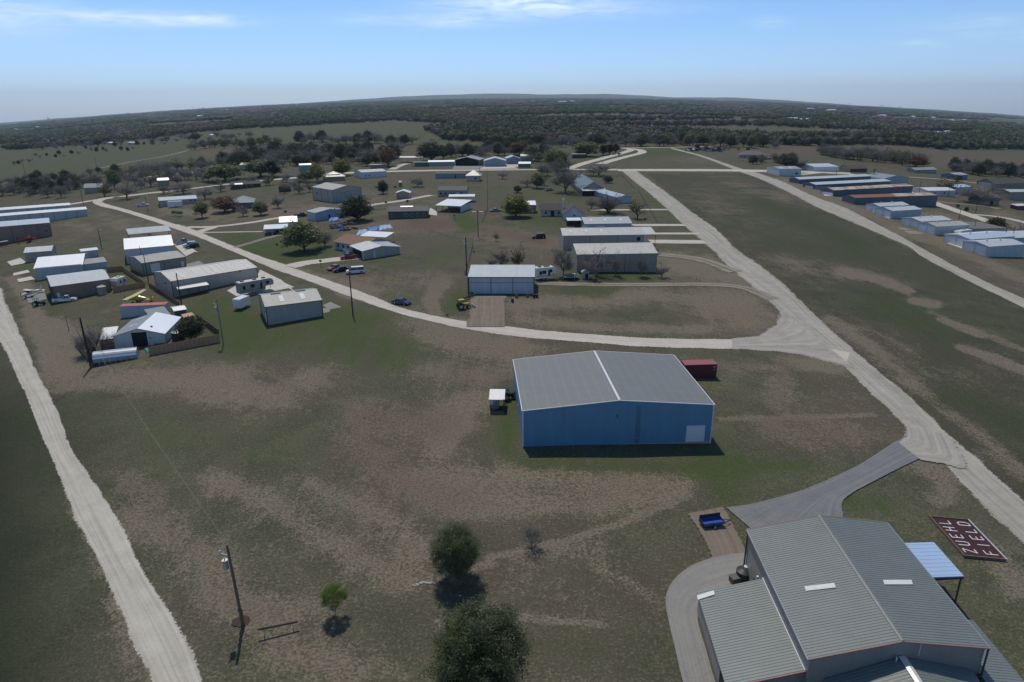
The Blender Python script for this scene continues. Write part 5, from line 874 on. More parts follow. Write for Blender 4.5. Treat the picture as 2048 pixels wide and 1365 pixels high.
        C = np.repeat(T, per, 0)+rg.normal(size=(len(T)*per, 3))*np.array([.42, .42, .3])*(1 if not hero else .68)
        C = C[C[:, 2] > (H_*.16 if kind != 'bush' else .1)]
        kk = wid/2/np.percentile(np.hypot(C[:, 0], C[:, 1]), 97); C[:, :2] *= kk; C[:, 2] *= H_*.97/np.percentile(C[:, 2], 99.3)
        if hero and kind == 'oak':
            hole = np.sin(C[:, 0]*2.9+seed)*np.sin(C[:, 1]*2.6+1)+np.sin(C[:, 2]*3.1+C[:, 0]*1.3); C = C[(hole < .95) | (rg.random(len(C)) < .12)]
        V, F_ = quads(C, leaf, rg)
    V[:, 2] = np.clip(V[:, 2], .05, None); cm = arr_mesh('crown', V, F_, lm); TREES[key] = (tm, cm, H_, wid); return TREES[key]
def tree(kind, base, top, wpx, label, group=None, seed=None, hero=False, name=None, cat='tree'):
    sd_ = seed if seed is not None else random.randint(0, 2)
    tm, cm, H_, wid = make_tree(kind, sd_, hero); p = np.array(base, float) if len(base) == 3 else W3(*base)
    h = height(p, top) if top > 60 or True else top
    pr = proj(p); d = np.linalg.norm(p-np.array([0, 0, H])); wm_ = wpx*d/F*.98
    return put_tree(kind, p, h, wm_, label, group, tm, cm, H_, wid, name, cat)
def put_tree(kind, p, h, wm_, label, group, tm, cm, H_, wid, name=None, cat='tree'):
    nm = name or dict(oak='oak_tree', darkoak='oak_tree', bare='bare_tree', multibare='bare_tree', green='leafy_tree', yellow='leafy_tree', olive='budding_tree', rust='rust_tree', sapling='sapling', cedar='cedar_tree', bush='bush')[kind]
    t = thing(nm, label, cat, p, random.uniform(0, 6.28), group); k = wm_/wid; t.scale = (k, k, h/H_)
    for n_, me in (('trunk', tm), ('crown', cm)):
        o = bpy.data.objects.new(n_, me); COL.objects.link(o); o.parent = t
    return t
T_ = tree
T_('oak', (912, 1157), 1052, 98, 'round dark evergreen oak casting a shadow on the dry grass', hero=True, seed=1)
T_('oak', (966, 1400), 1226, 168, 'large bushy evergreen oak cut by the bottom edge', hero=True, seed=2)
T_('sapling', (671, 1233), 1172, 50, 'small bright green round sapling near the utility pole', hero=True, seed=3)
T_('bare', (1064, 1097), 1047, 46, 'small bare tree right of the round oak', hero=True, seed=4)
T_('multibare', (188, 706), 650, 56, 'dense bare shrub tree beside the greenhouse', seed=1, hero=True); T_('bush', (386, 682), 637, 50, 'dark green bushy tree inside the fenced yard', seed=1)
T_('darkoak', (716, 442), 392, 64, 'big dark oak right of the light blue shop', seed=0); T_('green', (610, 503), 445, 76, 'spreading pale green tree on the lawn', seed=1); T_('bare', (650, 493), 456, 34, 'small bare tree right of the spreading green tree', seed=0)
T_('yellow', (1031, 434), 391, 58, 'yellow olive tree before the blue grey box shed', seed=0); T_('bare', (1131, 386), 316, 64, 'tall bare tree left of the blue farmhouse', seed=1); T_('bare', (1054, 374), 349, 36, 'low dark bare tree left in the small grove', seed=2)
T_('green', (1074, 377), 346, 28, 'green tree in the middle of the small grove', seed=0); T_('olive', (1088, 371), 340, 26, 'thin budding tree right in the small grove', seed=1); T_('bare', (1198, 352), 322, 52, 'dark bare tree behind the blue farmhouse', seed=0); T_('bush', (1216, 366), 352, 20, 'green bush behind the blue roofed shed', seed=0)
T_('multibare', (1217, 426), 381, 52, 'wide dark bare tree before the blue roofed shed', seed=0); T_('bare', (1183, 419), 390, 28, 'pale bare tree behind the gabled wing', seed=1); T_('olive', (1275, 438), 396, 42, 'olive budding tree right of the blue roofed shed', seed=2)
T_('bare', (1193, 553), 478, 78, 'spreading bare tree before the curved roof hangar', seed=2, hero=True); T_('bare', (1126, 553), 478, 42, 'bare tree beside the trampoline', seed=0); T_('bare', (1231, 552), 498, 26, 'first slim bare tree before the curved roof hangar', seed=1); T_('bare', (1282, 554), 502, 26, 'second slim bare tree before the curved roof hangar', seed=0); T_('bare', (1323, 556), 518, 28, 'bare tree at the corner of the curved roof hangar', seed=2)
T_('bare', (1003, 536), 488, 34, 'left bare tree behind the white door hangar', seed=1); T_('olive', (1038, 536), 488, 36, 'right bare tree behind the white door hangar', seed=0); T_('bare', (983, 537), 505, 24, 'faint bare sapling behind the white door hangar', seed=2); T_('bare', (992, 483), 460, 12, 'lone thin bare sapling on the middle field', seed=1)
T_('rust', (450, 425), 393, 50, 'rust tinged tree before the hip roofed house', seed=0); T_('green', (405, 436), 405, 27, 'dark green round tree on bare earth', seed=2); T_('bare', (486, 433), 404, 24, 'bare tree between two round trees', seed=0); T_('green', (522, 431), 403, 30, 'round green tree below the hip roofed house', seed=0); T_('bare', (556, 417), 386, 26, 'bare tree left of the big grey shop', seed=1)
T_('sapling', (349, 432), 421, 10, 'tiny left sapling beside the lane', seed=1); T_('sapling', (360, 433), 422, 12, 'tiny right sapling beside the lane', seed=1)
T_('bare', (254, 398), 352, 44, 'large bare tree at the bend of the lane', seed=2); T_('olive', (209, 394), 360, 30, 'olive tree left of the large bare tree', seed=0); T_('green', (230, 378), 340, 22, 'green tree behind the bend', seed=1); T_('bare', (328, 389), 364, 24, 'bare tree at the back of the long low shop', seed=1); T_('bare', (367, 388), 360, 36, 'wide bare tree behind the long low shop', seed=0); T_('bare', (410, 399), 366, 36, 'bare tree right of the long low shop', seed=2); T_('olive', (441, 384), 362, 26, 'bare tree left of the dark low house', seed=1)
T_('bare', (333, 352), 324, 14, 'slim tree left of the farm lane end', seed=0); T_('bare', (361, 352), 334, 12, 'slim small tree by the farm lane', seed=2); T_('bare', (413, 352), 324, 36, 'purple grey round bare tree at the lane end', seed=1); T_('green', (452, 362), 328, 70, 'broad pale green tree before the tin barn', seed=0); T_('green', (522, 354), 320, 56, 'broad green tree above the long hedge', seed=2); T_('cedar', (545, 355), 322, 34, 'dark green conifer clump by the lane', seed=0)
T_('bare', (96, 395), 364, 24, 'left bare tree before the far hedge', seed=1); T_('bare', (123, 396), 364, 20, 'right bare tree before the far hedge', seed=0)
T_('yellow', (635, 364), 328, 32, 'yellow green tree beside the solar house', seed=1); T_('yellow', (686, 352), 319, 38, 'bright yellow green tree behind the solar house', seed=0); T_('green', (610, 364), 343, 30, 'green tree left of the solar house', seed=1); T_('rust', (777, 333), 294, 42, 'tall rust coloured tree behind the mobile home', seed=1); T_('darkoak', (864, 322), 284, 58, 'dark round oak behind the long pale hangar row', seed=1)
T_('olive', (601, 329), 307, 38, 'olive crowned tree behind the arch barn', seed=0); T_('darkoak', (594, 316), 286, 62, 'dark oak rising above the village trees', seed=2); T_('bare', (835, 374), 351, 28, 'small bare tree on the open field', seed=0); T_('bush', (766, 388), 362, 22, 'bare bush right of the big grey shop', seed=0); T_('bare', (1005, 358), 337, 24, 'bare tree right of the pyramid roof hut', seed=2)
T_('green', (1172, 313), 284, 50, 'bright green tree beside the village road', seed=0); T_('cedar', (1206, 311), 290, 20, 'left dark cedar by the village road', seed=0); T_('cedar', (1219, 309), 289, 20, 'middle dark cedar by the village road', seed=1); T_('cedar', (1231, 307), 288, 18, 'right dark cedar by the village road', seed=2); T_('green', (1110, 340), 299, 48, 'tall pale green tree behind the tall bare tree', seed=2); T_('rust', (1040, 312), 281, 40, 'rust tinged tree behind the gabled hangars', seed=2); T_('green', (1062, 322), 290, 34, 'green tree behind the low green shed', seed=1)
T_('darkoak', (1572, 335), 309, 42, 'dark green tree behind the white shop', seed=0); T_('bare', (1946, 406), 364, 56, 'wide bare tree beside the round roofed barn', seed=0); T_('olive', (1890, 385), 350, 42, 'olive tree behind the white gable hangar', seed=1); T_('bare', (1984, 396), 362, 28, 'bare tree left of the sage shed', seed=1); T_('bush', (1990, 462), 436, 32, 'dark purple bush behind the middle hangar pair', seed=1); T_('rust', (1831, 334), 311, 36, 'rust orange tree above the ranch house', seed=0); T_('bush', (1914, 363), 350, 16, 'green bush before the small blue barn', seed=0); T_('bare', (2040, 474), 440, 40, 'bare tree at the right edge behind the hangars', seed=2)
T_('bush', (1932, 424), 414, 7, 'small round shrub by the yard lane', seed=2); T_('bush', (1915, 415), 409, 6, 'smaller round shrub by the yard lane', seed=0)
p = W3(1746, 359); t = thing('palm_tree', 'slim dark palm beside the slate roofed house', 'tree', p); hp_ = height(p, 336); m = MB(); m.tube((0, 0, -.2), (0, 0, hp_*.75), .25, .18); m.build('trunk', BARK, t); m = MB()
for i in range(26):
    a = i*2.4; u = random.uniform(-.5, .9); d = Vector((math.cos(a), math.sin(a), u)).normalized(); s = Vector((-math.sin(a), math.cos(a), 0))*.16; c = Vector((0, 0, hp_*.78)); e = c+d*hp_*.26; m.face([c-s, c+s, e+s*.5, e-s*.5])
m.build('crown', L_CEDAR, t)
# belts of separate trees
def belt(pts, n, dy, kinds, hr, wr, label, group):
    pts = np.array(pts, float); L_ = np.concatenate([[0], np.cumsum(np.hypot(*np.diff(pts, axis=0).T))])
    for i in range(n):
        s = (i+random.random())/n*L_[-1]; x = np.interp(s, L_, pts[:, 0]); y = np.interp(s, L_, pts[:, 1])+random.uniform(-dy, dy); kd = random.choice(kinds); sd_ = random.randint(0, 2)
        p = W3(x, y); h = random.uniform(*hr); tm, cm, H_, wid = make_tree(kd, sd_); put_tree(kd, p, h, h*random.uniform(*wr), label[0 if kd in ('bare', 'multibare', 'rust') else 1], group+(' without leaves' if kd in ('bare', 'multibare', 'rust') else ' in leaf'), tm, cm, H_, wid)
lb = lambda a: ('bare grey brown tree '+a, 'dull green leafy tree '+a)
belt([(-20, 392), (60, 387), (160, 380)], 22, 6, ['bare', 'darkoak', 'bare', 'olive', 'bush'], (6, 10), (.8, 1.1), lb('in the hedge at the left edge'), 'trees of the left hedge')
belt([(150, 380), (250, 372), (340, 362), (420, 358)], 24, 10, ['bare', 'bare', 'olive'], (7, 12), (.8, 1.1), lb('beyond the bend of the lane'), 'trees beyond the bend')
belt([(250, 352), (360, 342), (470, 335), (560, 332)], 26, 5, ['bare', 'bare', 'olive', 'darkoak'], (8, 13), (.85, 1.2), lb('between the two far lanes'), 'trees between the far lanes')
belt([(430, 372), (520, 366), (600, 372)], 8, 5, ['bare', 'bare', 'olive'], (5, 8), (.8, 1.1), lb('around the dark low house'), 'trees around the dark house')
belt([(380, 297), (430, 296), (512, 294), (560, 290)], 26, 3.5, ['green', 'bare', 'olive', 'bare'], (9, 13), (.8, 1.1), lb('in the hedge across the left field'), 'trees of the field hedge')
belt([(470, 325), (560, 318), (640, 318), (760, 314), (800, 312)], 62, 9, ['bare', 'bare', 'bare', 'darkoak', 'olive'], (9, 14), (.95, 1.3), lb('in the thicket behind the village'), 'trees of the village thicket')
belt([(560, 335), (600, 332), (720, 330), (780, 326)], 18, 5, ['bare', 'bare', 'darkoak'], (6, 9), (.9, 1.2), lb('behind the solar house'), 'trees behind the solar house')
belt([(590, 288), (650, 286), (740, 290), (830, 290)], 22, 3, ['bare', 'bare', 'darkoak'], (10, 15), (.9, 1.2), lb('in the row along the big green field'), 'trees of the big field row')
belt([(880, 312), (940, 308), (1040, 306), (1100, 310)], 42, 7, ['bare', 'bare', 'olive', 'darkoak'], (7, 11), (.9, 1.2), lb('behind the back hangars'), 'trees behind the back hangars')
belt([(1060, 330), (1090, 326), (1140, 322)], 8, 5, ['bare', 'green', 'bare'], (6, 10), (.9, 1.1), lb('near the flat green shed'), 'trees near the green shed')
belt([(1100, 293), (1240, 290), (1400, 290), (1560, 296)], 62, 4, ['bare', 'bare', 'bare', 'darkoak', 'green'], (9, 14), (.8, 1.1), lb('in the wood past the runway end'), 'trees past the runway end')
belt([(1640, 311), (1700, 316), (1790, 326), (1850, 330)], 62, 5, ['bare', 'bare', 'bare', 'olive'], (9, 13), (.8, 1.1), lb('in the belt below the brown fields'), 'trees below the brown fields')
belt([(1900, 342), (1960, 348), (2070, 354)], 42, 5, ['bare', 'bare', 'bare', 'darkoak'], (8, 12), (.8, 1.1), lb('at the edge of the right field'), 'trees of the right field edge')
belt([(1560, 288), (1640, 286), (1750, 287), (1900, 290)], 34, 3, ['darkoak', 'darkoak', 'bare'], (9, 14), (1., 1.4), lb('in the row above the brown field'), 'trees above the brown field')
belt([(20, 330), (80, 316), (180, 303), (330, 292)], 26, 6, ['bare', 'darkoak', 'bare'], (4, 8), (.8, 1.1), lb('scattered over the left pasture'), 'trees of the left pasture')
belt([(1500, 330), (1545, 328), (1600, 335)], 8, 4, ['bare', 'darkoak', 'olive'], (6, 9), (.9, 1.2), lb('near the white shop'), 'trees near the white shop')
belt([(1380, 298), (1440, 300), (1500, 305)], 8, 3, ['bush', 'olive'], (3, 5), (1.1, 1.5), lb('along the scrap row'), 'bushes along the scrap row')
belt([(1085, 352), (1110, 344), (1140, 335)], 8, 7, ['bare', 'bare', 'olive'], (7, 11), (.9, 1.1), lb('west of the blue farmhouse'), 'trees west of the farmhouse')
belt([(560, 392), (600, 384), (640, 372)], 7, 8, ['bare', 'bare', 'olive'], (5, 8), (.8, 1.1), lb('around the big grey shop'), 'trees around the grey shop')
belt([(60, 300), (200, 290), (300, 283), (400, 279), (500, 276)], 34, 4, ['bare', 'darkoak', 'bare', 'olive'], (8, 13), (1., 1.4), lb('at the foot of the left woods'), 'trees at the foot of the left woods')
belt([(0, 372), (120, 360), (240, 348)], 20, 6, ['bare', 'bare', 'darkoak'], (5, 9), (.9, 1.2), lb('behind the left hedge'), 'trees behind the left hedge')
# far woods: nobody could count these
def woodland():
    rg = np.random.default_rng(5); n = 44000
    lim = lambda x: np.interp(x, [-200, 0, 170, 280, 390, 512, 700, 850, 900, 1000, 1200, 1500, 1600, 1800, 1900, 2250], [318, 306, 296, 280, 271, 260, 246, 262, 286, 290, 288, 286, 292, 296, 312, 316])
    x = rg.uniform(-260, 2310, n); u = (x-1024)/1024; yh = 191-8*u+45*np.minimum(u*u, 1.5)
    a = rg.random(n) < .6; y = np.where(a, yh+5+rg.random(n)*(lim(x)-yh-5), yh+1365*48/np.exp(rg.uniform(math.log(900), math.log(11000), n))/1.)
    p = P(x, y); D = np.hypot(p[:, 0], p[:, 1]); k = paint_at(p[:, 0], p[:, 1])[:, 3]
    kx = np.sin(p[:, 0]*.004+np.sin(p[:, 1]*.003)*2)+np.sin(p[:, 1]*.0021+1.3); gap = (D > 1500) & (kx > 1.25)
    ok = (k > .4) & (y < lim(x)) & (D < 11000) & (D > 600) & ~gap; p, D, x, y = p[ok], D[ok], x[ok], y[ok]; n = len(p)
    hh = rg.uniform(6, 11, n)*np.clip(.9+D/9000, 1, 1.6); w_ = hh*rg.uniform(.45, .95, n)*np.clip(D/1400, 1, 3.8)
    th = (1+5**.5)/2; iv = np.array([(-1, th, 0), (1, th, 0), (-1, -th, 0), (1, -th, 0), (0, -1, th), (0, 1, th), (0, -1, -th), (0, 1, -th), (th, 0, -1), (th, 0, 1), (-th, 0, -1), (-th, 0, 1)])/math.hypot(1, th)
    fi = np.array([(0, 11, 5), (0, 5, 1), (0, 1, 7), (0, 7, 10), (0, 10, 11), (1, 5, 9), (5, 11, 4), (11, 10, 2), (10, 7, 6), (7, 1, 8), (3, 9, 4), (3, 4, 2), (3, 2, 6), (3, 6, 8), (3, 8, 9), (4, 9, 5), (2, 4, 11), (6, 2, 10), (8, 6, 7), (9, 8, 1)])
    sc = np.stack([w_*.8, w_*.8, hh*.5], -1)[:, None]; V = iv[None]*sc*rg.uniform(.6, 1.15, (n, 12, 1)); V += p[:, None]+np.array([0, 0, 1])*(hh*.5)[:, None, None]
    Fb = fi[None]+(np.arange(n)*12)[:, None, None]
    base = np.array([(.052, .066, .034), (.062, .074, .040), (.105, .092, .074), (.088, .080, .066), (.058, .078, .034), (.046, .058, .036)]); ci = rg.integers(0, 6, n)
    big = (np.sin(x*.013+y*.05)+np.sin(x*.031-y*.11+2)); ci = np.where(big > .5, rg.integers(0, 2, n), ci); ci = np.where(big < -.7, rg.integers(2, 4, n), ci)
    col = base[ci]*rg.uniform(.82, 1.2, (n, 1)); cb = np.repeat(col, 12, 0)
    m_ = 26; nr = D < 2600; pn, hn, wn_, cn_ = p[nr], hh[nr], w_[nr], col[nr]; nn = len(pn)
    d = rg.normal(size=(nn, m_, 3)); d /= np.linalg.norm(d, axis=-1, keepdims=True); d[..., 2] = np.abs(d[..., 2])*1.2-.25; c = pn[:, None]+d*np.stack([wn_*.95, wn_*.95, hn*.52], -1)[:, None]*rg.uniform(.7, 1.12, (nn, m_, 1))+np.array([0, 0, 1])*(hn*.48)[:, None, None]
    tv = c[:, :, None]+rg.normal(size=(nn, m_, 3, 3))*(hn*.085)[:, None, None, None]; V2 = tv.reshape(-1, 3); F2 = np.arange(len(V2)).reshape(-1, 3)+n*12; c2 = np.repeat(cn_, m_*3, 0)*rg.uniform(.8, 1.25, (nn*m_*3, 1))
    V = np.concatenate([V.reshape(-1, 3), V2]); Fa = np.concatenate([Fb.reshape(-1, 3), F2]); cc = np.concatenate([cb, c2]); cc = np.concatenate([cc, np.ones((len(cc), 1))], 1)
    m, t, b = nodes('far_foliage'); t.links.new(N(t, 'ShaderNodeAttribute', attribute_name='paint').outputs['Color'], b.inputs['Base Color']); b.inputs['Roughness'].default_value = .9; b.inputs['Specular IOR Level'].default_value = .1
    o = bpy.data.objects.new('woodland', arr_mesh('woodland', V, Fa, m, cc)); COL.objects.link(o); tag(o, 'endless dark scrub woods stretching to the horizon', 'woods', kind='stuff')
woodland()
# ------------------------------------------------------------------ vehicles
def paint(name, c, metal=.2): return mat('paint_'+name, c, .25, metal, .04, 1.)
RIM = mat('wheel_rim', (.5, .5, .52), .35, .6); LAMP = mat('lamp_glass', (.75, .75, .72), .2); TAIL = mat('tail_lamp', (.3, .02, .02), .3)
def place(root_name, label, cat, rear, front, group=None):
    a, b = W3(*rear), W3(*front); c = (a+b)/2; return thing(root_name, label, cat, c, math.atan2(b[1]-a[1], b[0]-a[0]), group), float(np.hypot(*(b-a)[:2]))
def wheel(root, x, y, r, w_=.22):
    s = 1 if y > 0 else -1; m = MB(); m.tube((x, y-s*w_/2, r), (x, y+s*w_/2, r), r, n=16); o = m.build('wheel', RUBBER, root); m = MB(); m.tube((x, y+s*w_/2, r), (x, y+s*(w_/2+.02), r), r*.58, n=12); m.build('rim', RIM, o)
def car(kind, rear, front, col, label, group=None):
    r, _ = place({'pickup': 'pickup_truck', 'suv': 'parked_car', 'sedan': 'parked_car', 'van': 'parked_van'}[kind], label, {'pickup': 'pickup truck', 'van': 'van'}.get(kind, 'car'), rear, front, group)
    L, Wd_, zb, zs, zt = dict(pickup=(5.8, 1.95, .38, 1.12, 1.88), suv=(4.7, 1.88, .32, 1.08, 1.76), sedan=(4.7, 1.8, .24, .92, 1.44), van=(5.2, 1.95, .3, 1.15, 2.0))[kind]; h = L/2; w_ = Wd_/2
    prof = [(-h, zb), (-h, zs-.12), (-h+.1, zs), (h-1.25, zs), (h-.25, zs-.16), (h, zs-.38), (h, zb)]
    cx = dict(pickup=(-.35, 1.55, .15, 1.05), suv=(-h+.08, 1.25, -h+.5, .55), sedan=(-h+.7, 1.15, -h+1.45, .35), van=(-h+.05, 1.9, -h+.25, 1.1))[kind]
    m = MB(); m.prism(prof, -w_, w_)
    if kind == 'pickup': m.box(-h+.05, -.4, -w_, -w_+.08, zs-.02, zs+.16); m.box(-h+.05, -.4, w_-.08, w_, zs-.02, zs+.16); m.box(-h, -h+.08, -w_, w_, zs-.1, zs+.16)
    rf = [(cx[2], zt), (cx[3], zt)]; i = .16
    m.slab([(cx[2], -w_+i, zt), (cx[3], -w_+i, zt), (cx[3], w_-i, zt), (cx[2], w_-i, zt)], .07)
    for sx, tx in ((cx[0], cx[2]), (cx[1], cx[3])):
        for s in (-1, 1): m.tube((sx, s*(w_-.05), zs), (tx, s*(w_-i-.03), zt-.03), .05, n=4)
    mid = (cx[0]+cx[1])/2; 
    for s in (-1, 1): m.tube((mid, s*(w_-.04), zs), ((cx[2]+cx[3])/2, s*(w_-i-.02), zt-.03), .045, n=4)
    bo = m.build('body', col, r); 
    bv = bo.modifiers.new('bevel', 'BEVEL'); bv.width = .05; bv.segments = 2; bv.limit_method = 'ANGLE'
    g = MB(); A_ = [(cx[0], -w_+.06, zs), (cx[1], -w_+.06, zs), (cx[1], w_-.06, zs), (cx[0], w_-.06, zs)]; B_ = [(cx[2], -w_+i, zt-.05), (cx[3], -w_+i, zt-.05), (cx[3], w_-i, zt-.05), (cx[2], w_-i, zt-.05)]
    for k in range(4): g.face([A_[k], A_[(k+1) % 4], B_[(k+1) % 4], B_[k]])
    g.build('window_glass', GLASS, r)
    if kind == 'pickup': g = MB(); g.box(-h+.12, -.45, -w_+.1, w_-.1, zs-.01, zs+.01); g.build('truck_bed', BLACKP, r)
    R_ = .40 if kind in ('pickup', 'suv', 'van') else .33
    for x in (-h+.95, h-.95):
        for s in (-1, 1): wheel(r, x, s*(w_-.1), R_)
    for s in (-1, 1): g = MB(); g.box(h-.06, h+.02, s*(w_-.28)-.16, s*(w_-.28)+.16, zs-.42, zs-.26); g.build('headlight', LAMP, r); g = MB(); g.box(-h-.02, -h+.05, s*(w_-.14)-.1, s*(w_-.14)+.1, zs-.4, zs-.15); g.build('tail_light', TAIL, r)
    g = MB(); g.box(h-.02, h+.1, -w_+.05, w_-.05, zb, zb+.22); g.build('bumper', STEEL if kind == 'pickup' else BLACKP, r); g = MB(); g.box(-h-.1, -h+.02, -w_+.05, w_-.05, zb, zb+.22); g.build('bumper', STEEL if kind == 'pickup' else BLACKP, r); return r
WH, SIL, BLK, RED_, NAV, MAR, DGR, ORG = paint('white', (.78, .78, .78), 0), paint('silver', (.36, .40, .44), .5), paint('black', (.012, .013, .016)), paint('red', (.28, .03, .035)), paint('navy', (.03, .05, .10)), paint('maroon', (.12, .012, .02)), paint('dark_green', (.015, .04, .035)), paint('orange', (.42, .13, .05))
car('pickup', (112, 607), (150, 601), WH, 'white crew cab pickup beside the brown hangar'); car('pickup', (277, 414), (294, 412), WH, 'white pickup at the end of the long low shop'); car('sedan', (791, 607), (815, 610), NAV, 'dark blue car beside the pale lane'); car('suv', (1088, 476.5), (1067, 477.5), MAR, 'dark red car alone on the middle field')
car('pickup', (352, 490.5), (378, 485), SIL, 'silver pickup on the apron of the bright hangar'); car('suv', (393, 491), (368, 495), WH, 'white car between the silver pickup and the dark one'); car('suv', (396, 494), (372, 498.5), DGR, 'very dark green car at the end of the parked row')
car('pickup', (712, 516.5), (687, 519.5), RED_, 'red pickup before the open grey garage'); car('suv', (708, 513), (684, 516), BLK, 'black car behind the red pickup'); car('sedan', (678, 537), (661, 541.5), ORG, 'orange red car at the left of the parked trio'); car('sedan', (694, 541), (671, 545), BLK, 'black car in the middle of the parked trio'); car('van', (726, 545.5), (696, 548.5), WH, 'white van right of the black car')
car('sedan', (985, 424), (997, 423), SIL, 'pale car on the field near the fence'); car('sedan', (578, 354.5), (590, 353), WH, 'tiny white car on the far lane'); car('sedan', (1092, 382.5), (1105, 381.5), SIL, 'pale wreck under the tall bare tree'); car('suv', (557, 468.5), (569, 467), BLK, 'dark car under the white carport'); car('pickup', (596, 435), (608, 433), BLK, 'black pickup left of the light blue shop'); car('pickup', (716, 398), (727, 396), WH, 'white pickup at the corner of the big grey shop')
car('suv', (1602, 335), (1613, 334), NAV, 'dark car left of the white workshop'); car('sedan', (1718, 357), (1726, 357.5), NAV, 'tiny dark car near the palm'); car('sedan', (1534, 319.5), (1543, 319.5), RED_, 'tiny red car by the roadside house'); car('van', (2036, 483), (2060, 484), WH, 'white van behind the nearest hangar pair')
SG = 'scrap cars in the row past the runway end'
for i in range(26):
    x = 1372+i*2.9+random.uniform(-.7, .7); y = 300.5+random.uniform(-1.6, 2.4)+i*.06
    car(random.choice(['sedan', 'suv', 'pickup', 'van']), (x, y), (x+random.uniform(2, 4), y-random.uniform(-.8, .9)), random.choice([BLK, BLK, NAV, SIL, DGR, MAR]), 'tiny dark scrap car in the far row', SG)
def rv(rear, front, label, fifth=True, L=9.5, body=None, name='camper_trailer'):
    r, l = place(name, label, 'camper', rear, front); L = max(min(l, 13), 4.); h = L/2; w_ = 1.25; m = MB(); body = body or paint('camper_white', (.70, .70, .68), 0)
    pr = [(-h, .65), (-h, 3.45), (-h+.2, 3.6), (h-.9, 3.6), (h-.2, 3.25), (h, 2.6), (h-.1, 1.75), (h-2.3, 1.7), (h-2.5, .65)] if fifth else [(-h, .55), (-h, 2.7), (-h+.15, 2.85), (h-.5, 2.85), (h, 2.2), (h, .8), (h-.3, .55)]
    m.prism(pr, -w_, w_); m.build('body', body, r); top = 3.6 if fifth else 2.85; k = top/3.6
    m = MB(); m.box(-h+.1, h-1., -w_+.1, w_-.1, top-.01, top+.03); m.build('roof', mat('camper_roof', (.6, .58, .54), .6), r)
    for x in ([-h+1.3, 0., h-2.2] if fifth else [-.3]): m = MB(); m.box(x-.45, x+.45, -.35, .35, top+.02, top+.32); m.build('roof_unit', mat('camper_unit', (.12, .12, .12)) if fifth else TRIMW, r)
    for s in (-1, 1):
        for x, w2, z0, z1 in ((-h+1.2, .35, 1.7, 2.7), (-h*.25, .55, 1.9, 2.8), (h*.25, .3, 1.1, 2.9), (h-1.7, .4, 2.2, 3.)) if fifth else ((-h*.5, .35, 1.5, 2.1), (h*.3, .35, 1.5, 2.1)): m = MB(); y = s*w_; m.box(x-w2, x+w2, min(y, y+s*.03), max(y, y+s*.03), z0*k if fifth else z0, z1*k if fifth else z1); m.build('window', GLASS, r)
        m = MB(); y = s*w_; m.box(-h, h-2.6 if fifth else h-.4, min(y, y+s*.02), max(y, y+s*.02), 1.25, 1.42); m.build('stripe', mat('camper_stripe', (.16, .14, .13)), r)
        for x in (-h*.28, -h*.28+.9)[:2 if fifth else 1]: wheel(r, x, s*(w_-.1), .36)
    if not fifth: 
        for s in (-1, 1): m = MB(); m.box(-h-.03, -h, s*.75-.3, s*.75+.3, 1.4, 2.1); m.build('window', GLASS, r)
        m = MB(); m.tube((-h-.18, 0, .9), (-h-.03, 0, .9), .32, n=12); m.build('spare_wheel', RUBBER, r)
    m = MB(); m.tube((h-.5, 0, .6), (h+.8 if not fifth else h-.4, 0, .55 if not fifth else 1.7), .06); m.build('hitch', BLACKP, r); return r
rv((478, 594), (545, 578), 'long grey fifth wheel camper on the white slab', body=paint('camper_grey', (.34, .33, .32), 0)); rv((1070, 561), (1110, 557.5), 'white fifth wheel camper right of the white door hangar'); rv((246, 571), (231, 577.5), 'small white travel trailer behind the brown hangar', False); rv((1936, 473.5), (1912, 475.5), 'white camper behind the middle hangar pair', False)
def box_trailer(rear, front, label, hh=2.3):
    r, l = place('box_trailer', label, 'trailer', rear, front); h = max(2., l/2); m = MB(); m.prism([(-h, .5), (-h, .5+hh-.1), (-h+.1, .5+hh), (h-.2, .5+hh), (h, .3+hh), (h, .5)], -1.05, 1.05); m.build('body', WH, r)
    for s in (-1, 1): wheel(r, -.3, s*1.1, .34)
    m = MB(); m.tube((h, 0, .5), (h+1.1, 0, .45), .06); m.build('hitch', BLACKP, r); m = MB(); m.box(-h-.03, -h+.02, -.95, .95, .6, .4+hh); m.build('rear_door', TRIMW, r)
box_trailer((365, 413.5), (337, 416), 'long white box trailer before the long low shop', 2.6); box_trailer((492, 613), (478, 620), 'small white box trailer beside the grey hangar')
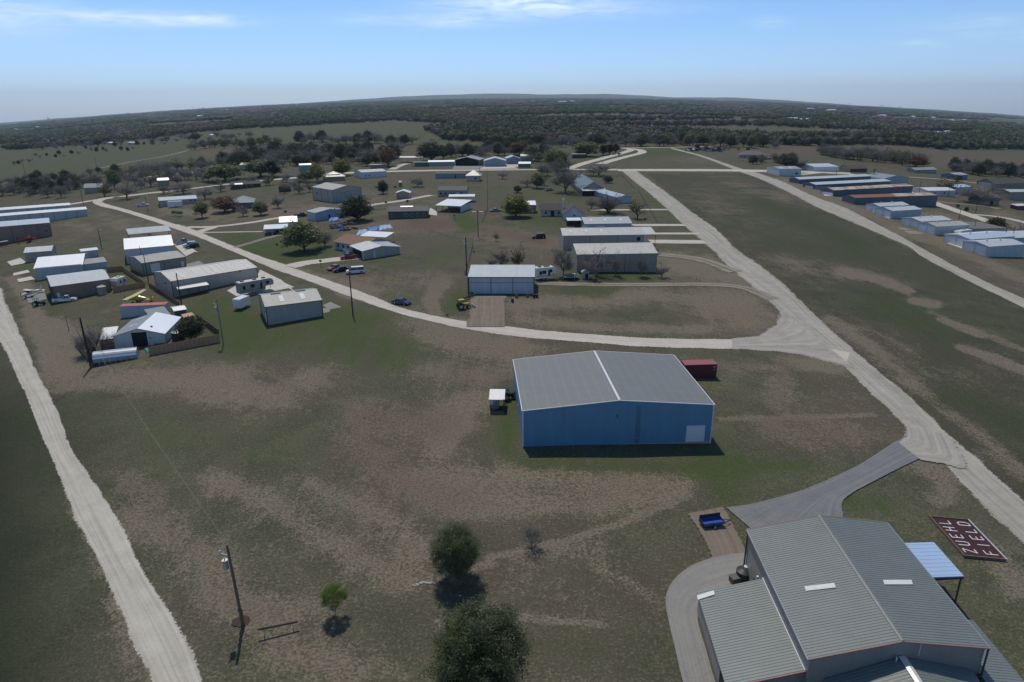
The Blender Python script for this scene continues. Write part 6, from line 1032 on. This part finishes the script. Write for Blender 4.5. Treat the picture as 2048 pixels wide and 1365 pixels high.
def plane(tail, nose, col, label, span=10.6, high=True, low2=False, wing_col=None):
    r, l = place('light_aeroplane', label, 'aeroplane', tail, nose); L = 7.; h = L/2; rings = []
    for x, ry, rz_, z in ((-h, .06, .12, 1.05), (-h+1.5, .2, .3, 1.1), (-.3, .48, .62, 1.25), (.9, .52, .66, 1.3), (1.9, .45, .48, 1.15), (h-.4, .38, .38, 1.1), (h, .12, .12, 1.1)):
        rings.append([(x, ry*math.cos(a), z+rz_*math.sin(a)) for a in [2*math.pi*i/12 for i in range(12)]])
    m = MB(); m.loft(rings); m.build('fuselage', col, r, smooth=True); wc = wing_col or col
    zw = 2.05 if high else .95; m = MB()
    for s in (-1, 1): m.slab([(1.5, 0, zw), (.0, 0, zw), (.1, s*span/2, zw+.15), (1.3, s*span/2, zw+.15)][::s], .14)
    m.build('wing', wc, r)
    m = MB(); m.slab([(-h+.9, -1.6, 1.2), (-h+.9, 1.6, 1.2), (-h+.0, 1.3, 1.2), (-h+.0, -1.3, 1.2)], .06); m.build('tailplane', wc, r); m = MB(); m.prism([(-h+.9, 1.2), (-h+.1, 2.4), (-h-.3, 2.35), (-h-.15, 1.1)], -.04, .04); m.build('fin', col, r)
    m = MB(); m.box(1.0, 1.7, -.45, .45, 1.5, 1.95); m.build('windscreen', GLASS, r)
    for s in (-1, 1):
        m = MB(); m.tube((.9, s*.3, 1.), (1.1, s*1.1, .25), .05); 
        if high: m.tube((.9, s*.4, .95), (.8, s*span*.27, zw), .035)
        m.build('strut', STEEL, r); m = MB(); m.tube((1.1, s*1.05, .28), (1.1, s*1.2, .28), .28, n=12); m.build('wheel', RUBBER, r)
    m = MB(); m.box(h+.02, h+.07, -.07, .07, .2, 2.0); m.build('propeller', BLACKP, r); m = MB(); m.tube((-h+.2, 0, .9), (-h+.1, 0, .1), .05); m.build('tail_wheel', RUBBER, r); return r
plane((298, 604), (258, 607), paint('yellow', (.62, .48, .05), 0), 'yellow high wing aeroplane behind the red topped trailer'); plane((34, 488), (77, 481), RED_, 'red aeroplane before the brown hangar row', 7.2); plane((-34, 492), (9, 500), WH, 'white aeroplane cut by the left edge'); plane((73, 590), (57, 596), paint('ultralight_white', (.7, .7, .7), 0), 'tiny white aeroplane standing on the concrete pad', 3.)
bpy.data.objects[-1] if 0 else None
def tractor(a, b, col, label, bucket=True, big=1.):
    r, l = place('tractor', label, 'tractor', a, b); k = big; m = MB(); m.box(-.2*k, 1.6*k, -.4*k, .4*k, .7*k, 1.35*k); m.box(-1.2*k, -.2*k, -.55*k, .55*k, .6*k, 1.*k); m.build('body', col, r); m = MB()
    for x in (-1.1, .0):
        for y in (-.5, .5): m.tube((x*k, y*k, .9*k), (x*k, y*k, 2.3*k), .05)
    m.box(-1.3*k, .2*k, -.65*k, .65*k, 2.3*k, 2.38*k); m.build('canopy', col, r); m = MB(); m.box(-.9*k, -.5*k, -.25*k, .25*k, 1.*k, 1.6*k); m.build('seat', BLACKP, r)
    for x, R_ in ((-.8, .75), (1.2, .45)):
        for s in (-1, 1): wheel(r, x*k, s*.75*k, R_*k, .35*k)
    if bucket: m = MB(); m.tube((.9*k, -.5*k, 1.1*k), (2.4*k, -.5*k, .5*k), .07); m.tube((.9*k, .5*k, 1.1*k), (2.4*k, .5*k, .5*k), .07); m.prism([(2.3*k, .2*k), (2.9*k, .15*k), (2.9*k, .3*k), (2.5*k, .9*k), (2.3*k, .9*k)], -.8*k, .8*k); m.build('bucket', STEEL, r)
YEL = paint('machine_yellow', (.42, .28, .03), 0)
tractor((919, 619), (935, 617), YEL, 'yellow tractor with canopy left of the earth apron'); tractor((1008, 800), (1026, 797), BLK, 'dark tractor beside the blue hangar', True, .8); tractor((71, 613), (85, 611), DGR, 'dark tractor on the grass by the concrete pad', False, .9)
a_, b_ = W3(114, 552), W3(181, 541); t = thing('pipe_rack', 'long green and white pipe bundle between the white and brown hangars', 'pipes', (a_+b_)/2, math.atan2((b_-a_)[1], (b_-a_)[0])); L_ = float(np.hypot(*(b_-a_)[:2]))
for k_, (nm_, cc_) in enumerate((('green_pipe', (.03, .16, .09)), ('pale_pipe', (.55, .6, .5)), ('green_pipe', (.03, .16, .09)))): m = MB(); m.tube((-L_/2+k_, k_*.28, 1.9), (L_/2-k_*.7, k_*.28, 1.9), .14); m.build(nm_, mat(nm_, cc_, .5), t)
for x in (-L_*.3, L_*.3): m = MB(); m.box(x-.06, x+.06, -.2, .8, -.3, 1.76); m.build('trestle', TRIMD, t)
# farm implements beside the white door hangar
p = W3(933, 600); t = thing('rusty_implement', 'rusty farm implement beside the white door hangar', 'machine', p, .9); m = MB()
for i in range(9): m.tube((-3+i*.75, -.6, .2), (-3+i*.75+.2, .6, 1.0), .06)
m.tube((-3.2, 0, .7), (3.2, 0, .8), .1); m.box(-3, 3, -.15, .15, .5, .65); m.build('frame', mat('rust', (.16, .075, .045), .9, 0, .3, 3), t)
for x in (-2, 2): wheel(t, x, .9, .4)
# ------------------------------------------------------------------ tanks, tubs, tarps
def tank(px, r_, h_, m_, label, lid=None):
    t = thing('water_tank', label, 'tank', W3(*px)); b = MB(); b.tube((0, 0, -.2), (0, 0, h_), r_, n=28); b.build('body', m_, t, smooth=False); b = MB(); b.tube((0, 0, h_), (0, 0, h_+.25), r_*.98, r_*.35, 28); b.build('lid', lid or m_, t); b = MB(); b.tube((r_*.2, r_*.2, h_+.15), (r_*.2, r_*.2, h_+.4), .25); b.build('cap', TRIMW if not lid else lid, t); return t
tank((205.5, 589), 1.15, 2.3, mat('tan_plastic', (.34, .30, .23)), 'tan upright water tank against the brown hangar', mat('pale_plastic', (.5, .48, .42))); tank((358, 681), 1.35, 2., BLACKP, 'round black water tank inside the fenced yard', STEEL)
tank((1487, 1162), .85, 1.3, BLACKP, 'black round tank beside the striped hangar wall')
b = thing('wooden_crate', 'dark brown crate beside the black round tank', 'crate', W3(1471, 1166), .3); m = MB(); m.box(-.6, .6, -.4, .4, -.1, .8); m.build('body', WOOD, b); m = MB(); m.box(-.65, .65, -.45, .45, .8, .86); m.build('lid', mat('grey_lid', (.12, .11, .12)), b)
def tarp(pts, col, label, hh=.9, seed=1):
    q = [W3(*p) for p in pts]; c = sum(q)/4; rg = np.random.default_rng(seed); n = 14; V = []; F_ = []
    for i in range(n+1):
        for j in range(n+1):
            u, v = i/n, j/n; p = q[0]*(1-u)*(1-v)+q[1]*u*(1-v)+q[2]*u*v+q[3]*(1-u)*v; e = min(u, 1-u, v, 1-v); V.append(p-c+np.array([0, 0, .02+min(1, e*8)*hh*(.4+.6*rg.random())]))
    F_ = np.array([(i*(n+1)+j, (i+1)*(n+1)+j, (i+1)*(n+1)+j+1, i*(n+1)+j+1) for i in range(n) for j in range(n)]); o = bpy.data.objects.new('tarpaulin', arr_mesh('tarpaulin', np.array(V), F_, col)); COL.objects.link(o); o.location = c; return tag(o, label, 'tarpaulin')
TB = mat('blue_tarp', (.04, .14, .42), .5); TP = mat('pale_blue_tarp', (.22, .38, .62), .5)
tarp([(712, 471), (738, 467), (734, 460), (716, 464)], TP, 'pale blue tarp at the left end of the tarp row', .8, 1); tarp([(736, 466), (760, 461), (757, 455), (733, 459)], TB, 'deep blue tarp in the middle of the tarp row', .9, 2); tarp([(758, 461), (786, 457), (783, 452), (757, 454)], TP, 'pale blue tarp at the right end of the tarp row', .9, 3); tarp([(656, 447), (681, 443), (678, 438), (658, 440)], TB, 'blue tarp heap against the light blue shop', 1.3, 4)
tarp([(294, 708), (300, 707), (299, 698), (288, 700)], mat('teal_tarp', (.03, .30, .30)), 'teal tarp by the workshop doorway', .6, 5)
JG = 'yard junk between the tarps and the shop'
for i in range(14):
    x, y = 664+random.uniform(0, 46), 448+random.uniform(0, 16); o = thing('junk_pile', 'small heap of boards and scrap by the blue shop', 'junk', W3(x, y), random.uniform(0, 3), JG); m = MB()
    for k in range(6): a = random.uniform(-1, 1); c = random.uniform(-.8, .8); m.box(a-.9, a+.9, c-.15, c+.15, random.uniform(0, .3), random.uniform(.35, .9))
    m.build('boards', random.choice([WOOD, WOOD, TRIMW, TB, TRIMD, mat('rust', (.16, .075, .045), .9, 0, .3, 3)]), o)
# trampoline
t = thing('trampoline', 'round black trampoline under the bare tree', 'trampoline', W3(1141, 558)); m = MB(); m.tube((0, 0, .85), (0, 0, .9), 2.3, n=28); m.build('mat', BLACKP, t); m = MB(); n = 28
for i in range(n): a0, a1 = 2*math.pi*i/n, 2*math.pi*(i+1)/n; m.tube((2.35*math.cos(a0), 2.35*math.sin(a0), .88), (2.35*math.cos(a1), 2.35*math.sin(a1), .88), .07, n=5)
m.build('rim', STEEL, t)
for i in range(4): a = i*math.pi/2+.4; m = MB(); m.tube((2.3*math.cos(a), 2.3*math.sin(a), -.2), (2.3*math.cos(a), 2.3*math.sin(a), .85), .05); m.build('leg', STEEL, t)
t = thing('play_house', 'small pale play house with dark opening beside the trampoline', 'play house', W3(1171, 558.5)); m = MB(); m.prism([(-1, -.1), (-1, 1.9), (0, 2.5), (1, 1.9), (1, -.1)], 0, 1.6); m.build('wall', W_GREY, t); m = MB(); m.box(-.1, .75, -.04, .02, 0, 1.5); m.build('doorway', DARK, t); m = MB(); m.slab([(-1.15, -.1, 1.9), (0, -.1, 2.6), (0, 1.7, 2.6), (-1.15, 1.7, 1.9)], .05); m.slab([(0, -.1, 2.6), (1.15, -.1, 1.9), (1.15, 1.7, 1.9), (0, 1.7, 2.6)], .05); m.build('roof', R_WHITE, t)
# canopy shelter with tank left of the blue hangar
a_, b_ = W3(980, 829), W3(1008, 829); L_ = float(np.hypot(*(b_-a_)[:2])); t = thing('pump_shelter', 'white roofed shelter over a grey tank, left of the blue hangar', 'shelter', a_, math.atan2(b_[1]-a_[1], b_[0]-a_[0])); m = MB(); m.slab([(-.2, .8, 2.2), (L_+.1, .8, 2.2), (L_+.1, 4.4, 2.5), (-.2, 4.4, 2.5)], .08); m.build('roof', R_WHITE, t)
for x in (0, L_-.1):
    for y in (.9, 4.2): m = MB(); m.box(x-.05, x+.05, y-.05, y+.05, -.3, 2.25); m.build('post', TRIMD, t)
m = MB(); m.tube((.5, 1., .75), (.5, 3.5, .75), .55, n=18); m.tube((1.1, 1., .75), (1.1, 3.5, .75), .3, n=12); m.build('tank', mat('grey_tank', (.22, .24, .26), .4, .3), t); m = MB(); m.box(0, L_-.1, 0, .08, 0, .45); m.box(0, .06, 0, 4, 0, .35); m.box(L_-.15, L_-.08, 0, 4, 0, .35); m.build('low_fence', WOOD, t); m = MB(); m.box(-.05, L_, -.05, 4.4, -.3, .02); m.build('slab', CONCM, t)
# blue utility trailer
r, l = place('utility_trailer', 'blue open utility trailer with tailgate on the earth patch', 'trailer', (1400, 1055), (1446, 1050)); BL = mat('trailer_blue', (.035, .10, .40), .35); m = MB(); h = 1.35; m.box(-h, h, -.58, .58, .5, .56); m.box(-h, h, -.61, -.57, .5, .85); m.box(-h, h, .57, .61, .5, .85); m.box(h-.04, h, -.58, .58, .5, .85); m.build('bed', BL, r); m = MB(); m.box(-h, h, .61, .64, .85, 1.3); m.build('side_board', mat('dark_board', (.03, .03, .04)), r); m = MB(); m.box(-h-.06, -h, -.58, .58, .5, .9); m.build('tailgate', BLACKP, r)
for s in (-1, 1): wheel(r, 0, s*.72, .3)
m = MB(); m.tube((h, -.4, .5), (h+1.1, 0, .45), .05); m.tube((h, .4, .5), (h+1.1, 0, .45), .05); m.build('drawbar', BLACKP, r)
# ------------------------------------------------------------------ the ground sign: ZUEHL FIELD
q = [W3(1863.6, 1040.7), W3(1932.3, 1040.7), W3(2004.8, 1116), W3(1933.4, 1121)]; hs = .14   # far-left, far-right, near-right, near-left
c = sum(q)/4; ux = ((q[0]-q[3])+(q[1]-q[2]))[:2]/2; Ls = float(np.hypot(*ux)); ux /= Ls; vy = np.array([-ux[1], ux[0]]); Hs = abs(float(np.dot(((q[0]-q[1])+(q[3]-q[2]))[:2]/2, vy)))
t = thing('field_sign', 'maroon ground sign spelling ZUEHL FIELD in white letters', 'sign', c, math.atan2(ux[1], ux[0]))      # x = reading direction, y = letter tops
m = MB(); m.box(-Ls/2, Ls/2, -Hs/2, Hs/2, -.3, hs); m.build('bed', mat('maroon_gravel', (.05, .014, .018), .9, 0, .3, 6), t)
def side(lab, a, mt_): m = MB(); m.box(*a); m.build('border', mt_, t)
side('', (-Ls/2-.14, Ls/2+.14, -Hs/2-.13, -Hs/2-.002, -.3, hs+.10), TRIMW); side('', (-Ls/2-.14, Ls/2+.14, Hs/2+.002, Hs/2+.16, -.3, hs+.14), WOOD); side('', (-Ls/2-.14, -Ls/2-.002, -Hs/2, Hs/2, -.3, hs+.12), WOOD); side('', (Ls/2+.002, Ls/2+.14, -Hs/2, Hs/2, -.3, hs+.12), WOOD)
GL = dict(Z=[[(0, 1), (1, 1), (0, 0), (1, 0)]], U=[[(0, 1), (0, .2), (.2, 0), (.8, 0), (1, .2), (1, 1)]], E=[[(1, 1), (0, 1), (0, 0), (1, 0)], [(0, .5), (.8, .5)]], H=[[(0, 0), (0, 1)], [(1, 0), (1, 1)], [(0, .5), (1, .5)]], L=[[(0, 1), (0, 0), (1, 0)]], F=[[(0, 0), (0, 1), (1, 1)], [(0, .5), (.8, .5)]], I=[[(.5, 0), (.5, 1)]], D=[[(0, 0), (0, 1), (.7, 1), (1, .8), (1, .2), (.7, 0), (0, 0)]])
cell = (Ls-.5)/5; lw, lh = cell*.46, Hs*.29
for row, word in enumerate(('ZUEHL', 'FIELD')):
    for i, ch in enumerate(word):
        x0 = -Ls/2+.25+cell*i+(cell-lw)/2; y0 = (.11*Hs if row == 0 else -.40*Hs); m = MB(); s = .075
        for k, st in enumerate(GL[ch]):
            for (ax, ay), (bx, by) in zip(st[:-1], st[1:]):
                A_ = Vector((x0+ax*lw, y0+ay*lh, 0)); B_ = Vector((x0+bx*lw, y0+by*lh, 0)); d = (B_-A_).normalized(); nn = Vector((-d.y, d.x, 0))*s*.75; A_ -= d*s*.5; B_ += d*s*.5; z = hs+.05+random.uniform(0, .01); m.slab([(*(A_-nn).xy, z), (*(B_-nn).xy, z), (*(B_+nn).xy, z), (*(A_+nn).xy, z)], .06)
        m.build('letter', mat('letter_white', (.75, .73, .76), .6), t)
zc_ = np.array([p_[2]-c[2] for p_ in q]); Lq = np.array([[float(np.dot((p_-c)[:2], ux)), float(np.dot((p_-c)[:2], vy)), 1] for p_ in q]); sx_, sy_, s0_ = np.linalg.lstsq(Lq, zc_, rcond=None)[0]
for ch in t.children:
    for vv in ch.data.vertices: vv.co.z += sx_*vv.co.x+sy_*vv.co.y+.08
# ------------------------------------------------------------------ poles, wires, fences
def pole(base, top, label, r_=.14, arm=False, can=False, lamp=False, mat_=None, cross=False, group=None, lean=0):
    p = W3(*base); h = height(p, top); t = thing('utility_pole', label, 'utility pole', p, 0, group); m = MB(); m.tube((0, 0, -.6), (-lean, 0, h), r_*1.15, r_*.8, 10); m.build('pole', mat_ or CREO, t); x = -lean*.93
    if arm: m = MB(); m.box(x-1.1, x+1.1, -.1, .05, h-.55, h-.42); m.build('crossarm', WOOD, t); [MB().tube((x+u, -.02, h-.42), (x+u, -.02, h-.25), .05).build('insulator', TRIMW, t) for u in (-.95, 0.3, .95)]
    if can: m = MB(); m.tube((x-.42, -.1, h-2.6), (x-.42, -.1, h-1.7), .26, n=16); m.tube((x-.42, -.1, h-1.7), (x-.42, -.1, h-1.62), .28, n=16); m.tube((x-.42, -.1, h-1.62), (x-.42, -.1, h-1.35), .05); m.build('transformer', STEEL, t); m = MB(); m.tube((x-.1, -.05, h-1.1), (x-.75, -.05, h-.95), .04); m.tube((x-.75, -.05, h-.95), (x-.75, -.05, h-.6), .06); m.build('cutout', TRIMW, t)
    if cross: m = MB(); m.tube((x-1.9, 0, h-.6), (x-.5, 0, h-.6), .22, n=8); m.tube((x+.5, 0, h-.6), (x+1.9, 0, h-.6), .22, n=8); m.build('floodlight', TRIMW, t); m = MB(); m.box(x-1.2, x+1.2, -.08, .08, h-.75, h-.62); m.build('crossarm', WOOD, t)
    if lamp: m = MB(); m.tube((x, 0, h-.3), (x+.9, 0, h-.1), .04); m.build('bracket', STEEL, t); m = MB(); m.tube((x+.7, 0, h-.25), (x+1.2, 0, h-.15), .14); m.build('lamp_head', TRIMW, t)
    t['h'] = h; return t, p, h
PA, pa_, ha_ = pole((486, 1250), 1090, 'wooden utility pole with transformer in the dry foreground', .15, False, True, mat_=WOOD, lean=.25)
m = MB(); m.tube((0, 0, .05), (0, 0, 2.), .19, .185, 10); m.build('guard', mat('mixed_rust', (.18, .12, .06), .8), PA)
m = MB(); m.box(-.22, -.1, -.22, -.02, 1.7, 2.2); m.build('meter_box', STEEL, PA)
pole((182, 735), 636, 'thick black pole at the corner of the fenced yard', .2, False, False); pole((187, 734), 655, 'second dark pole leaning against the thick black one', .13, lean=.5)
pole((447, 690), 599, 'slim grey pole with transformer right of the fenced yard', .11, False, True, mat_=mat('grey_pole', (.16, .16, .15))); pole((363.5, 612), 547, 'tall black pole beside the long grey hangar', .16); pole((297, 563), 509, 'grey pole before the tan hangar', .12, lamp=True); pole((706, 631), 545, 'dark pole on the grass between lane and grey hangar', .15)
pole((204, 499), 459, 'dark pole beside the big white hangar', .13, lamp=True); pole((88, 434), 415, 'dark pole behind the brown hangar row', .12); pole((167.6, 413), 368, 'tall dark pole near the bend', .12, lamp=True); pole((138, 663), 631, 'short thin stake beside the left gravel road', .06)
pole((296, 425), 392, 'thin pole beside the white pickup', .09, lamp=True); pole((933.5, 551), 475, 'tall black pole left of the white door hangar', .17, False, True); pole((956.4, 475), 421, 'pole with white floodlights on the middle field', .14, cross=True); pole((960, 368), 334, 'thin pole beside the pyramid roof hut', .1); pole((1148.5, 383), 358, 'thin post beside the blue farmhouse', .1)
RPz = 'thin dark poles among the right hangars'
for i, (x, y, tp, lab) in enumerate([(1671.6, 356, 334, 'thin dark pole behind the first slate row'), (1837, 392, 364, 'thin dark pole left of the white gable hangar'), (1896, 394, 377, 'thin dark pole in front of the white gable hangar'), (1951, 427, 393, 'dark pole beside the round roofed barn drive'), (1916.6, 444, 417, 'dark pole above the middle hangar pair'), (1947, 466, 440, 'dark pole behind the grey flat building'), (2009, 480, 457, 'dark pole behind the nearest hangar pair'), (2024, 481, 453, 'second dark pole behind the nearest hangar pair'), (1686, 340, 322, 'pale thin pole left of the brown ranch house'), (1758, 357, 340, 'thin pole before the slate roofed house')]): pole((x, y), tp, lab, .11, lamp=i in (3, 4), group=RPz)
pole((197, 352), 315, 'tall thin pole in the left pasture', .13); pole((51, 352), 322, 'thin pole at the left pasture edge', .12); pole((1240, 300), 285, 'thin pole at the village road end', .12)
def wire(p0, h0, p1, h1, label, sag=1.2, r_=.008):
    a, b = np.array(p0)+[0, 0, h0], np.array(p1)+[0, 0, h1]; m = MB(); pts = [a*(1-t_)+b*t_-np.array([0, 0, sag*4*t_*(1-t_)]) for t_ in np.linspace(0, 1, 15)]
    for p, q in zip(pts[:-1], pts[1:]): m.tube(p, q, r_, n=3, caps=False)
    o = m.build('power_line', mat('wire', (.2, .2, .2), .5), None); return tag(o, label, 'cable')
wire(pa_, ha_-.4, W3(182, 735), 9.5, 'thin power line from the foreground pole to the fenced yard'); wire(pa_+np.array([.5, 0, 0]), ha_-1., W3(187, 734), 8.5, 'second thin power line beside the first one', 1.6)
for i in range(3): g = W3(222+i*9, 733+i*2); wire(W3(183, 735), 9-i, g, 0, ['left', 'middle', 'right'][i]+' guy wire of the thick black pole', 0.02, .02)
# mulch ring, propped log, rocks
m = MB(); n = 22; m.face([(1.0*math.cos(2*math.pi*i/n)*random.uniform(.85, 1.1), .8*math.sin(2*math.pi*i/n)*random.uniform(.85, 1.1), .05) for i in range(n)]); o = m.build('mulch_ring', mat('mulch', (.06, .035, .03), .95, 0, .3, 8)); o.location = W3(483, 1244); tag(o, 'dark brown mulch around the pole foot', 'mulch')
a_, b_ = W3(518, 1276), W3(598, 1257); t = thing('propped_log', 'dark straight log propped on two low stakes near the pole', 'log', (a_+b_)/2, math.atan2((b_-a_)[1], (b_-a_)[0])); L_ = float(np.hypot(*(b_-a_)[:2])); m = MB(); m.tube((-L_/2, 0, .85), (L_/2, 0, .9), .11, .09, 10); m.build('beam', CREO, t)
for x in (-L_*.36, L_*.36): m = MB(); m.tube((x, 0, -.2), (x, 0, .8), .035); m.build('stake', STEEL, t)
rg_ = random.Random(4)
for i in range(13):
    x = 827+i*3.4+rg_.uniform(-1, 1); y = 1170-2.5*math.sin(i/12*3.1)-i*.5+rg_.uniform(-1.5, 1.5)+3; m = MB(); s = rg_.uniform(.09, .2); rings = []
    for z, k in ((-.05, .8), (s*.4, 1.), (s*.9, .55)): rings.append([(s*k*math.cos(a)*rg_.uniform(.75, 1.2), s*k*math.sin(a)*rg_.uniform(.75, 1.2), z) for a in [2*math.pi*j/7 for j in range(7)]])
    m.loft(rings); o = m.build('pale_rock', mat('limestone', (.5, .48, .44), .9)); o.location = W3(x, y); tag(o, 'small pale rock in the line left of the round oak', 'rock', 'pale rocks left of the round oak')
def board_fence(a, b, h_, label, m_=None, w_=None):
    A_, B_ = W3(*a), W3(*b); L = float(np.hypot(*(B_-A_)[:2])); t = thing('board_fence', label, 'fence', A_, math.atan2((B_-A_)[1], (B_-A_)[0])); s = (B_[2]-A_[2])/L; m = MB(); n = int(L/.9)+1
    for i in range(n): x0, x1 = L*i/n, L*(i+1)/n-.02; z = s*x0; k = random.uniform(-.03, .03); m.box(x0, x1, 0, .05, z-.3, z+h_+k)
    m.build('boards', m_ or CEDAR, t)
    m = MB(); m.box(0, L, .05, .12, .4, .5); m.box(0, L, .05, .12, h_-.5, h_-.4); m.build('rails', WOOD, t); return t
board_fence((299, 712), (441, 685), 1.9, 'long reddish board fence in front of the workshop yard'); board_fence((178, 722), (152, 690), 1.7, 'short board fence left of the greenhouse'); board_fence((227, 586.5), (291, 574.5), 1.7, 'board fence right of the brown hangar'); board_fence((291, 574), (247, 543), 1.6, 'board fence running back from the small travel trailer'); board_fence((247, 543), (214, 546), 1.7, 'short board fence behind the brown hangar')
def post_fence(pts, n, h_, label, m_, r_=.09, rail=True, rows=2):
    Q = [W3(*p) for p in pts]; t = thing('post_fence', label, 'fence', Q[0]); L = np.concatenate([[0], np.cumsum([np.linalg.norm(b-a) for a, b in zip(Q[:-1], Q[1:])])]); P_ = [np.array([np.interp(s, L, [q[k] for q in Q]) for k in range(3)])-Q[0] for s in np.linspace(0, L[-1], n)]
    for p in P_: m = MB(); m.box(p[0]-r_, p[0]+r_, p[1]-r_, p[1]+r_, p[2]-.3, p[2]+h_); m.build('post', m_, t)
    if rail:
        m = MB()
        for k in range(rows):
            for a, b in zip(P_[:-1], P_[1:]): z = h_*(.9-.45*k); m.tube((a[0], a[1], a[2]+z), (b[0], b[1], b[2]+z), .03, n=4, caps=False)
        m.build('rail', m_ if rows < 3 else STEEL, t)
    return t
post_fence([(300, 576), (330, 595), (358, 614)], 15, 1.5, 'dark post fence along the long grey hangar', WOOD, .16); post_fence([(396, 642), (416, 656), (437, 672)], 12, 1.6, 'dark post fence behind the yard tree', WOOD, .17)
post_fence([(712, 478), (750, 470), (785, 463), (825, 458), (870, 466), (905, 478), (960, 484)], 44, 1.2, 'pale thin post fence curving past the blue tarps', mat('pale_post', (.38, .38, .37)), .04, True, 1); post_fence([(716, 530), (760, 545), (800, 556), (880, 561)], 26, 1.1, 'pale thin post fence behind the dark blue car', mat('pale_post', (.38, .38, .37)), .04, True, 1); post_fence([(974, 344), (975, 380), (975, 419), (964, 448)], 30, 1.5, 'dark wire fence running down the middle field', TRIMD, .08)
post_fence([(1234, 343), (1266, 376)], 14, 1.3, 'dark fence left of the far taxiway', TRIMD, .06); post_fence([(1276, 382), (1314, 446)], 18, 1.2, 'low dark fence right of the blue roofed shed', TRIMD, .05); post_fence([(930, 550), (946, 492)], 10, 1.4, 'grey plank fence behind the tall black pole', mat('grey_plank', (.2, .21, .24)), .12, True, 2); post_fence([(-20, 394), (60, 390), (140, 384)], 24, 1.2, 'thin fence before the left hedge', TRIMD, .06)
post_fence([(1463, 324), (1530, 328)], 12, 1.8, 'dark fence before the roadside house', TRIMD, .1)
# little things
def mailbox(px, label, col=None):
    t = thing('mailbox', label, 'mailbox', W3(*px)); m = MB(); m.tube((0, 0, -.2), (0, 0, 1.6), .06); m.build('post', TRIMD, t); m = MB(); m.box(-.35, .35, -.2, .2, 1.6, 2.1); m.build('box', col or BLACKP, t)
mailbox((642, 534), 'dark mailbox beside the house drive'); mailbox((909, 440), 'dark mailbox near the green patch')
t = thing('road_sign', 'small red topped road sign on the village green', 'sign', W3(1238, 314)); m = MB(); m.tube((0, 0, -.2), (0, 0, 2.4), .08); m.build('post', STEEL, t); m = MB(); m.box(-1.2, 1.2, -.05, .05, 1.6, 3.2); m.build('panel', RED_, t); m = MB(); m.box(-1.2, 1.2, -.08, -.05, 1.3, 2.2); m.build('lower_panel', TRIMW, t)
t = thing('pump_house', 'tiny dark pump house with white cap on the far field', 'pump house', W3(801, 374)); m = MB(); m.tube((0, 0, -.2), (0, 0, 2.6), .9, n=10); m.build('body', W_BROWN, t); m = MB(); m.tube((0, 0, 2.6), (0, 0, 3.4), 1.2, .2, 10); m.build('cap', R_WHITE, t)
BG = 'small dark bushes on the fields'
for x, y, w_ in ((571, 426, 6), (554, 491, 5), (700, 408, 6), (772, 407, 5), (815, 405, 6), (1035, 386, 18), (1145, 474, 4), (895, 632, 4), (948, 505, 4), (1290, 440, 5), (790, 376, 5)):
    tree('bush', (x, y), y-w_*.8, w_, 'small dark low bush on the open grass', BG, seed=1)
UG = 'dark barrels before the white door hangar'
for x, y, c in ((944, 592, NAV), (1012, 603, TRIMW), (1025, 605, BLACKP), (1068, 596, BLACKP), (1074, 596, BLACKP), (1033, 596, WOOD), (1055, 595, WOOD)):
    o = thing('barrel', 'small barrel or crate on the ground before the white door hangar', 'barrel', W3(x, y), 0, UG); m = MB(); m.tube((0, 0, -.1), (0, 0, .85), .35, n=14); m.build('body', c, o); m = MB(); m.tube((0, 0, .85), (0, 0, .9), .32, n=14); m.build('lid', BLACKP, o)
# ------------------------------------------------------------------ haze
zlo = float(GZ.min())-1.5; hz = MB(); hz.box(-12800, 12800, -12800, 12800, zlo, 330); o = hz.build('haze', MATS['limestone']); tag(o, 'pale haze lying over the distant woods', 'haze', kind='stuff')
m = bpy.data.materials.new('haze'); m.use_nodes = True; t = m.node_tree; t.nodes.clear(); v = t.nodes.new('ShaderNodeVolumePrincipled'); v.inputs['Color'].default_value = (.72, .88, 1., 1); v.inputs['Density'].default_value = HAZE; v.inputs['Anisotropy'].default_value = .4; ou = t.nodes.new('ShaderNodeOutputMaterial'); t.links.new(v.outputs[0], ou.inputs['Volume']); o.data.materials[0] = m
